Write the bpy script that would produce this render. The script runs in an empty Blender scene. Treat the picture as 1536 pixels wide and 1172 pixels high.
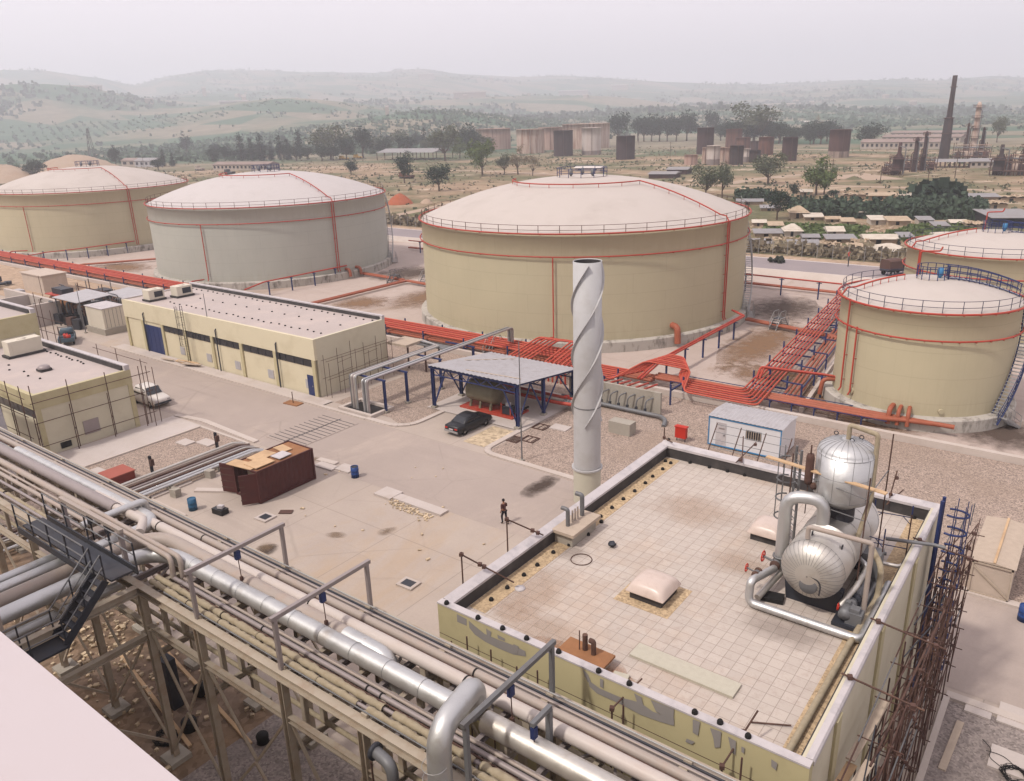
import bpy, math, random
import numpy as np
from mathutils import Vector
R = math.radians
random.seed(7)
scn = bpy.context.scene
COL = scn.collection
# ------------------------------------------------------------------ camera model (the photograph's own lens and tilt)
F, PIT, ROLL, YAW, CH = 1180.5, .33497, .03139, -.65655, 25.0
_cp, _sp = math.cos(PIT), math.sin(PIT)
_f = Vector((math.sin(YAW)*_cp, math.cos(YAW)*_cp, -_sp))
_r = Vector((math.cos(YAW), -math.sin(YAW), 0))
_d = _f.cross(_r)
CR = math.cos(ROLL)*_r + math.sin(ROLL)*_d
CD = -math.sin(ROLL)*_r + math.cos(ROLL)*_d
CF = _f
def ray(px, py): return CR*((px-768)/F) + CD*((py-586)/F) + CF
def at(px, py, z=0.0):
    d = ray(px, py); t = (CH-z)/-d.z
    return Vector((d.x*t, d.y*t, z))
def atY(px, py, Y):
    d = ray(px, py); t = Y/d.y
    return Vector((d.x*t, Y, CH+d.z*t))
def atX(px, py, X):
    d = ray(px, py); t = X/d.x
    return Vector((X, d.y*t, CH+d.z*t))
def pxm(p):
    return F/((Vector(p)-Vector((0, 0, CH))).dot(CF))          # pixels per metre there
# ------------------------------------------------------------------ mesh builder
class MB:
    def __init__(s): s.v = []; s.f = []; s.sm = []
    def add(s, vs, fs, smooth=False):
        b = len(s.v); s.v += [tuple(v) for v in vs]
        s.f += [tuple(i+b for i in f) for f in fs]; s.sm += [smooth]*len(fs); return s
    def box(s, x0, x1, y0, y1, z0, z1):
        return s.add([(x0,y0,z0),(x1,y0,z0),(x1,y1,z0),(x0,y1,z0),(x0,y0,z1),(x1,y0,z1),(x1,y1,z1),(x0,y1,z1)],
              [(0,3,2,1),(4,5,6,7),(0,1,5,4),(1,2,6,5),(2,3,7,6),(3,0,4,7)])
    def cbox(s, x, y, z, sx, sy, sz, rz=0.0):
        c, n = math.cos(rz), math.sin(rz); vs = []
        for dz in (-.5, .5):
            for dx, dy in ((-.5,-.5),(.5,-.5),(.5,.5),(-.5,.5)):
                a, b = dx*sx, dy*sy
                vs.append((x+a*c-b*n, y+a*n+b*c, z+dz*sz))
        return s.add(vs, [(0,3,2,1),(4,5,6,7),(0,1,5,4),(1,2,6,5),(2,3,7,6),(3,0,4,7)])
    def bar(s, p, q, w, h=None, up=(0,0,1)):
        h = w if h is None else h
        p, q = Vector(p), Vector(q); d = (q-p).normalized(); u = Vector(up)
        if abs(d.dot(u)) > .98: u = Vector((1,0,0))
        a = d.cross(u).normalized(); b = a.cross(d).normalized()
        a = a*w/2; b = b*h/2
        vs = [p-a-b, p+a-b, p+a+b, p-a+b, q-a-b, q+a-b, q+a+b, q-a+b]
        return s.add(vs, [(0,1,2,3),(7,6,5,4),(4,5,1,0),(5,6,2,1),(6,7,3,2),(7,4,0,3)])
    def ibeam(s, p, q, w, h, t=.02, up=(0,0,1)):
        p, q = Vector(p), Vector(q); d = (q-p).normalized(); u = Vector(up)
        if abs(d.dot(u)) > .98: u = Vector((1,0,0))
        a = d.cross(u).normalized(); b = a.cross(d).normalized()
        o = b*(h/2-t/2)
        s.bar(p+o, q+o, w, t, up); s.bar(p-o, q-o, w, t, up); s.bar(p, q, t, h-2*t, up); return s
    def tube(s, pts, r, n=8, bend=0.0, cap=True, r2=None, seg=5):
        P = [Vector(p) for p in pts]
        if bend > 0 and len(P) > 2:
            out = [P[0]]
            for i in range(1, len(P)-1):
                a, b, c = P[i-1], P[i], P[i+1]
                u = a-b; v = c-b; l = min(bend, u.length*.49, v.length*.49)
                p0 = b+u.normalized()*l; p1 = b+v.normalized()*l
                for k in range(seg+1):
                    t = k/seg; out.append(p0*(1-t)**2 + b*2*t*(1-t) + p1*t*t)
            out.append(P[-1]); P = out
        m = len(P); T = []
        for i in range(m):
            d = (P[min(i+1,m-1)]-P[max(i-1,0)])
            T.append(d.normalized() if d.length > 1e-9 else Vector((0,0,1)))
        u = Vector((0,0,1)) if abs(T[0].z) < .9 else Vector((1,0,0))
        a = T[0].cross(u).normalized(); vs = []
        for i in range(m):
            a = (a - T[i]*a.dot(T[i])).normalized(); b = T[i].cross(a)
            rr = r if r2 is None else r+(r2-r)*i/(m-1)
            for k in range(n):
                g = 2*math.pi*k/n
                vs.append(P[i]+a*(rr*math.cos(g))+b*(rr*math.sin(g)))
        fs = [(i*n+k, i*n+(k+1)%n, (i+1)*n+(k+1)%n, (i+1)*n+k) for i in range(m-1) for k in range(n)]
        s.add(vs, fs, n > 4)
        if cap:
            s.add(vs[:n], [tuple(range(n))[::-1]]); s.add(vs[-n:], [tuple(range(n))])
        return s
    def lathe(s, prof, c=(0,0,0), n=24, a0=0.0, a1=2*math.pi, axis='z', smooth=True):
        full = abs(a1-a0-2*math.pi) < 1e-6; k1 = n if full else n+1; vs = []
        for r, z in prof:
            for k in range(k1):
                g = a0+(a1-a0)*k/n; x, y = r*math.cos(g), r*math.sin(g)
                if axis == 'z': v = (c[0]+x, c[1]+y, c[2]+z)
                elif axis == 'y': v = (c[0]+x, c[1]+z, c[2]+y)
                else: v = (c[0]+z, c[1]+x, c[2]+y)
                vs.append(v)
        fs = []
        for i in range(len(prof)-1):
            for k in range(n):
                k2 = (k+1) % k1
                f = (i*k1+k, i*k1+k2, (i+1)*k1+k2, (i+1)*k1+k)
                fs.append(f if axis != 'y' else f[::-1])
        return s.add(vs, fs, smooth)
    def prism(s, poly, z0, z1):
        n = len(poly)
        vs = [(x,y,z0) for x,y in poly]+[(x,y,z1) for x,y in poly]
        return s.add(vs, [tuple(range(n))[::-1], tuple(range(n,2*n))]+[(i,(i+1)%n,n+(i+1)%n,n+i) for i in range(n)])
    def prof(s, poly, axis, a, b, plane=None):
        """extrude a 2-D outline (u,z) along an axis from a to b; axis 'x': u=y ; axis 'y': u=x"""
        n = len(poly)
        mk = (lambda t: [(t,u,z) for u,z in poly]) if axis == 'x' else (lambda t: [(u,t,z) for u,z in poly])
        fs = [tuple(range(n))[::-1], tuple(range(n,2*n))]+[(i,(i+1)%n,n+(i+1)%n,n+i) for i in range(n)]
        if axis == 'y': fs = [f[::-1] for f in fs]
        return s.add(mk(a)+mk(b), fs)
    def quad(s, a, b, c, d): return s.add([a,b,c,d], [(0,1,2,3)])
    def ball(s, c, r, n=8, m=5, sz=1.0):
        return s.lathe([(max(.001, r*math.sin(math.pi*i/m)), -r*sz*math.cos(math.pi*i/m)) for i in range(m+1)], c, n)
    def ring(s, c, R_, r, n=20, m=6, axis='z'):
        pts = []
        for k in range(n+1):
            g = 2*math.pi*k/n; x, y = R_*math.cos(g), R_*math.sin(g)
            pts.append((c[0]+x,c[1]+y,c[2]) if axis == 'z' else (c[0]+x,c[1],c[2]+y) if axis == 'y' else (c[0],c[1]+x,c[2]+y))
        return s.tube(pts, r, m, cap=False)
    def jitter(s, a, seed=0):
        rn = random.Random(seed); s.v = [(x+rn.uniform(-a,a), y+rn.uniform(-a,a), z+rn.uniform(-a,a)) for x,y,z in s.v]; return s
    def mesh(s, name, mat, off):
        me = bpy.data.meshes.new(name)
        me.from_pydata([(x-off[0], y-off[1], z-off[2]) for x,y,z in s.v], [], s.f)
        me.polygons.foreach_set('use_smooth', s.sm)
        if mat: me.materials.append(mat)
        me.update(); return me
    def build(s, name, mat, parent=None, off=None):
        if parent is not None: off = OFF[parent.name]
        elif off is None:
            xs, ys, zs = zip(*s.v); off = ((min(xs)+max(xs))/2, (min(ys)+max(ys))/2, min(zs))
        o = bpy.data.objects.new(name, s.mesh(name, mat, off)); COL.objects.link(o)
        if parent is not None: o.parent = parent
        else: o.location = off
        OFF[o.name] = tuple(off); return o
OFF = {}
def tag(o, label=None, cat=None, group=None, kind=None):
    if label: o['label'] = label
    if cat: o['category'] = cat
    if group: o['group'] = group
    if kind: o['kind'] = kind
    return o
def thing(name, label, cat, loc=(0,0,0), group=None):
    o = bpy.data.objects.new(name, None); COL.objects.link(o); o.location = loc
    o.empty_display_size = .3; OFF[o.name] = tuple(loc)
    return tag(o, label, cat, group)
def solo(mb, name, mat, label, cat, group=None): return tag(mb.build(name, mat), label, cat, group)
def struct(mb, name, mat): return tag(mb.build(name, mat, off=(0,0,0)), kind='structure')
def dup(root, loc=None, rz=None, label=None, group=None, scale=None, parent=None):
    c = root.copy(); COL.objects.link(c)
    if parent is not None: c.parent = parent
    if loc is not None: c.location = loc; OFF[c.name] = tuple(loc)
    if rz is not None: c.rotation_euler = (0,0,rz)
    if scale is not None: c.scale = scale if not isinstance(scale,(int,float)) else (scale,)*3
    if label: c['label'] = label
    if group: c['group'] = group
    for ch in list(root.children): dup(ch, parent=c)
    return c
# ------------------------------------------------------------------ materials
def srgb(r, g, b):
    m = (r+g+b)/3; r, g, b = (m+(c-m)*.96 for c in (r,g,b))          # paint names below are photo colours; true reflectance is lower
    return tuple(.78*((c/255)/12.92 if c/255 <= .04045 else ((c/255+.055)/1.055)**2.4) for c in (r,g,b))
class NT:
    def __init__(s, name):
        s.m = bpy.data.materials.new(name); s.m.use_nodes = True
        s.t = s.m.node_tree; s.n = s.t.nodes; s.b = s.n['Principled BSDF']; s.geo = s.n.new('ShaderNodeNewGeometry'); s.tc = s.n.new('ShaderNodeTexCoord')
    def link(s, a, b): s.t.links.new(a, b)
    def pos(s): return s.geo.outputs['Position']
    def obj(s): return s.tc.outputs['Object']
    def noise(s, scale, detail=4, rough=.55, vec=None, dist=0.0):
        n = s.n.new('ShaderNodeTexNoise'); n.inputs['Scale'].default_value = scale; n.inputs['Detail'].default_value = detail
        n.inputs['Roughness'].default_value = rough; n.inputs['Distortion'].default_value = dist
        s.link(vec if vec is not None else s.pos(), n.inputs['Vector']); return n.outputs['Fac']
    def noisec(s, scale):
        n = s.n.new('ShaderNodeTexNoise'); n.inputs['Scale'].default_value = scale; n.inputs['Detail'].default_value = 4; s.link(s.pos(), n.inputs['Vector']); return n.outputs['Color']
    def ramp(s, fac, stops):
        n = s.n.new('ShaderNodeValToRGB'); e = n.color_ramp.elements
        while len(e) < len(stops): e.new(.5)
        for k, (p, c) in enumerate(stops):
            e[k].position = p; c = (c,c,c) if isinstance(c,(int,float)) else c; e[k].color = (*c,1)
        s.link(fac, n.inputs['Fac']); return n.outputs['Color']
    def mix(s, fac, a, b, mode='MIX'):
        n = s.n.new('ShaderNodeMix'); n.data_type = 'RGBA'; n.blend_type = mode
        for sock, v in ((n.inputs['Factor'],fac),(n.inputs[6],a),(n.inputs[7],b)):
            if isinstance(v,(int,float)): sock.default_value = v
            elif isinstance(v,tuple): sock.default_value = (*v,1)
            else: s.link(v, sock)
        return n.outputs[2]
    def math(s, op, a, b=0.0):
        n = s.n.new('ShaderNodeMath'); n.operation = op
        for k, v in enumerate((a,b)):
            if isinstance(v,(int,float)): n.inputs[k].default_value = v
            else: s.link(v, n.inputs[k])
        return n.outputs[0]
    def mapv(s, vec, scale=(1,1,1), loc=(0,0,0), rot=(0,0,0)):
        n = s.n.new('ShaderNodeMapping'); n.inputs['Scale'].default_value = scale; n.inputs['Location'].default_value = loc; n.inputs['Rotation'].default_value = rot
        s.link(vec, n.inputs['Vector']); return n.outputs['Vector']
    def sep(s, vec):
        n = s.n.new('ShaderNodeSeparateXYZ'); s.link(vec, n.inputs[0]); return n.outputs
    def voro(s, scale, feat='F1', vec=None, out='Color', rnd=1.0):
        n = s.n.new('ShaderNodeTexVoronoi'); n.inputs['Scale'].default_value = scale; n.feature = feat; n.inputs['Randomness'].default_value = rnd
        s.link(vec if vec is not None else s.pos(), n.inputs['Vector']); return n.outputs[out]
    def wave(s, scale, vec=None, dist=0.0, direction='X'):
        n = s.n.new('ShaderNodeTexWave'); n.inputs['Scale'].default_value = scale; n.inputs['Distortion'].default_value = dist; n.bands_direction = direction
        s.link(vec if vec is not None else s.pos(), n.inputs['Vector']); return n.outputs['Fac']
    def brick(s, vec, bw, rh, mortar, off=0.0, c1=1.0, c2=.9, m=.5):
        n = s.n.new('ShaderNodeTexBrick'); n.offset = off; n.inputs['Scale'].default_value = 1
        n.inputs['Brick Width'].default_value = bw; n.inputs['Row Height'].default_value = rh; n.inputs['Mortar Size'].default_value = mortar
        for k, v in (('Color1',c1),('Color2',c2),('Mortar',m)): n.inputs[k].default_value = (v,v,v,1)
        s.link(vec, n.inputs['Vector']); return n.outputs['Color'], n.outputs['Fac']
    def bump(s, h, strength=.3, dist=.02):
        n = s.n.new('ShaderNodeBump'); n.inputs['Strength'].default_value = strength; n.inputs['Distance'].default_value = dist
        s.link(h, n.inputs['Height']); s.link(n.outputs[0], s.b.inputs['Normal'])
    def out(s, col, rough=.8, metal=0.0, spec=.3):
        if isinstance(col, tuple): s.b.inputs['Base Color'].default_value = (*col,1)
        else: s.link(col, s.b.inputs['Base Color'])
        if isinstance(rough,(int,float)): s.b.inputs['Roughness'].default_value = rough
        else: s.link(rough, s.b.inputs['Roughness'])
        s.b.inputs['Metallic'].default_value = metal; s.b.inputs['Specular IOR Level'].default_value = spec
        return s.m
def sc(c, k): return tuple(x*k for x in c)
def plain(name, c, rough=.7, metal=0.0, var=.18, scale=1.3, dirt=None, dscale=.6, damt=.5, bump=0.0, bscale=20, spec=.3):
    """painted or bare surface with soft mottling, plus an optional dirt colour in patches"""
    t = NT(name); n = t.noise(scale, 5, .6)
    col = t.mix(n, sc(c, 1-var), sc(c, 1+var))
    if dirt:
        d = t.noise(dscale, 6, .65); d = t.ramp(d, [(.48,0.0),(.72,damt)])
        col = t.mix(d, col, dirt)
    if bump: t.bump(t.noise(bscale, 4), bump, .01)
    return t.out(col, rough, metal, spec)
# ------------------------------------------------------------------ materials of the place
from mathutils import noise as mn
def m_terrain():
    t = NT('dry_fields'); P = t.pos(); s = t.sep(P)
    d = t.n.new('ShaderNodeVectorMath'); d.operation = 'LENGTH'; t.link(P, d.inputs[0]); d = d.outputs['Value']
    n1 = t.noise(.018, 7, .65); n2 = t.noise(.11, 6, .7); n3 = t.noise(.9, 5, .7)
    dry = t.ramp(n2, [(.25,srgb(122,102,82)),(.45,srgb(152,128,104)),(.6,srgb(172,148,122)),(.75,srgb(192,172,150))])
    weed = t.ramp(n3, [(.3,srgb(58,66,42)),(.7,srgb(112,116,78))])
    near = t.mix(t.ramp(n1, [(.43,0.0),(.56,.85)]), dry, weed)
    near = t.mix(t.ramp(t.noise(.05,6,.7), [(.58,0.0),(.66,.8)]), near, srgb(212,190,168))
    v = t.mapv(P, (.0042,.011,0), rot=(0,0,R(18)))
    cell = t.voro(1.0, vec=v); h = t.sep(cell)
    g = t.noise(.004, 6, .6); gs = t.noise(.035, 6, .7)
    green = t.ramp(gs, [(.3,srgb(60,88,70)),(.5,srgb(76,102,80)),(.72,srgb(98,116,92))])
    tan = t.ramp(gs, [(.3,srgb(118,110,92)),(.7,srgb(158,144,124))])
    f = t.math('ADD', t.math('MULTIPLY', h[0], .55), t.math('MULTIPLY', g, .75))
    far = t.mix(t.ramp(f, [(.62,0.0),(.80,.9)]), green, tan)
    far = t.mix(t.ramp(t.noise(.03,5,.75), [(.70,0.0),(.78,.6)]), far, srgb(190,178,160))
    col = t.mix(t.ramp(t.math('ADD', t.math('DIVIDE', d, 1400.0), t.math('MULTIPLY', n1, .12)), [(.40,0.0),(.52,1.0)]), near, far)
    return t.out(col, .95, 0, .1)
def m_concrete(name, base, dirt, stain=None, sscale=.12, rot=0, joints=None, bump=.15, cracks=False, tracks=0.0):
    t = NT(name)
    n = t.noise(.35, 8, .68); n2 = t.noise(.05, 5, .6); n3 = t.noise(7, 4, .7)
    col = t.mix(t.ramp(n,[(.3,0.0),(.75,1.0)]), base, dirt)
    col = t.mix(t.ramp(n2,[(.4,0.0),(.7,.45)]), col, sc(base,.86))
    if stain:
        v = t.mapv(t.pos(), (1,.55,1), rot=(0,0,rot))
        col = t.mix(t.ramp(t.noise(sscale,8,.72,vec=v,dist=.6),[(.54,0.0),(.70,.75)]), col, stain)
    if cracks:
        d = t.voro(.16, 'DISTANCE_TO_EDGE', vec=t.mix(.12, t.pos(), t.noisec(.8)), out='Distance')
        col = t.mix(t.math('MULTIPLY', t.ramp(d,[(0.0,1.0),(.012,0.0)]), t.ramp(t.noise(.12,4,.6),[(.45,0.0),(.6,.3)])), col, sc(base,.55))
        tv = t.mapv(t.pos(), (.035,.9,1), rot=(0,0,tracks)); tr_ = t.noise(1,5,.6,vec=tv,dist=.4)
        col = t.mix(t.math('MULTIPLY', t.ramp(tr_,[(.55,0.0),(.68,.4)]), t.ramp(t.noise(.06,4,.6),[(.4,0.0),(.6,1.0)])), col, sc(base,.72))
        sp = t.noise(2.2,6,.75); col = t.mix(t.ramp(sp,[(.64,0.0),(.74,.4)]), col, sc(base,.66))
    if joints:
        c, f = t.brick(t.mapv(t.pos(), (1,1,1), loc=joints[2]), joints[0], joints[1], .03)
        col = t.mix(t.math('MULTIPLY', f, .45), col, sc(base,.45))
    col = t.mix(t.ramp(n3,[(.35,.10),(.65,0.0)]), col, sc(base,.5))
    t.bump(t.noise(9,4,.6), bump, .01)
    return t.out(col, .92, 0, .15)
def m_gravel(name, c, scale=7.0, var=.35, warm=None):
    t = NT(name)
    v = t.voro(scale, out='Color'); h = t.sep(v)[0]
    col = t.ramp(h, [(0.0,sc(c,1-var)),(.45,c),(.8,sc(c,1+var*.5)),(1.0,sc(c,1+var*.9))])
    n = t.noise(1.7,5,.7)
    col = t.mix(t.ramp(n,[(.35,.35),(.6,0.0)]), col, sc(c,.55))
    col = t.mix(t.ramp(t.noise(.16,5,.6),[(.45,0.0),(.7,.5)]), col, warm or sc(c,.8))
    d = t.voro(scale, out='Distance'); t.bump(t.math('SUBTRACT',1.0,d), .5, .02)
    return t.out(col, .95, 0, .1)
def m_tile():
    t = NT('roof_tiles'); P = t.mapv(t.pos(), loc=(16.3,-17.3,0))
    c, f = t.brick(P, .43, .43, .009, 0.0, 1.0, .80, .3)
    base = t.mix(t.noise(.25,6,.65), srgb(190,176,164), srgb(206,194,184))
    base = t.mix(t.ramp(t.noise(.17,7,.7,vec=t.mapv(t.pos(),loc=(3,11,0))),[(.50,0.0),(.72,.6)]), base, srgb(196,166,140))
    s = t.sep(t.pos()); dx = t.math('ADD', s[0], 11.6); dy = t.math('SUBTRACT', s[1], 18.0)
    dd = t.math('SQRT', t.math('ADD', t.math('MULTIPLY',dx,dx), t.math('MULTIPLY',dy,dy)))
    rust = t.ramp(t.math('ADD', dd, t.math('MULTIPLY', t.noise(1.1,5,.7), 1.6)), [(0.0,.8),(.9/3,.6),(.95,0.0)])
    base = t.mix(t.math('MULTIPLY', rust, .8), base, srgb(176,120,72))
    tile = t.mix(.55, c, (1,1,1)); base = t.mix(1.0, base, tile, 'MULTIPLY')
    base = t.mix(t.math('MULTIPLY', f, t.ramp(t.noise(.6,4,.7),[(.3,.12),(.7,.5)])), base, srgb(120,102,92))
    base = t.mix(t.ramp(t.noise(5,5,.7),[(.3,.3),(.5,0.0)]), base, srgb(150,128,116))
    t.bump(t.math('SUBTRACT',1.0,f), .4, .01)
    return t.out(base, .85, 0, .2)
def m_clad(name, tint=(.56,.555,.55), band=True, axis='X'):
    """aluminium sheet lagging: bright, a little crumpled, seams in rings"""
    t = NT(name); O = t.obj()
    n = t.noise(2.2,5,.6,vec=O); n2 = t.noise(14,3,.6,vec=O)
    col = t.mix(n, sc(tint,.8), tint); col = t.mix(t.ramp(t.noise(.9,6,.7,vec=O),[(.55,0.0),(.75,.5)]), col, srgb(170,150,128))
    t.bump(t.math('ADD', t.math('MULTIPLY',n,1.5), n2), .22, .02)
    return t.out(col, t.ramp(n,[(.3,.40),(.8,.62)]), .8, .4)
def m_streak(name, base, streak, amt=.6, zs=.08, xs=1.6, rough=.8, lo=.5, hi=.7, base2=None, split=None):
    """vertical run marks (rust, dirt) on a standing surface; optional second colour below a height"""
    t = NT(name); v = t.mapv(t.pos(), (xs,xs,zs))
    n = t.noise(1,6,.65,vec=v); n2 = t.noise(.25,5,.6)
    col = t.mix(n2, sc(base,.88), sc(base,1.1))
    if split:
        z = t.sep(t.pos())[2]; zz = t.math('ADD', z, t.math('MULTIPLY', t.noise(.8,5,.7), split[1]))
        col = t.mix(t.ramp(t.math('DIVIDE', zz, 30.0), [(split[0]/30-.004,0.0),(split[0]/30+.004,1.0)]), base2, col)
    col = t.mix(t.ramp(n,[(lo,0.0),(hi,amt)]), col, streak)
    return t.out(col, rough, 0, .25)
def m_tankpaint(name, base, streak, *a):
    t = NT(name); O = t.obj(); s = t.sep(O); ang = t.math('MULTIPLY', t.math('ARCTAN2', s[1], s[0]), 20.5)
    cv = t.n.new('ShaderNodeCombineXYZ'); t.link(ang, cv.inputs[0]); t.link(s[2], cv.inputs[1]); P = cv.outputs[0]
    c, f = t.brick(P, 7.6, 2.13, .035, .5, 1.0, .98, .90)
    v = t.mapv(P, (1.5,.06,1)); run = t.noise(1,6,.7,vec=v); pat = t.noise(.22,6,.65)
    col = t.mix(pat, sc(base,.90), sc(base,1.08)); col = t.mix(1.0, col, c, 'MULTIPLY')
    col = t.mix(t.ramp(run,[(.52,0.0),(.74,.5)]), col, streak)
    low = t.ramp(t.math('ADD', t.math('DIVIDE', s[2], 13.0), t.math('MULTIPLY', t.math('SUBTRACT', t.noise(.9,6,.7,vec=v), .5), .5)), [(.10,.14),(.2,0.0)])
    col = t.mix(low, col, srgb(150,132,104)); rim = t.ramp(t.math('ADD', t.math('DIVIDE', s[2], 13.0), t.math('MULTIPLY', run, .25)), [(.96,0.0),(1.14,.08)])
    col = t.mix(rim, col, srgb(138,112,84)); t.bump(t.noise(.5,4,.5,vec=P), .12, .05)
    return t.out(col, .7, 0, .25)
M = {}
M['terrain'] = m_terrain()
M['yard'] = m_concrete('yard_paving', srgb(180,165,154), srgb(194,178,164), srgb(186,160,132), .07, R(20), (6.5,6.5,(1.0,2.0,0)), cracks=True, tracks=R(-38))
M['road'] = m_concrete('road_asphalt', srgb(172,157,148), srgb(182,166,155), srgb(196,178,164), .09, 0, cracks=True)
M['highway'] = m_concrete('highway_asphalt', srgb(150,140,142), srgb(165,152,150))
M['tankyard'] = m_concrete('tank_yard_slab', srgb(198,180,170), srgb(182,164,152), srgb(152,128,106), .10, R(35), (9.0,9.0,(2.0,1.0,0)), cracks=True, tracks=R(60))
M['kerb'] = m_concrete('kerb_concrete', srgb(208,195,186), srgb(190,174,162))
M['path'] = m_concrete('path_concrete', srgb(204,192,186), srgb(192,178,168), srgb(180,164,150), .3)
M['conc'] = m_concrete('plain_concrete', srgb(178,170,158), srgb(158,148,134), srgb(120,110,98), .5)
M['gravel'] = m_gravel('beige_gravel', srgb(168,149,136), 15.0, .55, srgb(154,134,118))
M['gravel_dark'] = m_gravel('grey_gravel', srgb(150,138,132), 12.0, .4)
M['gravel_roof'] = m_gravel('roof_gravel', srgb(196,170,136), 14.0, .35)
M['stones'] = m_gravel('loose_stones', srgb(206,184,154), 4.0, .4)
M['earth'] = m_gravel('bare_earth', srgb(132,112,96), 3.5, .4, srgb(160,128,92))
M['dirt_strip'] = m_gravel('verge_earth', srgb(186,160,136), 1.5, .2)
M['tile'] = m_tile()
M['white_line'] = plain('road_paint', srgb(226,214,206), .8)
M['tank_cream'] = m_tankpaint('cream_tank_paint', srgb(194,183,152), srgb(184,173,142), )
M['tank_grey'] = m_tankpaint('grey_tank_paint', srgb(184,183,172), srgb(172,171,162), .3, .05, .5, .75)
M['dome'] = plain('white_dome_paint', srgb(194,183,175), .8, var=.05, scale=.25, dirt=srgb(178,166,157), dscale=.22, damt=.6)
M['dome_w'] = plain('white_roof_paint', srgb(196,188,185), .8, var=.05, scale=.25, dirt=srgb(180,172,168), dscale=.25, damt=.5)
M['ringwall'] = m_streak('tank_plinth_concrete', srgb(186,178,168), srgb(88,80,72), .8, .5, 1.2, .9, .5, .68)
M['red'] = plain('red_oxide_paint', srgb(180,58,40), .6, var=.22, dirt=srgb(176,100,74), dscale=1.2, spec=.4)
M['red_dull'] = plain('faded_red_paint', srgb(192,84,62), .65, var=.2, dirt=srgb(168,84,62), dscale=1.0)
M['orange'] = plain('orange_pipe_paint', srgb(166,90,64), .6, var=.14, dirt=srgb(140,78,52), dscale=1.0)
M['red_bright'] = plain('signal_red_paint', srgb(196,44,26), .5, var=.08)
M['blue'] = plain('navy_paint', srgb(38,52,102), .55, var=.2, dirt=srgb(60,62,90))
M['blue_light'] = plain('sky_blue_paint', srgb(62,128,176), .5)
M['rail'] = plain('dark_rail_paint', srgb(66,66,86), .6)
M['rail_pale'] = plain('galvanised_steel', srgb(168,166,164), .5, .3)
M['grey_steel'] = plain('grey_steel_paint', srgb(120,120,122), .5, .2, dirt=srgb(96,84,74))
M['dark_steel'] = plain('charcoal_steel', srgb(58,60,68), .55, .2, dirt=srgb(84,74,68))
M['rack'] = plain('cream_steel_paint', srgb(180,166,148), .6, var=.1, dirt=srgb(150,116,88), dscale=1.6, damt=.55)
M['rack_pink'] = plain('pale_primer_pipe', srgb(172,158,148), .5, var=.08, dirt=srgb(180,150,130), dscale=1.5, damt=.4)
M['rack_grey'] = plain('mauve_grey_pipe', srgb(158,146,144), .45, .2, var=.1)
M['white_pipe'] = plain('white_pipe_jacket', srgb(200,188,180), .45, var=.05, dirt=srgb(196,176,162), dscale=.9, damt=.4)
M['lag'] = plain('rope_lagging', srgb(166,152,128), .95, var=.25, scale=6, dirt=srgb(140,120,88), dscale=4, bump=.8, bscale=18)
M['clad'] = m_clad('aluminium_lagging')
M['clad_warm'] = m_clad('dusty_aluminium', (.58,.545,.50))
M['cream_wall'] = plain('cream_render', srgb(220,208,178), .9, var=.05, scale=.4, dirt=srgb(196,182,150), dscale=.5, damt=.5)
M['wall_end'] = plain('grey_cream_render', srgb(212,203,178), .9, var=.06, scale=.4, dirt=srgb(190,178,152), dscale=.5, damt=.5)
M['front_khaki'] = plain('khaki_render', srgb(196,184,142), .9, var=.07, scale=.5, dirt=srgb(172,160,122), dscale=.8)
M['cream_trim'] = plain('yellow_render', srgb(196,184,146), .9, var=.07, scale=.6, dirt=srgb(172,158,116), dscale=.7)
M['roof_flat'] = plain('pale_roof_screed', srgb(186,172,166), .9, var=.09, scale=.3, dirt=srgb(204,186,176), dscale=.4, damt=.6)
M['bitumen'] = plain('black_bitumen', srgb(64,60,60), .75, var=.3, scale=2, dirt=srgb(104,98,94), dscale=1.2)
M['coping'] = plain('painted_coping', srgb(198,190,190), .75, var=.08, dirt=srgb(150,146,150), dscale=1.6, damt=.6)
M['ledge'] = plain('white_ledge_paint', srgb(198,187,188), .7, var=.03, scale=.5, dirt=srgb(196,182,180), dscale=1.1, damt=.5)
M['glass'] = plain('dark_window_glass', srgb(34,36,42), .12, spec=.6)
M['black'] = plain('black_paint', srgb(22,22,26), .35)
M['rubber'] = plain('black_rubber', srgb(30,28,28), .85)
M['rust'] = plain('rusty_tube', srgb(88,64,56), .85, var=.3, scale=4, dirt=srgb(138,104,84), dscale=3)
M['rust_dark'] = plain('dark_rusty_tube', srgb(92,66,58), .85, var=.3, scale=4)
M['wood'] = plain('grey_timber', srgb(186,168,150), .9, var=.18, scale=3)
M['wood_raw'] = plain('raw_planks', srgb(206,172,134), .9, var=.2, scale=3, dirt=srgb(160,126,96))
M['plastic'] = plain('dusty_tarpaulin', srgb(196,178,162), .6, var=.15, scale=1.5)
M['stack'] = plain('light_grey_stack_paint', srgb(188,186,186), .6, var=.05, scale=.6, dirt=srgb(170,164,158), dscale=.8)
M['stack_low'] = plain('cream_grey_stack_paint', srgb(196,190,172), .65, var=.05)
M['sheet'] = plain('corrugated_sheet', srgb(178,174,176), .6, 0.0, var=.1, dirt=srgb(150,142,140), dscale=1.4)
M['cabin_white'] = plain('white_cabin_panel', srgb(220,218,220), .5, var=.04)
M['skylight'] = plain('milky_dome', srgb(210,190,178), .35, var=.08, scale=2, dirt=srgb(176,154,140), dscale=2, spec=.5)
M['ac'] = plain('ivory_unit', srgb(216,206,188), .6, var=.06)
M['olive'] = plain('olive_tank_paint', srgb(122,114,92), .6, var=.14, dirt=srgb(96,84,66), dscale=1.4)
M['water_stain'] = plain('oil_stain', srgb(116,98,86), .5, var=.1)
M['mortar_patch'] = plain('grey_mortar', srgb(150,144,140), .95, var=.08)
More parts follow.
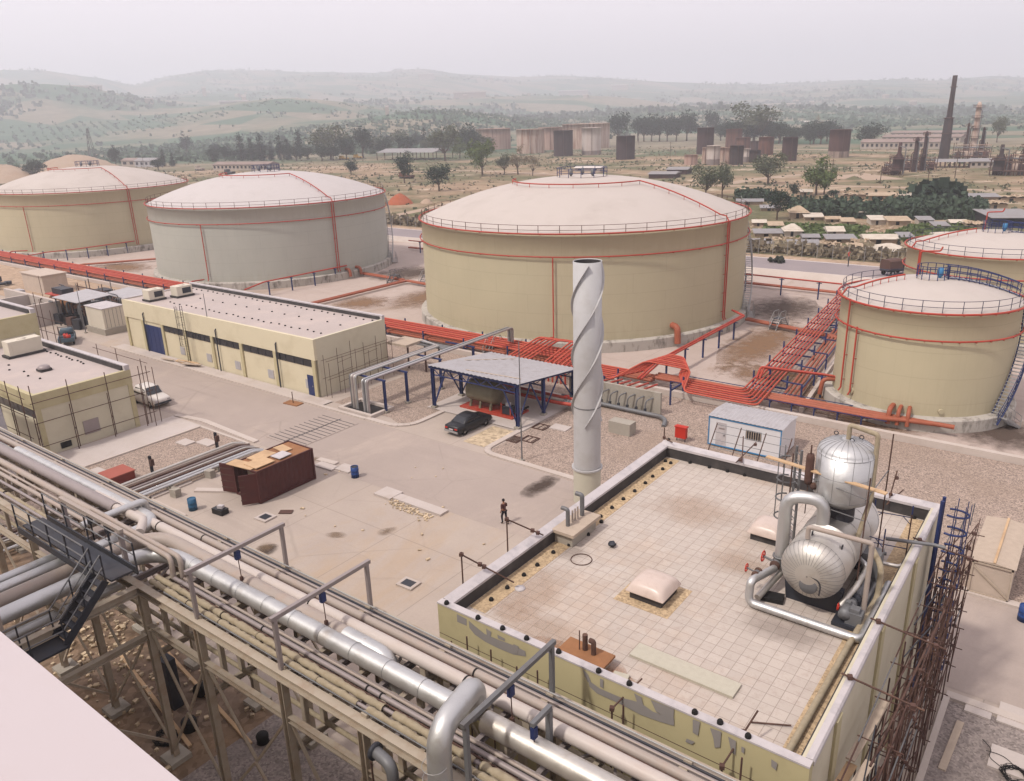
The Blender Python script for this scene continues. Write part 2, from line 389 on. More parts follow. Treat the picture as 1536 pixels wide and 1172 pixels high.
M['rust_plate'] = plain('rusted_plate', srgb(156,108,72), .85, var=.22, scale=3, dirt=srgb(110,74,54))
M['wool'] = plain('rock_wool', srgb(190,183,166), .95, var=.12, scale=5, bump=.6, bscale=12)
M['yellow'] = plain('yellow_paint', srgb(206,160,60), .6)
# ------------------------------------------------------------------ camera, light
cam = bpy.data.cameras.new('camera'); co = bpy.data.objects.new('camera', cam); COL.objects.link(co); scn.camera = co
from mathutils import Matrix
co.matrix_world = Matrix(((CR.x,-CD.x,-CF.x,0),(CR.y,-CD.y,-CF.y,0),(CR.z,-CD.z,-CF.z,CH),(0,0,0,1)))
cam.sensor_fit = 'HORIZONTAL'; cam.sensor_width = 36; cam.lens = F/1536*36; cam.clip_start = .2; cam.clip_end = 30000
SUN_AZ, SUN_EL = R(-160), R(54)            # azimuth from +Y towards +X: the sun stands up to the left
sv = Vector((math.sin(SUN_AZ)*math.cos(SUN_EL), math.cos(SUN_AZ)*math.cos(SUN_EL), math.sin(SUN_EL)))
sun = bpy.data.lights.new('sun', 'SUN'); sun.energy = 3.2; sun.angle = R(3.5); sun.color = (1,.94,.86)
so = bpy.data.objects.new('sun', sun); COL.objects.link(so); so.rotation_euler = sv.to_track_quat('Z','Y').to_euler(); so.location = (0,0,600)
w = bpy.data.worlds.new('World'); scn.world = w; w.use_nodes = True; wn = w.node_tree.nodes; wl = w.node_tree.links
sky = wn.new('ShaderNodeTexSky'); sky.sky_type = 'NISHITA'; sky.sun_disc = False; sky.sun_elevation = SUN_EL; sky.sun_rotation = SUN_AZ
sky.dust_density = 6; sky.air_density = 1.2; sky.ozone_density = 1
hz = wn.new('ShaderNodeMix'); hz.data_type = 'RGBA'; hz.inputs['Factor'].default_value = .78
hz.inputs[7].default_value = (13.0,11.75,12.4,1)     # thin even summer overcast over the blue
wl.new(sky.outputs[0], hz.inputs[6]); wl.new(hz.outputs[2], wn['Background'].inputs['Color'])
wn['Background'].inputs['Strength'].default_value = .1
scn.view_settings.view_transform = 'Standard'; scn.view_settings.look = 'None'; scn.view_settings.exposure = .06; scn.view_settings.gamma = 1
# ------------------------------------------------------------------ terrain: flat plain rising into hills all round
RIDGE = [(-900,118),(-400,116),(0,113),(70,112),(150,119),(200,131),(250,122),(300,113),(400,110),(520,112),(580,113),(640,107),(700,113),(830,120),(900,122),(1000,125),(1100,128),(1200,127),(1300,122),(1400,122),(1480,118),(1536,121),(2000,118),(2600,118)]
_ra = []
for px, py in RIDGE:
    d = ray(px, py); _ra.append((math.atan2(d.x, d.y), d.z/math.hypot(d.x, d.y)))
def ridge(a):
    if a <= _ra[0][0]: return _ra[0][1]
    for (a0,e0),(a1,e1) in zip(_ra, _ra[1:]):
        if a <= a1: return e0+(e1-e0)*(a-a0)/(a1-a0)
    return _ra[-1][1]
def sstep(x): x = max(0,min(1,x)); return x*x*(3-2*x)
BUMPS = [(60,128,2300,170,500),(430,152,1900,200,500),(640,168,1250,170,300),(760,150,2600,250,500),(1010,165,1700,260,450),(1400,150,3200,300,700),(300,140,3000,130,500)]
_bp = []
for px, py, dd, wpx, wd in BUMPS:
    d = ray(px, py); _bp.append((math.atan2(d.x,d.y), 25+dd*d.z/math.hypot(d.x,d.y), dd, wpx/F, wd))
def hgt(x, y):
    d = math.hypot(x, y)
    if d < 620: return 0.0
    a = math.atan2(x, y)
    h = (25+5600*ridge(a))*(sstep((d-1100)/4500)**1.35)
    for ba, bh, bd, bw, bwd in _bp:
        g = math.exp(-((a-ba)/bw)**2-((d-bd)/bwd)**2); h = max(h, h*(1-g)+bh*g) if bh > 0 else h
    s = sstep((d-700)/2500)
    h += s*(mn.noise((x/620,y/620,3.1))*34+mn.noise((x/210,y/210,7.7))*12) * (1 if d < 5000 else max(0,1-(d-5000)/700)*.8+.2)
    if d > 5700: h -= (d-5700)*.12
    return max(h, 0.0 if d < 900 else -3)
def build_terrain():
    azs = [R(a) for a in list(np.arange(-180,-84,6.0))+list(np.arange(-84,6,.45))+list(np.arange(6,180,6.0))]
    ds = [0.0]+list(np.geomspace(30,620,14))+list(np.geomspace(680,6300,62))
    mb = MB(); vs = []; n = len(azs)
    for d in ds:
        for a in azs:
            x, y = d*math.sin(a), d*math.cos(a); vs.append((x, y, hgt(x,y)))
    fs = [(i*n+k, (i+1)*n+k, (i+1)*n+(k+1)%n, i*n+(k+1)%n) for i in range(len(ds)-1) for k in range(n)]
    if True: mb.add(vs, [f[::-1] for f in fs], True)
    struct(mb, 'terrain', M['terrain'])
build_terrain()
hb = MB().box(-6600,6600,-6600,6600,-4,420)
hm = bpy.data.materials.new('summer_haze'); hm.use_nodes = True; hn = hm.node_tree.nodes; hn.remove(hn['Principled BSDF'])
pv = hn.new('ShaderNodeVolumePrincipled'); pv.inputs['Density'].default_value = .00038; pv.inputs['Color'].default_value = (.88,.91,.985,1); pv.inputs['Anisotropy'].default_value = .25
hm.node_tree.links.new(pv.outputs[0], hn['Material Output'].inputs['Volume'])
tag(hb.build('haze', hm, off=(0,0,0)), kind='stuff')
scn.cycles.volume_bounces = 1
scn.cycles.max_bounces = 6; scn.cycles.diffuse_bounces = 3; scn.cycles.glossy_bounces = 3
# ------------------------------------------------------------------ flat ground: sheets a few millimetres apart
def sheet(name, poly, z, m): 
    mb = MB(); n = len(poly); mb.add([(x,y,z) for x,y in poly], [tuple(range(n))])
    return struct(mb, name, m)
def rect(x0,x1,y0,y1): return [(x0,y0),(x1,y0),(x1,y1),(x0,y1)]
def arc(cx,cy,r,a0,a1,n=6): return [(cx+r*math.cos(R(a0+(a1-a0)*k/n)), cy+r*math.sin(R(a0+(a1-a0)*k/n))) for k in range(n+1)]
sheet('yard_paving', rect(-330,90,-40,63.4), .01, M['yard'])
sheet('road', rect(-330,90,34.8,43.4), .018, M['road'])
sheet('tank_yard', rect(-330,90,64.0,122), .012, M['tankyard'])
sheet('highway_verge', rect(-330,140,122,141.5), .012, M['dirt_strip'])
sheet('highway', rect(-330,140,126.2,138.4), .02, M['highway'])
for y in (126.6, 138.0): sheet('road_line', rect(-330,140,y-.18,y+.18), .028, M['white_line'])
# gravel plots
sheet('gravel', [(-36.6,43.9),(90,43.9),(90,63.4),(-58,63.4),(-58,54.6),(-56,54.6),(-56,45.2),(-48.6,45.2)]+arc(-47.6,46.2,1.6,-75,0)+[(-46,48.9),(-46,58.6),(-36.6,58.6)], .02, M['gravel'])
sheet('gravel', rect(-330,-110,50,63.4), .02, M['dirt_strip'])
sheet('gravel', rect(-110,-58,54.6,63.4), .022, M['gravel'])
sheet('gravel', rect(-61.3,-51.6,16.5,34.3), .022, M['gravel'])
sheet('gravel', rect(-2.45,90,-20,33.9), .022, M['gravel_dark'])
sheet('bare_earth', rect(-60,-26.3,-20,16.4), .024, M['earth'])
sheet('gravel', rect(-26.3,-4,-20,16.4), .024, M['gravel_dark'])
sheet('footpath', rect(-65.9,-61.35,16.5,34.6), .05, M['path'])
sheet('footpath', rect(-94.5,-56.2,43.9,45.2), .10, M['path'])
sheet('canopy_pad', rect(-47.6,-36.7,48.9,58.4), .08, M['path'])
sheet('loose_stones', rect(-39.6,-37.4,44.6,48.6), .03, M['stones'])
# kerbs: real steps
def kerb(pts, w=.35, h=.13, closed=False):
    mb = MB()
    for p, q in zip(pts, pts[1:]):
        mb.bar((p[0],p[1],h/2), (q[0],q[1],h/2), w, h)
    return struct(mb, 'kerb', M['kerb'])
kerb([(-95,43.75),(-50.2,43.75)]); kerb([(-50.2,43.9)]+arc(-47.6,45.9,2.0,-90,0)+[(-45.6,48.8)], .5)
kerb([(-37.0,48.8),(-37.0,45.2)]+arc(-35.8,45.0,1.2,180,270)+[(-26.6,43.6),(60,43.6)], .5)
kerb([(-330,63.7),(90,63.7)], .5, .55)
kerb([(-61.2,17),(-61.2,34.4),(-54.2,34.4)], .2)
kerb([(-65.8,34.8),(-62.2,35.4),(-54,35.0)], .5); kerb([(-2.4,34.2),(60,34.2)], .45)
kerb([(-2.35,34),(-2.35,-10)], .25); kerb([(-51.5,17.5),(-51.5,27.5)], .3)
kerb([(-47,24.2),(-52.2,24.2)], .3)
mbz = MB().prof([(122.2,0),(123.4,.9),(123.9,.9),(124.4,0)], 'x', -330, 140); struct(mbz, 'berm', M['kerb'])
# ================================================================== flat roofed plant building in the foreground
X0, X1, Y0, Y1, ZT, ZR = -16.7, -3.84, 17.0, 34.4, 9.0, 8.3
b1 = thing('plant_building', 'large flat roofed building with tiled roof, yellow front wall and black inner parapets', 'building', ((X0+X1)/2, (Y0+Y1)/2, 0))
fw = MB().box(X0,X1,Y0,Y0+.3,0,ZT-.04).build('front_wall', M['front_khaki'], b1)
for z in (6.1, 7.75): MB().box(X0+.01,X1-.01,Y0-.004,Y0+.01,z-.012,z+.012).build('wall_joint', M['rust_dark'], fw)
def patch(px, n_=[0]):
    n_[0] += 1; P = [atY(x,y,Y0-.006-.0025*n_[0]) for x,y in px]; MB().add([tuple(p) for p in P], [tuple(range(len(P)))]).build('mortar_patch', M['mortar_patch'], fw)
patch([(685,921),(700,929),(700,939),(686,933)])
patch([(703,931),(712,939),(727,951),(748,960),(770,968),(788,977),(789,985),(770,982),(748,973),(728,963),(712,952),(704,942)])
patch([(729,943),(737,948),(736,956),(730,952)]); patch([(746,952),(757,958),(757,962),(747,958)]); patch([(770,966),(778,970),(776,982),(771,979)])
patch([(874,1004),(882,1012),(886,1022),(882,1024),(877,1014)]); patch([(900,1018),(905,1020),(905,1033),(900,1030)])
patch([(883,1021),(900,1033),(930,1046),(960,1054),(980,1068),(1011,1078),(1011,1089),(990,1083),(960,1072),(930,1056),(895,1040),(884,1030)])
patch([(951,1040),(962,1046),(966,1062),(957,1058)]); patch([(976,1050),(1011,1064),(1010,1080),(984,1068)])
patch([(1039,1079),(1050,1083),(1047,1104),(1039,1099)]); patch([(1065,1092),(1082,1098),(1080,1121),(1072,1122),(1070,1108)])
patch([(1092,1105),(1104,1112),(1103,1133),(1097,1128)]); patch([(1112,1120),(1117,1122),(1116,1131),(1112,1128)])
patch([(1030,1108),(1042,1113),(1038,1117),(1028,1113)]); patch([(1157,1139),(1166,1145),(1164,1156),(1157,1150)])
MB().box(X0,X1+0,Y0-.02,Y0+.26,ZT-.04,ZT+.02).build('front_coping', M['coping'], b1)
MB().box(X0,X0+.3,Y0+.3,Y1-.3,0,ZT-.05).build('side_wall', M['cream_wall'], b1)
MB().box(X1-.3,X1,Y0+.3,Y1-.3,0,ZT-.05).build('side_wall', M['wall_end'], b1)
MB().box(X0,X1,Y1-.3,Y1,0,ZT-.05).build('back_wall', M['cream_wall'], b1)
MB().box(X0+.32,X1-.32,Y0+.32,Y1-.32,ZR-.3,ZR).build('roof_tiles', M['tile'], b1)
# coping with the dark upstand inside
def parapet(x0,x1,y0,y1,axis):
    c = MB(); d = MB()
    if axis == 'y': 
        c.prof([(x0-.03,ZT-.05),(x0+.03,ZT+.03),(x0+.42,ZT-.08),(x0+.42,ZT-.18),(x0-.03,ZT-.18)],'y',y0,y1); d.box(x0+.3,x0+.38,y0,y1,ZR-.02,ZT-.18)
    elif axis == 'yr':
        c.prof([(x1+.03,ZT-.05),(x1-.02,ZT+.02),(x1-.2,ZT),(x1-.2,ZT-.18),(x1+.03,ZT-.18)][::-1],'y',y0,y1); d.box(x1-.36,x1-.3,y0,y1,ZR-.02,ZT-.14)
    else:
        c.prof([(y1+.03,ZT-.05),(y1-.03,ZT+.03),(y1-.45,ZT-.06),(y1-.45,ZT-.18),(y1+.03,ZT-.18)],'x',x0,x1); d.box(x0,x1,y1-.4,y1-.31,ZR-.02,ZT-.18)
    p = c.build('parapet_coping', M['coping'], b1); d.build('bitumen_upstand', M['bitumen'], p)
parapet(X0,X1,Y0+.3,Y1-.45,'y'); parapet(X0,X1,Y0+.3,Y1-.45,'yr'); parapet(X0,X1,Y1,Y1,'x')
MB().box(X0+.4,X0+1.15,Y0+1.2,Y1-.5,ZR,ZR+.012).build('gravel_margin', M['gravel_roof'], b1)
MB().box(X1-1.0,X1-.4,Y0+.4,Y1-.5,ZR,ZR+.012).build('gravel_margin', M['gravel_roof'], b1)
MB().box(-12.25,-10.1,21.55,23.6,ZR,ZR+.01).build('gravel_margin', M['gravel_roof'], b1)
for y in (19.5,24.5,29.5): MB().box(X1,X1+.08,y-.25,y+.25,0,ZT-.2).build('wall_pilaster', M['cream_trim'], b1)
# things standing on the roof
def skylight(cx, cy, s, label):
    t = thing('skylight', label, 'skylight', (cx,cy,ZR), 'domed skylights on the tiled roof')
    f = MB(); q = s/2-.12
    f.box(cx-q,cx+q,cy-q,cy+q,ZR,ZR+.28); f.box(cx-q-.05,cx+q+.05,cy-q-.05,cy+q+.05,ZR+.28,ZR+.34); f.build('frame', M['bitumen'], t)
    d = MB(); vs = []; fs = []; N = 14
    for i in range(N+1):
        for j in range(N+1):
            u, v = i/N*2-1, j/N*2-1
            h = (max(0,1-abs(u)**3.2)**.42)*(max(0,1-abs(v)**3.2)**.42)
            vs.append((cx+u*s/2, cy+v*s/2, ZR+.34+.42*h))
    fs = [(i*(N+1)+j,(i+1)*(N+1)+j,(i+1)*(N+1)+j+1,i*(N+1)+j+1) for i in range(N) for j in range(N)]
    d.add(vs, fs, True); d.box(cx-s/2,cx+s/2,cy-s/2,cy+s/2,ZR+.32,ZR+.35); d.build('dome', M['skylight'], t)
ROOF_STAINS = [(-11.3,17.75,2.2,.9,0,'rs_rust'),(-6.2,23.2,2.6,1.0,.2,'rs_dark'),(-15.2,20.2,1.6,2.6,.2,'rs_tan'),(-13.6,18.6,2.2,1.1,.1,'rs_tan'),(-9.4,26.3,1.8,1.2,.4,'rs_tan'),(-12.8,29.5,2.6,2.0,.3,'rs_tan'),(-15.3,23.3,.9,.9,0,'rs_dark')]
skylight(-11.18, 22.6, 1.5, 'milky square skylight dome on a patch of gravel in the middle of the tiled roof')
skylight(-9.2, 29.0, 1.4, 'milky square skylight dome half hidden behind the silver elbow pipe')
# vent curb on the left parapet
t = thing('vent_curb', 'dusty slab topped vent box with goose neck pipes beside the left parapet', 'roof vent', (-15.9,24.7,ZR))
MB().box(-16.3,-15.45,23.75,25.6,ZR,ZR+.5).build('curb', M['conc'], t)
MB().box(-16.42,-15.3,23.6,25.75,ZR+.5,ZR+.64).build('cap_slab', M['wood'], t)
for y, h, r, dx in ((24.2,.75,.09,-.3),(25.3,.95,.1,-.3)):
    MB().tube([(-15.95,y,ZR+.64),(-15.95,y,ZR+.64+h),(-15.95+dx,y,ZR+.64+h)], r, 10, .12).build('gooseneck', M['grey_steel'], t)
for y in (24.55,24.75,24.95): MB().tube([(-15.95,y,ZR+.64),(-15.95,y,ZR+1.2)], .04, 6).build('pipe', M['rack_pink'], t)
# rusty slab with pipes near the front
t = thing('vent_slab', 'rust stained slab with short rusty pipe stubs by the front parapet', 'roof vent', (-11.1,17.95,ZR))
MB().box(-11.95,-10.5,17.6,18.3,ZR,ZR+.3).build('curb', M['conc'], t); MB().box(-12.05,-10.35,17.5,18.4,ZR+.3,ZR+.38).build('cap_slab', M['rust_plate'], t)
MB().tube([(-11.3,18.1,ZR+.38),(-11.3,18.1,ZR+.95)], .09, 10).build('pipe', M['rust'], t)
MB().tube([(-10.95,18.05,ZR+.38),(-10.95,18.05,ZR+.85),(-11.1,18.05,ZR+.85)], .085, 10, .06).build('pipe', M['rust'], t)
MB().tube([(-11.45,18.0,ZR+.38),(-11.45,18.0,ZR+1.1)], .02, 5).build('rod', M['rust_dark'], t)
mb = MB(); mb.box(-10.2,-6.7,19.05,19.75,ZR+.005,ZR+.09)
solo(mb, 'insulation_strip', M['wool'], 'long strip of pale rock wool lying on the roof tiles', 'insulation')
solo(MB().cbox(-9.9,17.9,ZR+.05,.5,.45,.08,.2), 'insulation_offcut', M['wool'], 'small offcut of rock wool under a scaffold tube end at the roof edge', 'insulation')
solo(MB().ball((0,0,.12),.16,8,5,.7).jitter(.03,3), 'stone', M['dark_steel'], 'dark broken lump lying alone on the roof tiles', 'stone').location = at(918,821,ZR)
solo(MB().ring((0,0,.02),.42,.02,20,5), 'wire_ring', M['rust'], 'thin rusty wire ring lying flat on the roof tiles', 'ring').location = at(872,840,ZR)
solo(MB().lathe([(.001,.03),(.2,.03),(.2,0)],n=16), 'disc', M['coping'], 'pale round disc lying near the left parapet', 'disc').location = at(780,883,ZR+.01)
blk = MB().lathe([(.001,.13),(.06,.12),(.088,.07),(.092,0)], n=10)
ball0 = None
for k, (px, py, z) in enumerate([(998,693,ZR),(1006,696,ZR),(994,705,ZR),(979,716,ZR),(968,726,ZR),(952,738,ZR),(935,750,ZR),(918,763,ZR),(901,776,ZR),(902,784,ZR),(882,803,ZR),(854,819,ZR),(830,830,ZR),(806,849,ZR),(786,864,ZR),(761,883,ZR),(737,901,ZR),(1035,695,ZR),(1064,702,ZR),(1091,708,ZR),(1117,714,ZR),(1146,720,ZR),(670,906,ZT),(717,928,ZT),(754,944,ZT),(790,959,ZT),(838,979,ZT),(898,1008,ZT),(944,1027,ZT),(1042,1070,ZT),(1080,1085,ZT),(1122,1106,ZT),(1003,661,ZT),(1337,766,ZR),(1371,778,ZR)]):
    p = at(px, py, z+.02 if z == ZT else z)
    lab = ('small black conductor block on the left edge of the tiled roof','conductor blocks on the left roof margin') if (k < 17 and z == ZR) else ('small black conductor block on the white coping of the parapet','conductor blocks on the parapet coping') if z == ZT else ('small black conductor block near the far parapet of the tiled roof','conductor blocks on the far roof margin')
    if ball0 is None: ball0 = solo(blk, 'conductor_block', M['rubber'], lab[0], 'roof block', lab[1]); ball0.location = p
    else: dup(ball0, p, label=lab[0], group=lab[1])
# scaffold tubes laid over the parapets
def tubepole(name, pq, label, r=.03, clamps=(), mat='rust', group=None):
    t = thing(name, label, 'scaffold tube', pq[0][0], group); 
    for p, q in pq: MB().bar(p, q, r*2).build('tube', M[mat], t) if False else MB().tube([p,q], r, 6).build('tube', M[mat], t)
    for c in clamps: MB().cbox(c[0],c[1],c[2],.14,.14,.12,.4).build('clamp', M['rust_dark'], t)
    return t
a, b = atX(692,832,-17.2), at(771,874,ZR+.3); v = (a.x,a.y,5.5)
tubepole('scaffold_pole', [(a,b),(a+Vector((0,0,.1)),v)], 'rusty scaffold tube hooked over the left parapet near the front corner', clamps=(a, a.lerp(b,.35), a.lerp(b,.43)))
a, b = atX(760,779,-17.2), at(815,803,ZT+.06); v = (a.x,a.y,5.5)
tubepole('scaffold_pole', [(a,b),(a+Vector((0,0,.1)),v)], 'rusty scaffold tube hooked over the left parapet beside the slab topped vent', clamps=(a, a.lerp(b,.7), a.lerp(b,.85)))
a, b = atY(918,1063,Y0-.45), at(963,1018,ZR+.5)
tubepole('scaffold_pole', [(a,b),(a,(a.x,a.y,4))], 'rusty scaffold tube slanting over the front parapet near the rust stained slab', clamps=(a, a.lerp(b,.5)))
a, b = atY(1083,1150,Y0-.45), atY(1137,1066,Y0+.9)
tubepole('scaffold_pole', [(a,b),(a,(a.x,a.y,4))], 'long rusty scaffold tube slanting over the front parapet at its right end', clamps=(a, a.lerp(b,.6)))
for px, py in ((677,962),(700,955),(736,975),(775,1000),(806,1006),(935,1058),(1113,1137)):
    a = atY(px, py, Y0-.4); 
    tubepole('scaffold_standard', [(a,(a.x,a.y,0))], 'dark upright scaffold tube standing against the yellow front wall', .028, mat='rust_dark', group='scaffold uprights against the yellow front wall')
tubepole('scaffold_pole', [(at(1104,694,ZT),at(1134,664,ZT+.2)),(at(1113,694,ZT+.1),at(1115,655,ZT+.3))], 'rusty scaffold tubes crossing the far parapet in front of the white cabin', clamps=(at(1133,667,ZT+.2),at(1110,690,ZT+.1)))
tubepole('scaffold_pole', [(at(1332,755,ZT-.3),atY(1346,706,34.2)),(at(1330,757,ZT-.3),at(1355,735,ZT))], 'crossed rusty tubes standing on the far parapet beside the blue scaffold frame', clamps=(atY(1345,717,34.2),atY(1336,742,34.2)))
a = atX(947,657,-16.5)
tubepole('scaffold_pole', [((-16.8,34.6,9.6),(-16.8,34.6,0)),((-16.8,34.6,9.05),(-16.0,33.9,9.2))], 'thin rusty tube rising behind the far left roof corner', clamps=((-16.75,34.5,9.1),))
# ------------------------------------------------------------------ the deaerator: drum, upright vessel, pipework
DX, DZ = -6.3, 9.95
d = thing('deaerator_drum', 'big horizontal silver clad drum with round grey manhole on the tiled roof', 'pressure vessel', (DX,27,ZR))
r = 1.07
head = [(r*math.sin(t), -.62*math.cos(t)) for t in np.linspace(.02, math.pi/2, 9)]
prof = [(a, 24.85+b) for a,b in head]+[(r,26.2),(r+.01,26.2),(r+.01,26.25),(r,26.25),(r,27.8),(r,29.4)]+[(a, 29.4-b) for a,b in head[::-1]]
MB().lathe(prof, (DX,0,DZ), 40, axis='y').build('shell', M['clad_warm'], d)
seams = MB()
for k in range(36):
    g = 2*math.pi*k/36; seams.tube([(DX+(rr+.004)*math.cos(g), 24.85+y-.004, DZ+(rr+.004)*math.sin(g)) for rr,y in head[2:]], .005, 4, cap=False)
for y in (24.87,26.0,27.1,28.2,29.3): seams.ring((DX,y,DZ), r+.003, .007, 36, 4, 'y')
seams.build('cladding_seam', M['grey_steel'], d)
mh = MB().lathe([(.001,-.06),(.30,-.06),(.32,-.02),(.32,.25)], (DX+.05,24.32,DZ-.35), 24, axis='y').build('manhole_cover', M['grey_steel'], d)
MB().tube([(DX+.05,24.26,DZ+.06),(DX+.38,24.26,DZ-.05),(DX+.46,24.28,DZ-.25),(DX+.44,24.28,DZ-.6)], .025, 6, .1).build('davit_arm', M['dark_steel'], mh)
for y in (25.3, 28.6): MB().prof([(DX-.9,ZR),(DX+.9,ZR),(DX+1.0,ZR+.9),(DX-1.0,ZR+.9)],'y',y-.15,y+.15).build('saddle', M['dark_steel'], d)
for x, y in ((DX-.25,25.3),(DX+.75,25.4)): MB().cbox(x,y,DZ+math.sqrt(r*r-(x-DX)**2)+.06,.03,.14,.16).build('lifting_lug', M['dark_steel'], d)
VX, VY = -6.2, 27.3
v = thing('deaerator_column', 'upright silver clad vessel with domed top standing on the horizontal drum', 'pressure vessel', (VX,VY,11.2))
vr = .98
top = [(vr*math.cos(t), .48*math.sin(t)) for t in np.linspace(0, math.pi/2-.02, 9)]
MB().lathe([(.35,11.3),(vr*.6,11.55),(vr*.93,11.72),(vr,11.85),(vr,13.5)]+[(a,13.5+b) for a,b in top], (VX,VY,0), 40).build('shell', M['clad'], v)
seams = MB()
for k in range(24):
    g = 2*math.pi*k/24; seams.tube([(VX+(a+.004)*math.cos(g), VY+(a+.004)*math.sin(g), 13.505+b) for a,b in top[:-1]], .005, 4, cap=False)
for k in range(10):
    g = 2*math.pi*k/10+.2; seams.bar((VX+(vr+.002)*math.cos(g),VY+(vr+.002)*math.sin(g),11.85),(VX+(vr+.002)*math.cos(g),VY+(vr+.002)*math.sin(g),13.5),.009)
for z in (11.87,12.7,13.48): seams.ring((VX,VY,z), vr+.003, .007, 36, 4)
seams.build('cladding_seam', M['grey_steel'], v)
MB().lathe([(.5,10.9),(.5,11.45)], (VX,VY,0), 20).build('neck', M['dark_steel'], v)
for dx, dy in ((.35,.35),(-.5,.3),(.15,-.1)): MB().ring((VX+dx,VY+dy,13.98),.07,.018,12,5,'y').build('lifting_eye', M['dark_steel'], v)
def pipe(name, pts, rad, mat, label, cat='pipe', bend=.3, n=12, group=None, extra=None):
    t = None; mb = MB().tube(pts, rad, n, bend)
    if extra is None: return solo(mb, name, M[mat], label, cat, group)
    t = thing(name, label, cat, pts[0], group); mb.build('pipe', M[mat], t); extra(t); return t
pipe('vent_pipe', [(VX,VY,13.95),(VX,VY,14.5),(VX+.95,VY-.05,14.35),(VX+1.0,VY-.1,12.0),(VX+.75,VY-.5,10.2)], .085, 'lag', 'rope lagged vent pipe running from the column top down its right side', bend=.12)
def arch_x(t):
    for p in ((-7.75,26.0,9.4),(-7.75,26.0,9.15)): MB().lathe([(.24,-.03),(.3,-.03),(.3,.03),(.24,.03)], p, 16).build('flange', M['grey_steel'], t)
    for k in range(9):
        g = math.pi*k/8; MB().ring((-7.55-.0+.9*math.cos(g)*1.0, 26.2, 11.25+.55*math.sin(g)), .0, .001, 4, 3)
pipe('steam_elbow', [(-6.5,26.3,10.9),(-6.5,26.3,11.9),(-7.75,26.0,11.9),(-7.75,26.0,8.9)], .225, 'clad', 'thick silver pipe arching from the drum top down to the valves', bend=.6, n=18, extra=arch_x)
def valve(name, loc, label, ax=(0,-1,0), s=1.0, wheel=.2):
    x, y, z = loc; t = thing(name, label, 'valve', loc)
    MB().ball((x,y,z),.16*s,10,7).build('body', M['grey_steel'], t)
    for o in (-.2,.2): MB().lathe([(.001,-.03),(.19*s,-.03),(.19*s,.03),(.001,.03)], (x,y+o*s,z), 14, axis='y').build('flange', M['rust'], t)
    MB().tube([(x,y,z),(x-.5*s,y,z+.12*s)], .045*s, 7).build('stem', M['grey_steel'], t)
    w = MB().ring((x-.52*s,y,z+.12*s), wheel*s, .022*s, 18, 6, 'x'); 
    for k in range(3):
        g = math.pi*k/3; w.bar((x-.52*s,y-wheel*s*math.cos(g),z+.12*s-wheel*s*math.sin(g)),(x-.52*s,y+wheel*s*math.cos(g),z+.12*s+wheel*s*math.sin(g)),.02*s)
    w.build('handwheel', M['red_bright'], t); return t
valve('gate_valve', (-7.8,25.75,9.2), 'large valve with red handwheel at the foot of the silver elbow')
valve('gate_valve', (-8.1,24.55,9.3), 'smaller valve with red handwheel at the front left corner of the vessel pipework', s=.75)
pipe('feed_pipe', [(-7.8,25.5,9.1),(-8.0,24.4,9.25),(-8.1,23.95,9.3),(-8.1,23.85,8.48),(-4.3,23.85,8.48),(-4.3,27.6,8.6)], .145, 'clad', 'silver pipe running low round the front of the drum', bend=.28)
pipe('drain_pipe', [(-7.9,24.2,8.55),(-7.6,25.9,8.9),(-7.5,28,8.9)], .12, 'clad_warm', 'dusty pipe lying along the left flank of the drum', bend=.2)
pipe('bridge_pipe', [(-6.6,24.95,11.0),(-6.6,24.95,11.45),(-4.6,25.25,11.3),(-4.6,25.25,8.6)], .085, 'rack_pink', 'thin pale pipe bridging from the drum top to the right', bend=.1)
pipe('lagged_pipe', [(-4.62,17.5,8.45),(-4.55,23.5,8.47),(-4.45,26.6,8.55),(-4.45,26.6,9.75),(-5.0,27.3,10.05)], .105, 'lag', 'long cream lagged pipe lying along the right roof edge', bend=.35)
pipe('cross_pipe', [(-5.0,29.8,9.2),(-3.4,30.2,9.25),(-3.0,30.2,9.25)], .07, 'grey_steel', 'grey pipe crossing the roof edge behind the drum towards the ladder', bend=.05)
t = thing('stub_chimney', 'dark rusted vertical silencer pipe in front of the upright vessel', 'pipe', (-7.25,26.6,11.6))
MB().lathe([(.001,12.2),(.13,12.2),(.15,12.35),(.15,13.2),(.12,13.35),(.001,13.35)], (-7.25,26.7,0), 12).build('body', M['rust_dark'], t)
MB().ball((-7.05,26.7,12.15),.14,8,6).build('valve', M['rust'], t); MB().tube([(-7.25,26.7,13.3),(-7.25,26.7,13.7)],.03,6).build('tip', M['rust_dark'], t)
MB().tube([(-7.25,26.7,12.2),(-7.25,26.7,11.2),(-7.2,26.5,11.1)],.02,5).build('drain_line', M['rust'], t)
# pumps on the skid
t = thing('pump_skid', 'grey pumps and motors on a steel skid to the right of the drum', 'pump', (-4.9,26,ZR))
MB().box(-5.4,-4.6,24.4,28.2,ZR+.02,ZR+.16).build('skid', M['dark_steel'], t)
for y in (25.0,26.4):
    m = MB().lathe([(.001,-.5),(.2,-.48),(.22,-.3),(.22,.3),(.2,.48),(.001,.5)], (-5.05,y,ZR+.45), 14, axis='y').build('motor', M['grey_steel'], t)
    MB().lathe([(.001,-.1),(.28,-.1),(.28,.1),(.001,.1)], (-5.05,y+.62,ZR+.45), 14, axis='y').build('pump_casing', M['dark_steel'], t)
    MB().cbox(-5.05,y,ZR+.7,.18,.2,.12).build('terminal_box', M['grey_steel'], m)
MB().tube([(-5.05,27.1,ZR+.6),(-5.05,27.1,ZR+1.1),(-5.6,27.6,ZR+1.1)],.09,10,.15).build('suction_pipe', M['clad'], t)
MB().ring((-5.3,24.7,ZR+.6),.12,.02,12,5,'x').build('handwheel', M['red_bright'], t)
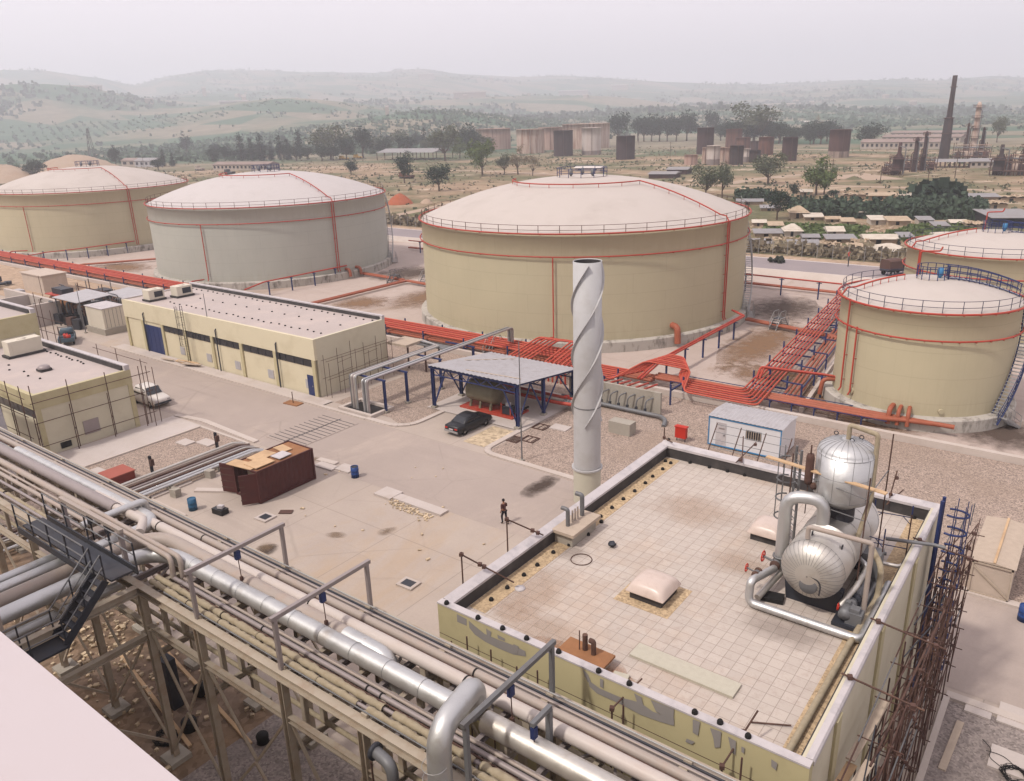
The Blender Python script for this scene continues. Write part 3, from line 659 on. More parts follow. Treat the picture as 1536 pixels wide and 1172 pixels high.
for k, (p, lab) in enumerate((([(-5.4,28.0,8.6),(-5.0,27.4,9.3),(-5.0,25.6,9.3),(-5.3,24.9,8.8)],'grey pipe looping over the pumps'),([(-4.75,28.3,8.5),(-4.75,24.9,8.5)],'low grey pipe beside the pump skid'),([(-5.6,28.3,8.9),(-4.2,28.5,8.9),(-4.2,29.6,8.5)],'short grey pipe behind the pumps'),([(-7.6,29.6,8.5),(-4.9,29.9,8.5)],'dark pipe lying behind the drum'))):
    pipe('pump_line', p, .1 if k < 2 else .07, 'clad_warm' if k % 2 == 0 else 'grey_steel', lab, bend=.2)
solo(MB().cbox(-4.75,24.75,ZR+.35,.5,.45,.5).cbox(-4.75,24.75,ZR+.66,.3,.3,.14), 'junction_box', M['grey_steel'], 'small grey box at the front end of the pump skid', 'box')
solo(MB().cbox(-7.55,24.75,ZR+.09,.8,.5,.16,.2), 'rubber_block', M['rubber'], 'black block lying at the left front of the drum', 'block')
solo(MB().box(-5.3,-4.7,27.5,28.2,ZR+.2,ZR+1.3), 'control_box', M['grey_steel'], 'upright grey control box at the rear of the pump skid', 'box')
tubepole('scaffold_pole', [((-5.9,18.4,ZR+.05),(-4.9,18.9,ZR+.08))], 'short red tube lying on the tiles by the lagged pipe', .025)
# caged ladder beside the column
def caged_ladder(name, x, y, z0, z1, zc, label, mat, r=.38, out=(-1,0), th=1.0):
    t = thing(name, label, 'ladder', (x,y,z0))
    ox, oy = out; sx, sy = -oy, ox
    for k in (-.22,.22): MB().tube([(x+sx*k,y+sy*k,z0),(x+sx*k,y+sy*k,z1)],.032*th,6).build('rail', M[mat], t)
    z = z0+.3
    while z < z1-.1: MB().tube([(x-sx*.22,y-sy*.22,z),(x+sx*.22,y+sy*.22,z)],.014*th,4).build('rung', M[mat], t); z += .3
    c = MB(); z = zc
    while z <= z1+.01:
        c.tube([(x+sx*.3*math.cos(a)*1.25+ox*r*(1+math.sin(a))-ox*.02, y+sy*.3*math.cos(a)*1.25+oy*r*(1+math.sin(a)), z) for a in np.linspace(-.5,math.pi+.5,11)], .02*th, 5); z += .8
    for a in np.linspace(0,math.pi,5):
        p = (x+sx*.375*math.cos(a)+ox*r*(1+math.sin(a)), y+sy*.375*math.cos(a)+oy*r*(1+math.sin(a)))
        c.bar((*p,zc),(*p,z1),.03*th,.012*th)
    c.build('cage', M[mat], t); return t
caged_ladder('caged_ladder', -8.15, 28.4, ZR, 12.75, 9.9, 'grey caged ladder standing left of the upright vessel', 'grey_steel', out=(-.75,-.66), th=1.7)
# scaffold round the column
t = thing('tube_scaffold', 'rust coloured scaffold tubes and plank wrapped round the upright vessel', 'scaffold', (-6.5,26.2,ZR))
for x, y, z1 in ((-7.95,27.0,13.1),(-5.05,25.9,13.3),(-5.0,28.5,14.0)): MB().tube([(x,y,ZR),(x,y,z1)],.026,6).build('standard', M['rust'], t)
for p, q in (((-7.95,27.0,11.4),(-5.05,25.9,11.7)),((-7.95,27.0,12.4),(-5.05,25.9,12.5)),((-5.05,25.9,12.6),(-5.0,28.5,12.6))): MB().tube([p,q],.02,5).build('ledger', M['grey_steel'], t)
MB().bar((-8.9,27.0,12.75),(-4.55,26.2,12.75),.2,.045).build('plank', M['wood_raw'], t)
def sframe(x, y0, y1, z0, z1, label, mats=('blue_light','rust')):
    t = thing('tube_scaffold', label, 'scaffold', (x,(y0+y1)/2,z0))
    for y in (y0,y1): MB().tube([(x,y,z0),(x,y,z1)],.024,6).build('standard', M[mats[1]], t); MB().tube([(x,y,z1-.02),(x,y,z1+.35)],.026,6).build('sleeve', M[mats[0]], t)
    for z in (z0+.5,z1-.15): MB().tube([(x,y0,z),(x,y1,z)],.02,5).build('ledger', M[mats[0]], t)
    MB().tube([(x,y0,z1-.45),(x,y0+.3,z1-.15)],.018,5).build('brace', M[mats[0]], t); MB().tube([(x,y1,z1-.45),(x,y1-.3,z1-.15)],.018,5).build('brace', M[mats[0]], t)
    return t
o = sframe(0, -.65, .65, 0, 2.0, 'tall blue and rust scaffold frame behind the drum', ('blue','rust_dark')); o.location = at(1330,835,ZR); o.rotation_euler.z = R(-80)
c2 = dup(o, at(1290,865,ZR), R(-95), 'blue topped scaffold frame standing against the right flank of the drum', scale=(1,1,.95))
# ------------------------------------------------------------------ blue ladder and scaffold along the right wall
caged_ladder('access_ladder', X1+.25, 32.6, 0, 10.1, 2.4, 'tall navy caged ladder climbing the right wall of the tiled roof building', 'blue', r=.5, out=(1,0), th=2.3)
rnd = random.Random(5)
ys = [18.5,20.5,22.5,24.5,26.5,28.5,30.3,31.6,33.8,35.2]
for k, y in enumerate(ys):
    t = thing('scaffold_bay', 'rusty scaffold bay number %d from the rear, against the right wall' % (len(ys)-k), 'scaffold', (X1+1.0,y,0), 'scaffold bays along the right wall')
    t['label'] = ['frontmost rusty scaffold bay along the right wall, at the picture edge','rusty scaffold bay next to the frontmost one along the right wall','rusty scaffold bay beside the two grey planks on the right wall','rusty scaffold bay under the long orange pole on the right wall','rusty scaffold bay below the lagged pipe end on the right wall','rusty scaffold bay midway along the right wall','rusty scaffold bay just in front of the navy ladder','rusty scaffold bay enclosing the navy ladder','rusty scaffold bay behind the navy ladder','rearmost rusty scaffold bay beside the wrapped crate'][k]
    for dx in (.5, 1.3):
        h = 8.0+rnd.uniform(-.9,.7) if dx > 1 else 7.0+rnd.uniform(-.6,.4)
        MB().tube([(X1+dx+rnd.uniform(-.06,.06),y+rnd.uniform(-.15,.15),0),(X1+dx+rnd.uniform(-.06,.06),y+rnd.uniform(-.1,.1),h)],.03,6).build('standard', M['rust'], t)
    for q in range(3): x_, y_ = X1+rnd.uniform(.4,1.35), y+rnd.uniform(.4,1.7); MB().tube([(x_,y_,0),(x_+rnd.uniform(-.05,.05),y_,rnd.uniform(5.5,8.4))],.028,6).build('standard', M['rust_dark' if q else 'rust'], t)
    for z in (1.9,3.8,5.7,7.6):
        MB().tube([(X1+.4,y,z),(X1+1.45+rnd.uniform(0,.25),y,z+rnd.uniform(-.05,.05))],.022,5).build('transom', M['rust_dark'], t)
        if y < 34:
            for dx in (.5,1.3): MB().tube([(X1+dx,y-.3,z+.06),(X1+dx,y+2.2,z+.06+rnd.uniform(-.05,.05))],.024,5).build('ledger', M['rust'] if rnd.random()<.45 else M['rust_dark'] if rnd.random() < .6 else M['grey_steel'], t)
        MB().tube([(X1+.5,y+.1,z-1.8),(X1+1.3,y+1.2,z)],.02,5).build('brace', M['rust_dark'], t)
        MB().tube([(X1+rnd.uniform(.6,1.2),y-.2,z+.5),(X1+rnd.uniform(.6,1.2),y+2.1,z+.5+rnd.uniform(-.1,.1))],.022,5).build('ledger', M['dark_steel' if rnd.random() < .4 else 'rust_dark'], t)
        if k % 2: MB().tube([(X1+1.3,y,z-1.7),(X1+1.3,y+1.7,z)],.02,5).build('brace', M['rust_dark'], t)
        cl = MB().cbox(X1+1.3,y,z+.05,.13,.13,.13,.5); cl.build('clamp', M['rust_dark'], t)
for y, lab in ((24.3,'orange rusty tube reaching from the right wall top to the scaffold below the vessel'),(21.0,'red rusty tube reaching from the right wall top to the scaffold near the planks'),(30.6,'rusty tube from the roof edge across the scaffold near the navy ladder')):
    tubepole('scaffold_pole', [((X1-.35,y,ZT+.12),(X1+1.9,y+.25,ZT-.3))], lab, .032, clamps=((X1-.1,y,ZT+.1),(X1+1.6,y+.2,ZT-.25)))
tubepole('scaffold_pole', [((X1+1.0,19.5,7.6),(X1+1.45,27.0,8.6))], 'long orange tube sloping along the outer scaffold on the right wall', .036, mat='rust')
solo(MB().bar((X1+.35,20.2,6.9),(X1+.6,23.4,6.9),.26,.05), 'plank', M['wood'], 'grey plank laid on the right wall scaffold, the farther of two', 'plank')
solo(MB().bar((X1+.5,17.4,6.9),(X1+.85,20.4,6.95),.26,.05), 'plank', M['wood'], 'brownish plank at the picture bottom on the right wall scaffold', 'plank')
solo(MB().bar((X1+.15,17.2,6.7),(X1+.4,20.3,6.7),.3,.04), 'plank', M['wood_raw'], 'wide dusty board tight against the right wall at the picture bottom', 'plank')
solo(MB().bar((-1.75,29.4,.05),(-1.6,32.7,.05),.28,.06), 'plank', M['wood'], 'pale plank lying on the grey gravel beside the scaffold', 'plank')
solo(MB().box(-.35,1.3,30.6,32.0,.02,.12), 'cover_slab', M['path'], 'pale concrete slab lying on the grey gravel under the cable coil', 'slab')
solo(MB().box(-1.6,-.6,33.5,34.15,.02,.1), 'cover_slab', M['path'], 'concrete access cover set beside the kerb on the grey gravel', 'slab')
solo(MB().box(-.4,1.4,33.6,35.0,.03,.1), 'cover_slab', M['path'], 'large concrete slab at the right picture edge across the kerb', 'slab')
cmb = MB()
for k in range(9): 
    g = rnd.uniform(0,6); cmb.tube([(rnd.uniform(-.08,.08)+(.42+rnd.uniform(-.1,.12))*math.cos(g+a), rnd.uniform(-.08,.08)+(.42+rnd.uniform(-.1,.12))*math.sin(g+a), .02+.012*k) for a in np.linspace(0,6.28,18)], .014, 5)
cmb.tube([(-.4,.1,.03),(-1.0,.5,.02),(-.9,1.0,.02),(-1.3,1.4,.02)], .014, 5, .4); cmb.tube([(.3,.2,.03),(-.5,.9,.02),(-1.1,.8,.02)], .014, 5, .3)
o = solo(cmb, 'cable_coil', M['rubber'], 'tangled coil of black cable on the grey gravel at bottom right', 'cable'); o.location = (.25,31.0,.14)
# wrapped crate
t = thing('wrapped_crate', 'long wooden crate wrapped in dusty sheeting beside the road', 'crate', (-2,46.2,0))
MB().box(-3.0,-1.1,43.6,49.2,.12,2.05).jitter(.02,2).build('box', M['plastic'], t)
lid = MB().prof([(-3.1,2.05),(-1.0,2.05),(-2.05,2.17)],'y',43.5,49.3).build('sheet_lid', M['wood'], t); MB().bar((-2.0,43.48,2.2),(-2.0,49.32,2.2),.12,.05).build('batten', M['wood_raw'], lid)
for p, q in (((-3.0,43.55,.15),(-1.1,43.55,.15)),((-2.9,43.56,1.7),(-1.2,43.56,.3)),((-3.0,43.55,1.95),(-1.1,43.55,1.95)),((-1.14,43.55,.1),(-1.14,43.55,2.0)),((-2.96,43.55,.1),(-2.96,43.55,2.0))): MB().bar(p,q,.06,.1).build('batten', M['wood'], t)
# ================================================================== the building the picture is taken from: only its roof edge shows
t = thing('vantage_building', 'plain white painted roof edge filling the lower left corner', 'building', (-12,-4,0))
MB().box(-40,6,-9,1.18,0,21.7).build('wall', M['cream_wall'], t); MB().box(-40.1,6.1,-9.1,1.36,21.7,22.0).build('roof_edge', M['ledge'], t)
# ================================================================== elevated pipe rack running across the foreground
RY0, RY1, RZ = 11.9, 15.95, 8.45
XS = [-84.5,-79.8,-75.1,-70.4,-65.7,-61.0,-56.3,-51.6,-46.9,-42.2,-37.3,-32.4,-27.5,-23.65,-18.9,-15.1,-11.05,-6.6,-2.0,2.6,7.2]
rk = thing('pipe_rack', 'long cream painted steel pipe rack with braced legs across the foreground', 'pipe rack', (-40,14,0))
for k, x in enumerate(XS):
    for y in (RY0, RY1):
        if -33 < x < -27 or True:
            l = MB().ibeam((x,y,.25),(x,y,RZ-.3),.26,.26,.03,(1,0,0)).build('leg', M['rack'], rk)
            MB().cbox(x,y,.13,.9,.9,.26).build('footing', M['conc'], l)
    MB().ibeam((x,RY0+.14,RZ-.42),(x,RY1-.14,RZ-.42),.2,.3,.03).build('transom', M['rack'], rk)
    MB().ibeam((x,RY0+.14,5.2),(x,RY1-.14,5.2),.18,.22,.03).build('transom', M['rack'], rk)
    if k < len(XS)-1:
        x2 = XS[k+1]; xm = (x+x2)/2
        for y in (RY0, RY1):
            MB().ibeam((x+.13,y,6.62),(x2-.13,y,6.62),.2,.24,.03).build('strut', M['rack'], rk)
        MB().bar((x+.1,RY0+.04,6.4),(xm,RY0+.04,3.4),.09).build('brace', M['rack'], rk); MB().bar((x2-.1,RY0+.04,6.4),(xm,RY0+.04,3.4),.09).build('brace', M['rack'], rk)
        MB().bar((x+.1,RY0-.04,.6),(xm,RY0-.04,3.4),.09).build('brace', M['rack'], rk); MB().bar((x2-.1,RY0+.04,.6),(xm,RY0-.04,3.4),.09).build('brace', M['rack'], rk)
        if k > 9: 
            MB().bar((x+.1,RY1,6.4),(x2-.1,RY1,1.0),.08).build('brace', M['rack'], rk)
            for xq in (xm,(x+xm)/2,(xm+x2)/2): MB().ibeam((xq,RY0+.12,RZ-.42),(xq,RY1-.12,RZ-.42),.16,.24,.03).build('transom', M['rack' if xq == xm else 'rack_grey'], rk)
            MB().bar((x+.1,RY0+.2,RZ-.5),(xm,RY1-.2,RZ-.5),.08).build('brace', M['rack_grey'], rk); MB().bar((xm,RY1-.2,RZ-.5),(x2-.1,RY0+.2,RZ-.5),.08).build('brace', M['rack_grey'], rk)
MB().ibeam((-85,RY0,RZ-.15),(10,RY0,RZ-.15),.3,.34,.035).build('main_beam', M['rack'], rk)
MB().ibeam((-85,RY1,RZ-.15),(10,RY1,RZ-.15),.3,.34,.035).build('main_beam', M['rack'], rk)
# cross rack running towards the viewer on the left
cr = thing('cross_rack', 'shorter cream pipe rack joining the long rack from the lower left', 'pipe rack', (-30,0,0))
for y in (7.2, 2.5):
    for x in (-32.4,-27.5):
        l = MB().ibeam((x,y,.25),(x,y,RZ-.3),.26,.26,.03,(1,0,0)).build('leg', M['rack'], cr); MB().cbox(x,y,.13,.9,.9,.26).build('footing', M['conc'], l)
    MB().ibeam((-32.3,y,RZ-.42),(-27.6,y,RZ-.42),.2,.3,.03).build('transom', M['rack'], cr)
for x in (-32.4,-27.5):
    MB().ibeam((x,-4,RZ-.15),(x,RY0-.16,RZ-.15),.3,.34,.035).build('main_beam', M['rack'], cr); MB().ibeam((x,-4,6.2),(x,RY0-.16,6.2),.24,.26,.03).build('strut', M['rack'], cr)
    MB().bar((x,7.1,6.0),(x,RY0-.1,1.0),.1).build('brace', M['rack'], cr)
for y in (9.6,4.6): MB().ibeam((-32.3,y,RZ-.42),(-27.6,y,RZ-.42),.16,.24,.03).build('transom', M['rack'], cr)
# goal frames with hoists
def goal(x, mat, label, z=10.4, hoist=.62):
    t = thing('hoist_gantry', label, 'hoist frame', (x,14,RZ), 'goal shaped hoist frames on the rack')
    for y in (RY0+.05,RY1-.1): MB().bar((x,y,RZ+.03),(x,y,z-.07),.13).build('post', M[mat], t)
    MB().bar((x,RY0-.1,z),(x,RY1+.05,z),.14).build('beam', M[mat], t)
    y = RY0+(RY1-RY0)*hoist-.55
    h = thing('chain_hoist', 'blue chain hoist hanging from the '+label.split(' hoist frame')[0]+' hoist frame', 'hoist', (x,y,z-.3), 'chain hoists over the rack')
    MB().cbox(x,y,z-.3,.13,.2,.34).build('body', M['blue'], h); MB().tube([(x,y,z-.45),(x,y+.02,z-1.25)],.018,5).build('chain', M['rust_dark'], h); MB().cbox(x,y+.02,z-1.32,.1,.1,.18).build('hook', M['rust_dark'], h)
goal(-23.65,'rack_grey','pale grey hoist frame third from the right on the rack'); goal(-18.9,'rack_grey','pale grey hoist frame second from the right on the rack'); 
goal(-11.05,'grey_steel','dark grey hoist frame standing over the silver expansion loop')
t = thing('davit', 'short dark grey hoist arm beside the silver pipe near the yellow wall', 'davit', (-9.95,14.5,RZ))
MB().bar((-9.95,14.1,RZ),(-9.95,14.1,9.85),.15).build('post', M['grey_steel'], t); MB().bar((-9.95,14.17,9.9),(-9.95,13.3,9.9),.13).build('arm', M['grey_steel'], t)
h = thing('chain_hoist', 'blue chain hoist hanging from the short davit', 'hoist', (-9.95,13.35,9.7), 'chain hoists over the rack')
MB().cbox(-9.95,13.4,9.6,.13,.18,.36).build('body', M['blue'], h); MB().tube([(-9.95,13.4,9.45),(-9.95,13.4,9.2)],.018,5).build('chain', M['rust_dark'], h)
t = thing('hoist_gantry', 'pale hoist frame standing over the walkway at the rack junction', 'hoist frame', (-31,12,RZ), 'goal shaped hoist frames on the rack')
for x in (-33.3,-28.55): MB().bar((x,12.05,RZ),(x,12.05,10.35),.16).build('post', M['rack_grey'], t)
MB().bar((-33.45,12.05,10.42),(-28.4,12.05,10.42),.15).build('beam', M['rack_pink'], t)
for x in (-31.0,-29.6):
    h = thing('chain_hoist', 'dark hoist hanging over the walkway at the rack junction', 'hoist', (x,12.05,10.1), 'dark hoists at the rack junction'); MB().cbox(x,12.05,10.15,.16,.16,.36).build('body', M['dark_steel'], h); MB().tube([(x,12.05,10),(x,12.05,9.2)],.03,5).build('chain', M['black'], h)
t = thing('steel_post', 'wide pale grey steel post rising beside the white roof edge', 'post', (-27.6,6.4,RZ))
MB().ibeam((-27.9,7.2,RZ),(-27.9,7.2,11.2),.3,.26,.03,(1,0,0)).build('post', M['rack_pink'], t); MB().bar((-27.9,7.2,11.2),(-32.4,7.2,11.2),.16).build('beam', M['rack_pink'], t)
# pipes on the rack ------------------------------------------------ y, z, r, material, x0, x1, label
def rackpipe(y, z, r, m, x0, x1, label, group=None, bands=(), n=12):
    x1 = 10 if x1 > -2 else x1
    t = thing('rack_pipe', label, 'pipe', ((x0+x1)/2,y,z), group)
    MB().tube([(x0,y,z),(x1,y,z)], r, n).build('pipe', M[m], t)
    for b in bands: MB().lathe([(r+.006,-.03),(r+.014,-.03),(r+.014,.03),(r+.006,.03)], (b,y,z), 14, axis='x').build('band', M['rubber'], t)
    sh = MB()
    k = 0
    for x in XS:
        if x0 < x < x1 and x > -50: MB().box(x-.12,x+.12,y-.07,y+.07,RZ-.26,z-r*.9).build('shoe', M['rack'], t)
    return t
def lagpipe(y, z, r, x0, x1, label):
    x1 = 10 if x1 > -2 else x1
    t = thing('rack_pipe', label, 'pipe', ((x0+x1)/2,y,z)); rn = random.Random(int(y*100)); x = x0; core = MB().tube([(x0,y,z),(x1,y,z)], r*.55, 8).build('pipe', M['rack_grey'], t)
    while x < x1-.3:
        L = rn.uniform(1.4,3.4); e = min(x+L, x1); n = max(3,int((e-x)/.16)); mb = MB()
        P = [(r*(1+rn.uniform(-.2,.25)), x+(e-x)*i/n) for i in range(n+1)]
        mb.lathe(P, (0,y,z), 9, axis='x'); mb.build('lagging', M['lag'], t); x = e+(rn.uniform(.05,.5) if rn.random() < .45 else .02)
lagpipe(12.22, RZ+.12, .105, -27.2, 0, 'rope lagged pipe nearest the front beam of the rack')
lagpipe(12.5, RZ+.14, .115, -27.2, 0, 'rope lagged pipe second from the front beam of the rack')
lagpipe(12.3, RZ+.12, .105, -84, -32, 'rope lagged pipe along the front of the rack at far left')
rackpipe(12.82, RZ+.16, .085, 'rack_grey', -26.6, 0, 'mauve grey pipe just behind the lagged pipes of the rack', bands=(-21,-15.8,-15.2))
rackpipe(13.05, RZ+.13, .055, 'rack_pink', -26.4, 0, 'slim pinkish pipe between the mauve pipe and the big silver pipe')
rackpipe(13.2, RZ+.05, .025, 'rack_grey', -22, 0, 'thin rod like tube just in front of the big silver pipe')
for x in (-26.6,-26.35): 
    y = 12.82 if x < -26.5 else 13.05
    pipe('riser_pipe', [(x,y,RZ+.15),(x-.05,y+.05,RZ+1.0),(x-7,y+.1,RZ+1.0)], .1, 'rack_pink', 'pinkish pipe dropping in a bend beside the silver elbow, %s of two' % ('front' if y < 13 else 'rear'), bend=.3)
t = thing('silver_main', 'thick shiny silver pipe coming from the lower left and turning along the rack', 'pipe', (-20,13.45,9))
MB().tube([(-28.85,-3,8.95),(-28.85,13.45,8.95),(-13.0,13.45,9.02)], .31, 20, 2.0, seg=8).build('pipe', M['clad'], t)
for x in np.arange(-26,-13,1.5): MB().ring((x,13.45,9.02), .312, .007, 20, 4, 'x').build('seam', M['grey_steel'], t)
t = thing('expansion_loop', 'big silver pipe arch rising from the rack and dropping in front of it', 'pipe', (-12.1,12.5,9))
MB().tube([(-13.0,13.45,9.03),(-12.1,13.45,9.03),(-12.0,13.5,10.15),(-11.65,11.55,10.15),(-11.65,11.3,2.0)], .33, 20, .75, seg=8).build('pipe', M['clad'], t)
for z in (9.2,8.8,8.4): MB().ring((-11.65,11.33,z), .333, .01, 20, 4).build('seam', M['rail_pale'], t)
rackpipe(13.5, 8.98, .32, 'clad_warm', -11.7, 0, 'thick crumpled silver pipe continuing right of the arch', n=18)
MB().lathe([(.34,-.1),(.37,-.1),(.37,.1),(.34,.1)], (-11.55,13.5,8.98), 18, axis='x')
t = thing('pale_main', 'thick pale pinkish pipe lying behind the big silver pipe', 'pipe', (-24,14.1,8.8))
MB().tube([(-30.0,-3,8.9),(-30.0,14.1,8.9),(-17.2,14.1,8.75)], .29, 18, 1.6, seg=8).build('pipe', M['rack_pink'], t)
MB().tube([(-18.2,14.1,8.76),(-16.2,14.1,8.72),(-15.9,14.1,7.4)], .3, 18, .5).build('end_elbow', M['clad'], t)
pipe('silver_branch', [(-30.95,-3,8.85),(-30.95,14.75,8.85),(-45,14.75,8.85)], .24, 'clad', 'silver pipe of the cross rack turning away to the left', bend=1.0, n=14)
pipe('silver_branch', [(-31.75,-3,8.8),(-31.75,11.6,8.8)], .2, 'clad', 'slimmer silver pipe at the left edge of the cross rack', n=14)
pipe('silver_branch', [(-29.6,-3,7.6),(-29.6,13,7.6)], .2, 'clad', 'silver pipe on the lower tier of the cross rack', n=12)
rackpipe(14.55, RZ+.38, .215, 'white_pipe', -36, 0, 'long white jacketed pipe along the middle of the rack', bands=(-30.5,-20.5,-13.3), n=16)
rackpipe(14.86, RZ+.02, .05, 'rack', -84, 0, 'slim cream pipe right behind the white jacketed pipe'); rackpipe(14.98, RZ-.0, .04, 'rack_grey', -84, 0, 'slim grey pipe in the narrow gap before the pink pipe')
rackpipe(15.22, RZ+.2, .14, 'rack_pink', -84, 0, 'pinkish pipe between the white pipe and the grey tray', bands=(-28.3,-21,-13.5), n=14)
rackpipe(15.56, RZ+.12, .085, 'rack_grey', -84, 0, 'grey pipe nearest the rear beam of the rack')
for k, (y, z, r, m) in enumerate(((12.05,8.62,.028,'grey_steel'),(12.68,8.56,.035,'rust'),(13.0,8.5,.03,'dark_steel'),(13.85,8.52,.05,'rack_grey'),(14.8,8.72,.035,'rail_pale'),(15.04,8.62,.03,'rust'),(15.38,8.6,.035,'grey_steel'),(15.46,8.7,.03,'rack_pink'),(15.7,8.6,.04,'dark_steel'),(15.76,8.72,.028,'rail_pale'))):
    rackpipe(y, z, r, m, -26 if y < 14 else -84, 0, ['thin grey conduit at the front edge of the rack','thin rusty tube behind the second lagged pipe','thin dark cable line before the big silver pipe','thin mauve tube hidden behind the big silver pipe','thin pale tube along the rear flank of the white pipe','thin rusty tube between white and pinkish pipe','thin grey tube just behind the pinkish pipe','thin pale tube beside the grey rear pipe','thin dark cable line close to the rear beam','thin pale conduit on the rear beam of the rack'][k], n=6)
t = thing('cable_tray', 'dark slotted cable tray running along the rear half of the rack', 'cable tray', (-40,14.92,8.4)); MB().box(-84,10,14.74,15.06,8.36,8.40).build('tray', M['dark_steel'], t)
for k in range(4): MB().tube([(-84,14.79+.07*k,8.43),(10,14.79+.07*k,8.43)],.022,5).build('cable', M['rubber'], t)
for y, z, r, m, x1, lab in ((12.05,8.75,.06,'rack_grey',-33.6,'thin mauve pipe at the very front of the left stretch of the rack'),(13.32,8.72,.06,'rack_pink',-33.5,'thin pale pipe squeezed before the pinkish pipe at far left'),(13.9,8.65,.07,'rack_grey',-33.6,'thin grey tube tucked under the thick grey pipe at far left'),(14.55,8.75,.09,'rack_pink',-36.5,'pale pipe behind the thick grey pipe at far left'),(12.6,5.45,.12,'rack_grey',-1,'mauve pipe on the lower tier of the rack, nearest the front'),(13.3,5.42,.09,'lag',-1,'lagged pipe on the lower tier of the rack'),(14.3,5.46,.14,'rack_pink',-1,'pale pipe on the lower tier of the rack, middle one'),(15.2,5.42,.1,'rust',-1,'rusty pipe on the lower tier of the rack, rearmost'),(14.2,9.0,.25,'rack_grey',-33.5,'thick grey pipe on the left stretch of the rack'),(13.6,8.85,.15,'rack_pink',-33,'pinkish pipe in front of the thick grey pipe at far left'),(13.05,8.7,.1,'rack_pink',-33.4,'slim pinkish pipe in the left stretch of the rack'),(12.7,8.65,.07,'rack_grey',-33.4,'slim grey pipe near the front of the left stretch')): rackpipe(y,z,r,m,-84,x1,lab)
pipe('crossover_pipe', [(-32.6,12.3,9.25),(-32.6,15.1,9.25),(-32.6,15.1,8.3)], .16, 'clad', 'silver pipe crossing over the rack and bending down at its far side', bend=.3)
pipe('crossover_pipe', [(-33.8,14.2,9.0),(-31.3,14.3,9.0),(-30.4,13.6,9.0)], .2, 'white_pipe', 'short white pipe joining the grey pipe near the junction', bend=.3)
# walkway and stairs at the junction
t = thing('walkway_stair', 'dark steel walkway and stair with handrails over the cross rack', 'stairs', (-29,10.8,8.3))
dk = MB().box(-33.6,-26.4,10.5,11.3,9.72,9.8).build('deck', M['dark_steel'], t)
for x0, x1, y, z in ((-33.6,-27.7,10.32,9.8),(-33.6,-26.4,11.46,9.8)):
    MB().box(x0,x1,y-.03,y+.03,9.55,9.85).build('stringer', M['dark_steel'], t)
    for dz in (.55,1.05): MB().tube([(x0,y,z+dz),(x1,y,z+dz)],.028,6).build('handrail', M['grey_steel'], t)
    for k in range(5): MB().bar((x0+(x1-x0)*k/4,y,z-.2),(x0+(x1-x0)*k/4,y,z+1.05),.05).build('stanchion', M['dark_steel'], t)
A, B = Vector((-27.05,10.4,9.75)), Vector((-27.05,8.7,8.1))
for dx in (-.42,.42):
    o = Vector((dx,0,0)); MB().bar(A+o,B+o,.06,.28).build('stringer', M['dark_steel'], t)
    for dz in (.55,1.05): MB().tube([A+o+Vector((0,.0,dz)),B+o+Vector((0,0,dz)),B+o+Vector((0,-2.6,dz))],.028,6).build('handrail', M['grey_steel'], t)
    for f in (0,.5,1.0): p = A.lerp(B,f)+o; MB().bar(p,p+Vector((0,0,1.05)),.045).build('stanchion', M['dark_steel'], t)
    for y in (7.6,6.4): MB().bar((-27.05+dx,y,8.0),(-27.05+dx,y,9.15),.045).build('stanchion', M['dark_steel'], t)
for k in range(6): p = A.lerp(B,(k+.5)/6); MB().box(p.x-.4,p.x+.4,p.y-.12,p.y+.12,p.z-.02,p.z+.02).build('step', M['dark_steel'], t)
MB().box(-27.6,-26.5,6.0,8.75,8.0,8.08).build('deck', M['dark_steel'], t); MB().box(-27.6,-26.5,5.95,6.05,7.8,8.1).build('stringer', M['dark_steel'], t)
# grey elbowed duct at the left picture edge
t = thing('duct_elbow', 'bulky blue grey duct bending down at the left picture edge', 'duct', (-64.5,20,0))
MB().tube([(-72,20.4,6.2),(-66,20.4,6.2),(-65.2,20.4,1.0)], .75, 18, 1.6, seg=8).build('duct', M['sheet'], t)
for k in range(5): MB().tube([(-66.5,18.9+.22*k,5.0),(-65.4,18.9+.22*k,5.0),(-65.2,18.9+.22*k,.5)], .07, 8, .4).build('pipe', M['blue'] if k%2 else M['grey_steel'], t)
MB().box(-67.5,-65.4,18.6,19.9,5.2,5.32).build('platform', M['dark_steel'], t)
# small fittings under and around the rack
t = thing('strainer_pipe', 'grey vertical pipe with dark flanged bend in front of the rack', 'pipe', (-13.3,11.2,8))
MB().tube([(-14.1,11.45,8.2),(-13.35,11.35,8.2),(-13.2,11.3,2.0)], .17, 14, .3).build('pipe', M['grey_steel'], t)
MB().lathe([(.001,-.05),(.26,-.05),(.26,.05),(.001,.05)], (-14.1,11.45,8.2), 16, axis='x').build('flange', M['dark_steel'], t); MB().tube([(-14.15,11.3,7.9),(-14.1,11.3,6.2)],.03,6).build('rod', M['rust_dark'], t)
for k, (x, y, s) in enumerate(((-30.2,15.0,1),(-28.6,13.2,1),(-25.3,14.6,.8))):
    o = solo(MB().lathe([(.001,.5),(.3,.5),(.34,.42),(.3,.1),(.34,0),(.001,0)], n=14), 'drum', M['rubber'], ['black oil drum lying under the rack beside the trench','black cable drum standing between the rack legs','black bucket near the foot of the third rack leg'][k], 'drum'); o.location = (x,y,.32 if k == 0 else .04); o.rotation_euler = (R(80) if k == 0 else 0, 0, .4); o.scale = (s,)*3
for k, (x0, x1, y) in enumerate(((-34,-25,13.3),(-34,-25,14.3))): pass
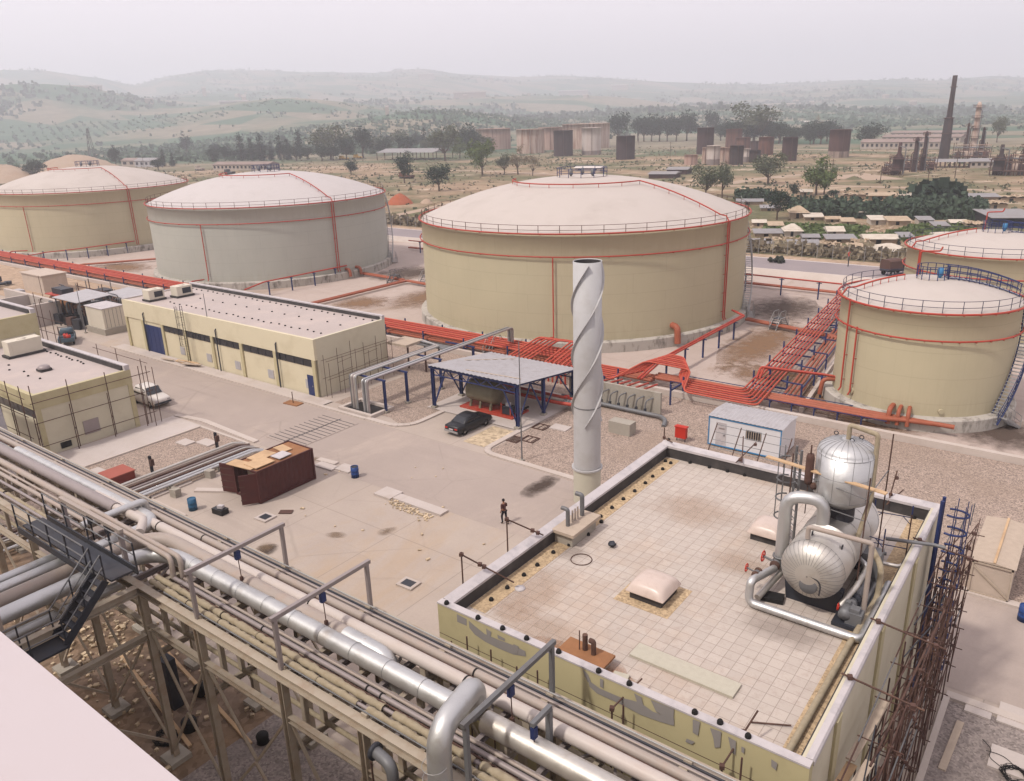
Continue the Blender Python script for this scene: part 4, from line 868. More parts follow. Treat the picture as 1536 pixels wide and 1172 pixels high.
for k, y in enumerate((13.0,14.6)):
    MBt = MB().bar((-36+k,y+1,.07),(-27.6+k*2,y-.4,.07),.16,.1); solo(MBt, 'timber_beam', M['wood_raw'], ['long timber lying on bare earth under the rack, nearer one','long timber lying on bare earth under the rack, farther one'][k], 'timber')
cmb = MB()
for k in range(7): cmb.tube([((.5+rnd.uniform(-.2,.25))*math.cos(a)+rnd.uniform(-.1,.1), (.4+rnd.uniform(-.2,.2))*math.sin(a), .03+.01*k) for a in np.linspace(0,6.28,16)], .02, 5)
o = solo(cmb, 'cable_coil', M['rubber'], 'tangled black cable on bare earth at the foot of a rack leg', 'cable'); o.location = (-28.9,12.3,.03)
solo(MB().box(-31.4,-30.2,13.4,13.9,.03,2.6), 'steel_cabinet', M['dark_steel'], 'tall dark steel cabinet standing under the rack junction', 'cabinet')
rn2 = random.Random(11); rub = MB()
for k in range(420):
    x, y = rn2.uniform(-45,-26.6), rn2.uniform(5,16.2); s = rn2.uniform(.06,.22)
    if rn2.random() < .6: x = -37+rn2.gauss(0,3.2); y = 14+rn2.gauss(0,1.4)
    rub.cbox(x,y,.03+s*.3,s,s*rn2.uniform(.6,1.2),s*.7,rn2.uniform(0,3))
tag(rub.jitter(.02,4).build('rubble', M['stones']), 'broken stones scattered over the bare earth under the rack', 'rubble', kind='stuff')
# ================================================================== storage tanks
def proj(p):
    v = Vector(p)-Vector((0,0,CH)); c = v.dot(CF)
    return 768+F*v.dot(CR)/c, 586+F*v.dot(CD)/c
def tank_ang(c, r, z, px):
    """angle on the camera side of a round tank whose picture column is px at height z"""
    best = None
    for k in range(1440):
        a = 2*math.pi*k/1440; x, y = c[0]+r*math.cos(a), c[1]+r*math.sin(a)
        if (x*math.cos(a)+y*math.sin(a)) > 0: continue
        e = abs(proj((x,y,z))[0]-px)
        if best is None or e < best[0]: best = (e, a)
    return best[1]
def on(c, r, a, z): return (c[0]+r*math.cos(a), c[1]+r*math.sin(a), z)
def arcpts(c, r, z, a0, a1, n): return [on(c, r, a0+(a1-a0)*k/n, z) for k in range(n+1)]
def tank(name, label, c, r, h, dome, mat, roofmat, risers, posts=56, stair=None, platform=True, rings=(0.15,-2.3), group='storage tanks', railm='rust_dark', roofpipe=None, pl=1.25, floor=0):
    t = thing(name, label, 'storage tank', (c[0],c[1],0), group)
    sm = MB().lathe([(r,.3),(r,h*.25),(r,h*.5),(r,h*.75),(r,h-.25),(r+.05,h-.22),(r+.05,h),(r-.1,h+.02)], (*c,0), 96).build('shell', M[mat], t)
    R_ = (r*r+dome*dome)/(2*dome); am = math.asin(r/R_)
    MB().lathe([(R_*math.sin(am*(1-k/14))+.002, h+.03+R_*math.cos(am*(1-k/14))-R_*math.cos(am)) for k in range(15)], (*c,0), 96).build('roof', M[roofmat], t)
    MB().lathe([(r+.75,-.02),(r+.75,pl-.1),(r+.65,pl),(r-.05,pl+.02)], (*c,0), 96, smooth=False).build('plinth', M['ringwall'], t)
    rl = MB()
    for dz in (.5,1.0): rl.tube(arcpts(c,r-.05,h+dz,0,2*math.pi,96), .025, 4, cap=False)
    for k in range(posts):
        a = 2*math.pi*k/posts; rl.bar(on(c,r-.05,a,h),on(c,r-.05,a,h+1.02),.05)
    rl.build('handrail', M[railm], t)
    for k, dz in enumerate(rings):
        rp = MB(); rr = r+.28; rp.tube(arcpts(c,rr,h+dz,0,2*math.pi,120), .075 if k else .09, 6, cap=False)
        for j in range(36): a = 2*math.pi*j/36; rp.bar(on(c,r,a,h+dz-.1),on(c,r+.36,a,h+dz-.1),.05)
        rp.build('ring_pipe', M['red'], t)
    for px, z0, z1, dbl, m in risers:
        a = tank_ang(c, r+.3, (z0+z1)/2, px)
        for q in ((0,) if not dbl else (-.16/r*1.2,.16/r*1.2)):
            p = MB().tube([on(c,r+.3,a+q,z1),on(c,r+.3,a+q,z0+.3),on(c,r+.5,a+q,z0)], .075, 7)
            z = z0+1
            while z < z1: p.bar(on(c,r,a+q,z),on(c,r+.36,a+q,z),.05); z += 2.2
            p.build('riser_pipe', M[m], t)
    def roofz(d): return h+.03+math.sqrt(max(0,R_*R_-d*d))-R_*math.cos(am)
    if roofpipe:
        a, d1, ring = roofpipe; pts = [on(c,r+.28,a,h+.15),on(c,r-.1,a,h+.75)]+[on(c,d,a,roofz(d)+.45) for d in np.linspace(r-.8,d1,8)]
        p = MB().tube(pts, .08, 6)
        if ring: p.tube([on(c,d1,a+q,roofz(d1)+.45) for q in np.linspace(0,ring,24)], .08, 6)
        for d in np.linspace(r-1.5,d1,6): p.bar(on(c,d,a,roofz(d)-.05),on(c,d,a,roofz(d)+.45),.05)
        if ring:
            for q in np.linspace(0,ring,9): p.bar(on(c,d1,a+q,roofz(d1)-.1),on(c,d1,a+q,roofz(d1)+.45),.05)
        p.build('roof_pipe', M['red'], t)
    if platform:
        R0 = platform if not isinstance(platform,bool) else 2.4
        zt = roofz(R0); p = MB(); p.lathe([(R0,zt-.05),(R0,zt+.08),(.01,zt+.08)], (*c,0), 32, smooth=False); 
        g = MB()
        for dz in (.55,1.1): g.tube(arcpts(c,R0,zt+dz,0,2*math.pi,28), .03, 4, cap=False)
        for k in range(12): a = 2*math.pi*k/12; g.bar(on(c,R0,a,zt),on(c,R0,a,zt+1.1),.06)
        pf = p.build('platform', M[roofmat], t); g.build('platform_rail', M['blue'], pf)
        for k in range(1 if r < 12 else 3): MB().lathe([(.001,1.0),(.22,.95),(.25,.3),(.12,.2),(.12,-.1)], on(c,R0*.5,k*2.1,zt), 10).build('vent', M['blue_light'] if r < 12 else M['grey_steel'], pf)
    if stair:
        a0, a1 = stair; n = int(h/.26); st = MB(); TR = []; hr = MB()
        for k in range(n+1):
            a = a0+(a1-a0)*k/n; z = .5+(h-.4)*k/n
            p0, p1 = on(c,r+.05,a,z), on(c,r+.95,a,z); TR.append(MB().bar(p0,p1,.26,.04))
            if k % 5 == 0: hr.bar(on(c,r+.95,a,z),on(c,r+.95,a,z+1.0),.045)
        st.tube([on(c,r+.95,a0+(a1-a0)*k/24,.45+(h-.4)*k/24) for k in range(25)], .09, 5); st.tube([on(c,r+.12,a0+(a1-a0)*k/24,.45+(h-.4)*k/24) for k in range(25)], .06, 5)
        for dz in (.55,1.0): hr.tube([on(c,r+.95,a0+(a1-a0)*k/24,.5+dz+(h-.4)*k/24) for k in range(25)], .03, 4)
        s = st.build('stair_stringer', M['rail_pale' if r > 12 else 'blue'], t); [q_.build('tread', M['rail_pale'], s) for q_ in TR]; hr.build('stair_rail', M['rail_pale' if r > 12 else 'blue'], s)
        # foot of the stair: a short straight flight over the plinth
        f = MB(); p0 = Vector(on(c,r+.5,a0,pl+.1)); sg = 1 if a1 > a0 else -1; tv = Vector((-math.sin(a0)*sg,math.cos(a0)*sg,0)); rv = Vector((math.cos(a0),math.sin(a0),0))
        q0 = p0+rv*.6; 
        for o in (-.45,.45):
            b0 = q0+tv*.2+rv*o; b1 = q0+tv*2.0+rv*o; b1.z = .05
            f.bar(b0,b1,.06,.2); 
            for dz in (.5,1.0): f.tube([b0+Vector((0,0,dz)),b1+Vector((0,0,dz))],.025,4)
            for u in (0,.5,1): q = b0.lerp(b1,u); f.bar(q,q+Vector((0,0,1.0)),.045)
        for k in range(6): q = q0+tv*(.35+.29*k); z = pl+.05-(pl)*(k+.6)/6; f.bar(Vector((q.x,q.y,z))-rv*.45,Vector((q.x,q.y,z))+rv*.45,.24,.03)
        f.build('stair_flight', M['rail_pale'], t)
    return t
T1, T2, T3, T4, T5 = (-187,89), (-122.6,89.4), (-56.3,89.3), (-11.7,73.8), (-10.4,101.5)
def A(t, r, z, px): return tank_ang(t, r, z, px)
tank('storage_tank', 'cream tank at the far left cut by the picture edge', T1, 20.3, 12.9, 4.4, 'tank_cream', 'dome', [(42,1.5,10.6,False,'red'),(199,1.5,13.0,True,'red')], roofpipe=(A(T1,20.3,13,191),8,-2.6))
tank('storage_tank', 'pale grey tank with white domed roof second from the left', T2, 20.4, 12.7, 4.4, 'tank_grey', 'dome_w', [(307,1.5,10.4,False,'red'),(503,1.5,12.8,True,'red')], stair=(.60,1.15), roofpipe=(A(T2,20.4,12.7,497),8,-2.6))
tank('storage_tank', 'largest looking cream tank with white domed roof behind the spiral stack', T3, 21.0, 12.9, 4.6, 'tank_cream', 'dome', [(830,1.6,10.6,False,'red'),(1089,1.6,13.0,True,'red')], stair=(.20,.80), roofpipe=(A(T3,21,13,1090),9,-2.7), platform=3.2)
tank('storage_tank', 'small cream tank at the right with blue roof platform', T4, 6.9, 9.55, 1.5, 'tank_cream', 'dome', [(1268,1.6,9.7,False,'red'),(1280,1.6,7.6,False,'red')], posts=30, stair=(A(T4,7.3,1.2,1488)-2*math.pi,.30), rings=(.05,-2.1), roofpipe=(A(T4,6.9,9.6,1268),2.2,0), railm='rail', platform=1.2, pl=1.1)
tank('storage_tank', 'small cream tank at the right edge behind the nearer one', T5, 8.6, 9.9, 1.6, 'tank_cream', 'dome', [(1372,1.6,9.9,False,'red')], posts=32, rings=(.05,-2.1), roofpipe=(A(T5,8.6,9.9,1372),2.2,0), railm='rail', platform=1.4, pl=1.1)
for c, r, h, lab in ((T4,6.9,9.55,'near'),(T5,8.6,9.9,'far')):
    t = thing('roof_walkway', 'blue railed walkway across the white roof of the %s small tank' % ('nearer' if lab == 'near' else 'farther'), 'walkway', (c[0]+3,c[1]+1.5,h+1))
    R_ = lambda d: h+1.5*(1-(d/r)**2)+.05
    dr = Vector((.92,.38,0)); sd = Vector((-.38,.92,0))
    ctr = Vector((*c,0)); m = MB(); 
    for s in (-.4,.4):
        for dz in (.1,.6,1.1): m.tube([ctr+dr*d+sd*s+Vector((0,0,R_(d)+dz)) for d in np.linspace(1.0,r-.1,8)], .04, 4)
        for d in np.linspace(1.2,r-.2,8): m.bar(ctr+dr*d+sd*s+Vector((0,0,R_(d)-.1)),ctr+dr*d+sd*s+Vector((0,0,R_(d)+1.15)),.06)
    m.build('railing', M['blue'], t); k = MB()
    for d in np.linspace(1.2,r-.3,14): k.bar(ctr+dr*d-sd*.4+Vector((0,0,R_(d)+.1)),ctr+dr*d+sd*.4+Vector((0,0,R_(d)+.1)),.2,.04)
    k.build('treads', M['rail_pale'], t)
    a = ctr+Vector((-1.3,1.2,R_(1.5)))
    pipe('foam_pipe', [a+Vector((0,0,0)),a+Vector((0,0,2.0)),a+Vector((1.4,.6,2.05)),a+Vector((1.5,.7,2.4))], .07, 'red', 'red bent pipe standing on the roof of the %s small tank' % ('nearer' if lab == 'near' else 'farther'), bend=.15, n=8)
# manholes and nozzles
def nozzle(c, r, a, z, rad, label, drop=1.2, mat='orange', n=0):
    p0, p1, p2 = Vector(on(c,r-.1,a,z)), Vector(on(c,r+1.0,a,z)), Vector(on(c,r+1.15,a,.45))
    pipe('tank_nozzle', [p0,p1,p2], rad, mat, label, bend=.5)
nozzle(T3, 21.0, A(T3,21,2.3,1008), 2.3, .36, 'thick orange elbow pipe leaving the big cream tank over its plinth')
for px, lab in ((1340,'leftmost'),(1352,'middle'),(1365,'rightmost')): nozzle(T4, 6.9, A(T4,6.9,1.7,px), 1.7, .16 if lab != 'leftmost' else .2, lab+' of three orange elbow pipes at the foot of the small tank')
nozzle(T4, 6.9, A(T4,6.9,1.9,1252), 1.9, .2, 'orange elbow pipe at the left flank of the small tank')
nozzle(T2, 20.4, A(T2,20.4,1.6,519), 1.6, .25, 'orange elbow at the foot of the grey tank, left one'); nozzle(T2, 20.4, A(T2,20.4,1.6,534), 1.6, .25, 'orange elbow at the foot of the grey tank, right one')
for px, z, c, r in ((1277,1.9,T4,6.9),(1411,1.6,T4,6.9)):
    a = A(c,r,z,px); p0 = Vector(on(c,r-.05,a,z)); p1 = Vector(on(c,r+.16,a,z))
    solo(MB().tube([p0,p1], .32 if px < 1300 else .2, 14), 'manhole', M['tank_cream'], 'round cream %s cover low on the small tank' % ('larger manhole' if px < 1300 else 'smaller manhole'), 'manhole')
# ================================================================== red product pipes along the containment kerb
def run(pts_list, rad, mat, label, group, bend=.5, n=7, name='product_pipe'):
    for pts in pts_list: solo(MB().tube(pts, rad, n, bend, seg=4), name, M[mat], label, 'pipe', group)
for k in range(5): run([[(-330,64.7+.62*k,1.35+.02*k),(-41.5,64.7+.62*k,1.35+.02*k)]], .13, 'red' if k%2 else 'red_dull', 'red pipe of the long bundle beyond the containment kerb', 'red pipes along the kerb')
run([[(-330,64.9+.5*k,.62),(-33,64.9+.5*k,.62)] for k in range(4)], .16, 'orange', 'rusty orange pipe under the long red bundle', 'orange pipes under the red bundle')
for k in range(6): run([[(-47.5+.5*k,60.6,0),(-47.5+.5*k,60.6,1.7),(-47.5+.5*k+.2,66.4,2.6),(-43.4+.5*k,66.9,2.6),(-42.9+.5*k,61.0,1.9),(-42.9+.5*k,61.0,0)]], .10, 'red' if k%2 else 'red_dull', 'red pipe looping up behind the canopy roof', 'red pipes looping behind the canopy')
# expansion loop then the bundle running away between the tanks
Lx = lambda y: -24.7+(y-69.2)*(-28.6+24.7)/(112.8-69.2)
for k in range(7):
    k = k*8/6; yk = 61.3+.40*k; o = 2.5*(8-k)/8; kq = round(k*6/8)
    run([[(-43.5,yk+1.0,1.5),(-40,yk,1.45),(-34.8+.38*k*.3-o*.2,yk,1.45),(-33.8-o*.3+.5,yk+4.2,2.3),(-31.2+.25*(8-k),yk+3.9,2.3),(-30.4+.25*(8-k),yk+.6,1.3),(Lx(64)+.1+o,yk+.6,1.3),(Lx(113)+.1+o*.85,113.5,1.3)]], .09, 'red' if kq%2 else 'red_dull', 'red pipe folding through the expansion loop and running away between the tanks', 'red pipes between the big tank and the small tank', bend=.7)
run([[(Lx(65)+3.2+.4*k,66,.5),(Lx(108)+2.9+.4*k,104,.5)] for k in range(4)], .13, 'orange', 'rusty orange pipe low beside the red bundle', 'orange pipes beside the red bundle')
struct(MB().bar((Lx(65)+5.3,65.6,.22),(Lx(106)+4.9,103,.22),.35,.42), 'kerb', M['kerb'])
run([[(-33,65.1+.55*k,.95),(-13.0+1.2*k,65.1+.55*k,.95),(-9.6+1.1*k,66.4,.9)] for k in range(3)], .19, 'orange', 'thick orange pipe running to the elbows of the small tank', 'orange pipes in front of the small tank')
def trestle(x, y, along, w, z, label, group, low=None):
    t = thing('pipe_trestle', label, 'pipe support', (x,y,0), group)
    dx, dy = (0,w/2) if along == 'x' else (w/2,0)
    for s in (-1,1): MB().bar((x+dx*s,y+dy*s,0),(x+dx*s,y+dy*s,z+.35),.13).build('post', M['blue'], t)
    for zz in ([z-.2]+([low] if low else [])): MB().bar((x-dx,y-dy,zz),(x+dx,y+dy,zz),.12,.14).build('crossbar', M['blue'], t)
    return t
t0 = trestle(0,0,'x',3.4,1.35,'blue steel trestle carrying the long red pipe bundle','trestles under the long red bundle',.42)
first = True
for k in range(46):
    x = -329+6.2*k
    if x > -44: break
    if first: t0.location = (x,66,0); first = False
    else: dup(t0, (x,66,0))
for x, y in ((-35.6,61.6),(-29.3,62.6)): trestle(x,y,'x',2.6,1.6,'blue steel frame standing in the expansion loop of the red pipes','blue frames in the expansion loop')
t1 = trestle(0,0,'y',3.2,1.3,'blue steel trestle under the red bundle between the tanks','trestles between the tanks',.36)
for k in range(8):
    y = 70+5.6*k; p = (Lx(y)+1.4,y,0)
    if k == 0: t1.location = p
    else: dup(t1, p)
fr = thing('pipe_guard', 'long blue railing along the low orange pipes between the tanks', 'railing', (Lx(85)+4.8,85,0))
for k in range(7):
    y = 68+5.3*k; x = Lx(y)+4.75; MB().bar((x,y,0),(x,y,1.75),.13).build('post', M['blue'], fr); MB().bar((x,y,1.7),(x-1.6,y+.1,1.7),.1).build('arm', M['blue'], fr)
MB().bar((Lx(68)+4.75,68,1.3),(Lx(100)+4.75,100,1.3),.08,.16).build('rail', M['blue'], fr)
fr = thing('pipe_guard', 'low dark blue lattice support under the orange pipes before the small tank', 'railing', (-20,65.6,0))
for x in np.arange(-31,-12,1.9): MB().bar((x,64.75,0),(x,64.75,1.0),.09).build('post', M['blue'], fr); MB().bar((x,64.75,.95),(x+1.9,66.8,.35),.05).build('brace', M['blue'], fr); MB().bar((x,64.8,.72),(x,66.8,.72),.1).build('crossbar', M['blue'], fr)
for y in (64.75,67.0): MB().bar((-31,y,.98),(-12,y,.98),.06).build('rail', M['blue'], fr)
# fire lines on blue posts
def fireline(pts, posts, label, dbl=True, z=2.15, r=.11):
    t = thing('fire_line', label, 'pipe', pts[0])
    for q in ((0,.3) if dbl else (0,)): MB().tube([(p[0]+q*.8,p[1]+q*.4,p[2]-q*.25) for p in pts], r, 7, .3).build('pipe', M['red'], t)
    for x, y in posts: MB().bar((x,y,0),(x,y,z),.16).build('post', M['blue'], t); MB().bar((x-.35,y,z-.12),(x+.35,y,z-.12),.1).build('bracket', M['blue'], t)
fireline([(-33.3,62.6,1.5),(-33.2,66.5,2.25),(-33.1,87.5,2.25),(-34.6,88.0,2.6)], [(-33,67.9),(-33,72.1),(-32.9,76.3),(-32.9,80.5),(-32.9,84.7)], 'red double pipe on blue posts running to the right flank of the biggest tank')
fireline([(-102.9,68.5,1.6),(-102.7,72,2.2),(-102.0,88,2.2)], [(-102.7,72.7),(-102.4,76.8),(-102.1,81.1),(-102,85.4)], 'red pipe on blue posts running to the grey tank', False)
fireline([(-172.5,67,1.6),(-171.5,70,1.9),(-168.5,75,2.1),(-166.6,86,2.3)], [(-171.9,69.6),(-169.1,72.8),(-167.5,76.3),(-166.8,80),(-166.6,84.1)], 'red pipe on blue posts running past the far left tank', False)
fireline([(-24.2,68.6,1.4),(-24.2,69.6,2.25),(-18.7,70.3,2.25),(-17.9,70.4,2.2)], [(-23.6,70.5),(-18.8,70.2)], 'red pipe on two blue posts bridging to the small tank', True)
fireline([(-44,110.2,2.5),(-28.0,109.4,2.5)], [(-41.5,110.1),(-36.2,109.8),(-31,109.6)], 'red pipe on blue posts behind, between the biggest and the small tank', False, 2.4)
fireline([(-112,113.2,2.3),(-90,113,2.3)], [(-109,113.2),(-103,113.1),(-97,113)], 'red pipe on blue posts behind, between the grey and the biggest tank', False, 2.2)
a = A(T3,21.3,1.6,830); pipe('fire_line', [on(T3,21.4,a,1.7),(on(T3,23.2,a,0)[0]-1.2,67.4,1.9),(on(T3,23.2,a,0)[0]-1.6,66.6,1.4)], .11, 'red', 'red pipe stepping from the left riser of the biggest tank down to the bundle', bend=.3)
a = A(T2,20.7,1.6,307); pipe('fire_line', [on(T2,20.8,a,1.7),(on(T2,22,a,0)[0]+.2,67.3,1.9),(on(T2,22,a,0)[0]+.2,66.6,1.4)], .11, 'red', 'red pipe stepping from the left riser of the grey tank down to the bundle', bend=.3)
a = A(T1,20.6,1.6,42); pipe('fire_line', [on(T1,20.7,a,1.7),(on(T1,22,a,0)[0]-2,67.3,1.8),(on(T1,22,a,0)[0]-2,66.6,1.4)], .11, 'red', 'red pipe stepping from the far left tank down to the bundle', bend=.3)
run([[(-46,113.5+.5*k,.5),(-28,112.9+.5*k,.5)] for k in range(2)], .15, 'orange', 'brown pipe low on the ground behind the tanks at right', 'brown pipes behind the tanks at right')
run([[(-114,115+.5*k,.5),(-86,114.7+.5*k,.5)] for k in range(2)], .15, 'orange', 'brown pipe low on the ground between grey and biggest tank', 'brown pipes behind the grey tank')
run([[(-90.6+.55*k,68,.5),(-90.3+.55*k,89.6+.3*k,.5),(-78,88.2+.3*k,.5)] for k in range(2)], .17, 'orange', 'orange ground pipe turning towards the biggest tank', 'orange ground pipes right of the grey tank')
run([[(-102.4,90.6+.55*k,.5),(-90.8,89.6+.55*k,.5)] for k in range(2)], .17, 'orange', 'orange ground pipe leaving the foot of the grey tank', 'orange ground pipes at the grey tank')
run([[(-34.5,92.5+.5*k,.5),(-20.5,88.9+.5*k,.5)] for k in range(2)], .17, 'orange', 'orange ground pipe leaving the right foot of the biggest tank', 'orange pipes right of the biggest tank')
run([[(-158,70+.5*k,.5),(-143,92+.5*k,.5)] for k in range(2)], .17, 'orange', 'brown ground pipe between the two left tanks', 'brown pipes between the left tanks')
def stile(p, rz, mat, label):
    t = thing('pipe_stile', label, 'stile', (0,0,0))
    for s in (-.45,.45):
        m = MB(); m.bar((-1.5,s,0),(-.55,s,1.2),.07,.18); m.bar((1.5,s,0),(.55,s,1.2),.07,.18); m.bar((-.6,s,1.2),(.6,s,1.2),.07,.18)
        m.tube([(-1.5,s,.9),(-.55,s,2.1),(.55,s,2.1),(1.5,s,.9)],.03,5,.3); 
        for x, z in ((-.55,1.2),(.55,1.2),(-1.45,.05),(1.45,.05)): m.bar((x,s,z),(x,s,z+.9),.05)
        m.build('side_frame', M[mat], t)
    k = MB(); k.box(-.6,.6,-.42,.42,1.18,1.24)
    for q in range(4):
        for sg in (-1,1): k.box(sg*(1.35-.2*q)-.12,sg*(1.35-.2*q)+.12,-.42,.42,.2+.26*q,.24+.26*q)
    k.build('treads', M['dark_steel'], t); t.location = p; t.rotation_euler.z = rz; return t
stile(at(593,424), R(90), 'grey_steel', 'grey stile over the orange pipes close to the grey tank')
stile(at(641,425), R(90), 'rail_pale', 'pale stile over the orange pipes close to the biggest tank')
stile(at(1168,492), R(80), 'rail_pale', 'pale stile with hooped rails left of the red bundle between the tanks')
stile(at(1257,495), R(80), 'rail_pale', 'pale stile with hooped rails close to the small tank')
stile((-53.2,66,0), R(90), 'rail_pale', 'pale stile over the red bundle in front of the biggest tank')
# stained tank feet
def blob(cx, cy, rx, ry, rot, seed, n=30, j=.3):
    rn = random.Random(seed); P = []; ph = [rn.uniform(0,6.28) for _ in range(5)]
    for k in range(n):
        a = 2*math.pi*k/n; q = 1+j*(math.sin(2*a+ph[0])*.4+math.sin(3*a+ph[1])*.4+math.sin(5*a+ph[2])*.3+math.sin(9*a+ph[3])*.15)
        x, y = rx*q*math.cos(a), ry*q*math.sin(a); P.append((cx+x*math.cos(rot)-y*math.sin(rot), cy+x*math.sin(rot)+y*math.cos(rot)))
    return P
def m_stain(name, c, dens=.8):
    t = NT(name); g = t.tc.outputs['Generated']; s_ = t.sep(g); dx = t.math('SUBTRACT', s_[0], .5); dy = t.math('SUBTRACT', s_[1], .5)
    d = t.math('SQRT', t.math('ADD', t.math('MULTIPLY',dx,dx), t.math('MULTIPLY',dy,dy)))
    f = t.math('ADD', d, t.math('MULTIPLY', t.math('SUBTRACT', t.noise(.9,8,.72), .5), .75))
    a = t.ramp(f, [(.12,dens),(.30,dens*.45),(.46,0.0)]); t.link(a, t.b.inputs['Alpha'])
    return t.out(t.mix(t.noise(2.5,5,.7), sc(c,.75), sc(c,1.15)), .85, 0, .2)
M['rs_rust'] = m_stain('roof_rust_stain', srgb(170,112,66), .7); M['rs_dark'] = m_stain('roof_dirt_stain', srgb(112,94,84), .25); M['rs_tan'] = m_stain('roof_tan_stain', srgb(186,150,118), .25)
for k, (x, y, rx, ry, ro, mt) in enumerate(ROOF_STAINS):
    mb = MB(); P_ = [(max(X0+.45,min(X1-.45,a)), max(Y0+.33,b), ZR+.003+.0015*k) for a, b in blob(x, y, rx, ry, ro, 60+k, 28, .2)]; mb.add(P_, [tuple(range(len(P_)))]); mb.build('roof_stain', M[mt], b1)
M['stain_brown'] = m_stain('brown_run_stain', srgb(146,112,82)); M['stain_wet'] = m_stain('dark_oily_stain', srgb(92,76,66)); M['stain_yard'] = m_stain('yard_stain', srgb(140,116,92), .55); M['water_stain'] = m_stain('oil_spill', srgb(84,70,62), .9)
sheet('slab_stain', blob(-18.6,69.5,2.6,5.2,R(20),1), .02, M['stain_brown']); sheet('slab_stain', blob(-14.0,66.6,5.6,2.0,R(-22),2), .022, M['stain_brown'])
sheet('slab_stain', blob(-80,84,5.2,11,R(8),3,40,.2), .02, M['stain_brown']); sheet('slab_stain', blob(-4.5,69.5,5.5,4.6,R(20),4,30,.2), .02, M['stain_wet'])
sheet('slab_stain', blob(-29.5,84,4.0,13,R(5),5,40,.2), .02, M['stain_brown']); sheet('slab_stain', blob(-33,102,6,9,R(30),6,40,.2), .021, M['stain_wet']); sheet('slab_stain', blob(-96,97,6,9,R(0),8,40,.2), .02, M['stain_wet'])
sheet('slab_stain', blob(-25,74,6,4,R(0),9,40,.2), .023, M['stain_brown']); sheet('slab_stain', blob(-86,76,5,5,R(0),10,40,.2), .023, M['stain_brown']); sheet('slab_stain', blob(-150,74,9,5,R(0),11,40,.2), .02, M['stain_brown'])
# ================================================================== steel stack with spiral strakes
SX, SY = -25.7, 41.4
t = thing('spiral_stack', 'tall light grey steel stack wound with spiral fins', 'chimney', (SX,SY,0))
sr = .905
MB().lathe([(sr+.02,0),(sr+.02,2.5)], (SX,SY,0), 40).build('base_section', M['stack_low'], t)
MB().lathe([(sr,2.62),(sr,6),(sr,10),(sr,16.45),(sr-.03,16.45),(sr-.03,16.3)], (SX,SY,0), 40).build('shaft', M['stack'], t)
MB().lathe([(sr-.04,16.4),(sr-.04,3),(.01,3)], (SX,SY,0), 40).build('shade_painted_bore', M['bitumen'], t)  # inside coloured black to stand for shade down the stack, not a bitumen lining
MB().lathe([(sr,2.48),(sr+.13,2.48),(sr+.13,2.54),(sr+.13,2.6),(sr,2.6)], (SX,SY,0), 40, smooth=False).build('flange', M['stack'], t)
MB().lathe([(sr-.01,6.9),(sr+.012,6.9),(sr+.012,6.98),(sr-.01,6.98)], (SX,SY,0), 40, smooth=False).build('weld_band', M['grey_steel'], t)
for s in range(3):
    m = MB(); n = 70; a0 = s*2*math.pi/3+.9; vs = []
    for k in range(n+1):
        z = 5.7+(16.3-5.7)*k/n; a = a0+(z-5.7)/10.2*2*math.pi
        for rr, dz in ((sr-.01,-.02),(sr+.15,-.02),(sr+.15,.02),(sr-.01,.02)): vs.append(on((SX,SY),rr,a,z+dz))
    fs = []
    for k in range(n):
        for q in range(4): fs.append((k*4+q,k*4+(q+1)%4,(k+1)*4+(q+1)%4,(k+1)*4+q))
    fs += [(0,3,2,1),(n*4,n*4+1,n*4+2,n*4+3)]
    m.add(vs, fs); m.build('spiral_fin', M['stack'], t)
# ================================================================== long service building across the road
t = b2 = thing('service_building', 'long low cream building with ribbon windows and flat pale roof across the road', 'building', (-75.7,49.8,0))
bx0, bx1, by0, by1, bh = -93.2, -58.2, 45.2, 54.5, 5.8
MB().box(bx0,bx1,by0-.0,by0+.3,3.75,bh).build('fascia', M['cream_wall'], t)
MB().box(bx0+.3,bx1-.3,by0+.12,by0+.4,0,3.75).build('front_wall', M['cream_wall'], t)
MB().box(bx1-.3,bx1,by0+.3,by1,0,bh).build('end_wall', M['wall_end'], t); MB().box(bx0,bx0+.3,by0+.3,by1,0,bh).build('end_wall', M['cream_wall'], t); MB().box(bx0+.3,bx1-.3,by1-.3,by1,0,bh).build('back_wall', M['cream_wall'], t)
MB().box(bx0+.3,bx1-.3,by0+.3,by1-.3,bh-.35,bh-.06).build('roof', M['roof_flat'], t)
p = MB().box(bx0,bx1,by1-.35,by1+.02,bh,bh+.42).box(bx0-.01,bx0+.3,by0+.02,by1-.35,bh,bh+.1).build('parapet', M['coping'], t); MB().box(bx0+.3,bx1-.3,by1-.42,by1-.352,bh-.1,bh+.3).build('bitumen_upstand', M['bitumen'], p)
PX = [-92.9,-89.25,-85.0,-80.4,-75.2,-70.0,-64.4,-58.5]
for x in PX: MB().box(x-.22,x+.22,by0-.04,by0+.12,0,3.75).build('pilaster', M['cream_trim'], t)
for k, (a, b) in enumerate(zip(PX, PX[1:])):
    if k == 1:
        d = MB().box(a+.25,b-.25,by0+.07,by0+.12,0,3.3).build('roller_door', M['blue'], t)
        for q in range(1,4): MB().box(a+.25+(b-a-.5)*q/4-.03,a+.25+(b-a-.5)*q/4+.03,by0+.05,by0+.07,0,3.3).build('door_rib', M['blue'], d)
    if k >= 2:
        wn_ = MB().box(a+.3,b-.3,by0+.06,by0+.12,3.0,3.7).build('window', M['glass'], t)
        for q in range(1,4): MB().box(a+.3+(b-a-.6)*q/4-.03,a+.3+(b-a-.6)*q/4+.03,by0+.03,by0+.06,3.0,3.7).build('mullion', M['dark_steel'], wn_)
        l = MB().box(b-1.6,b-.7,by0+.07,by0+.12,.7,1.6); l.build('louvre', M['sheet'], t)
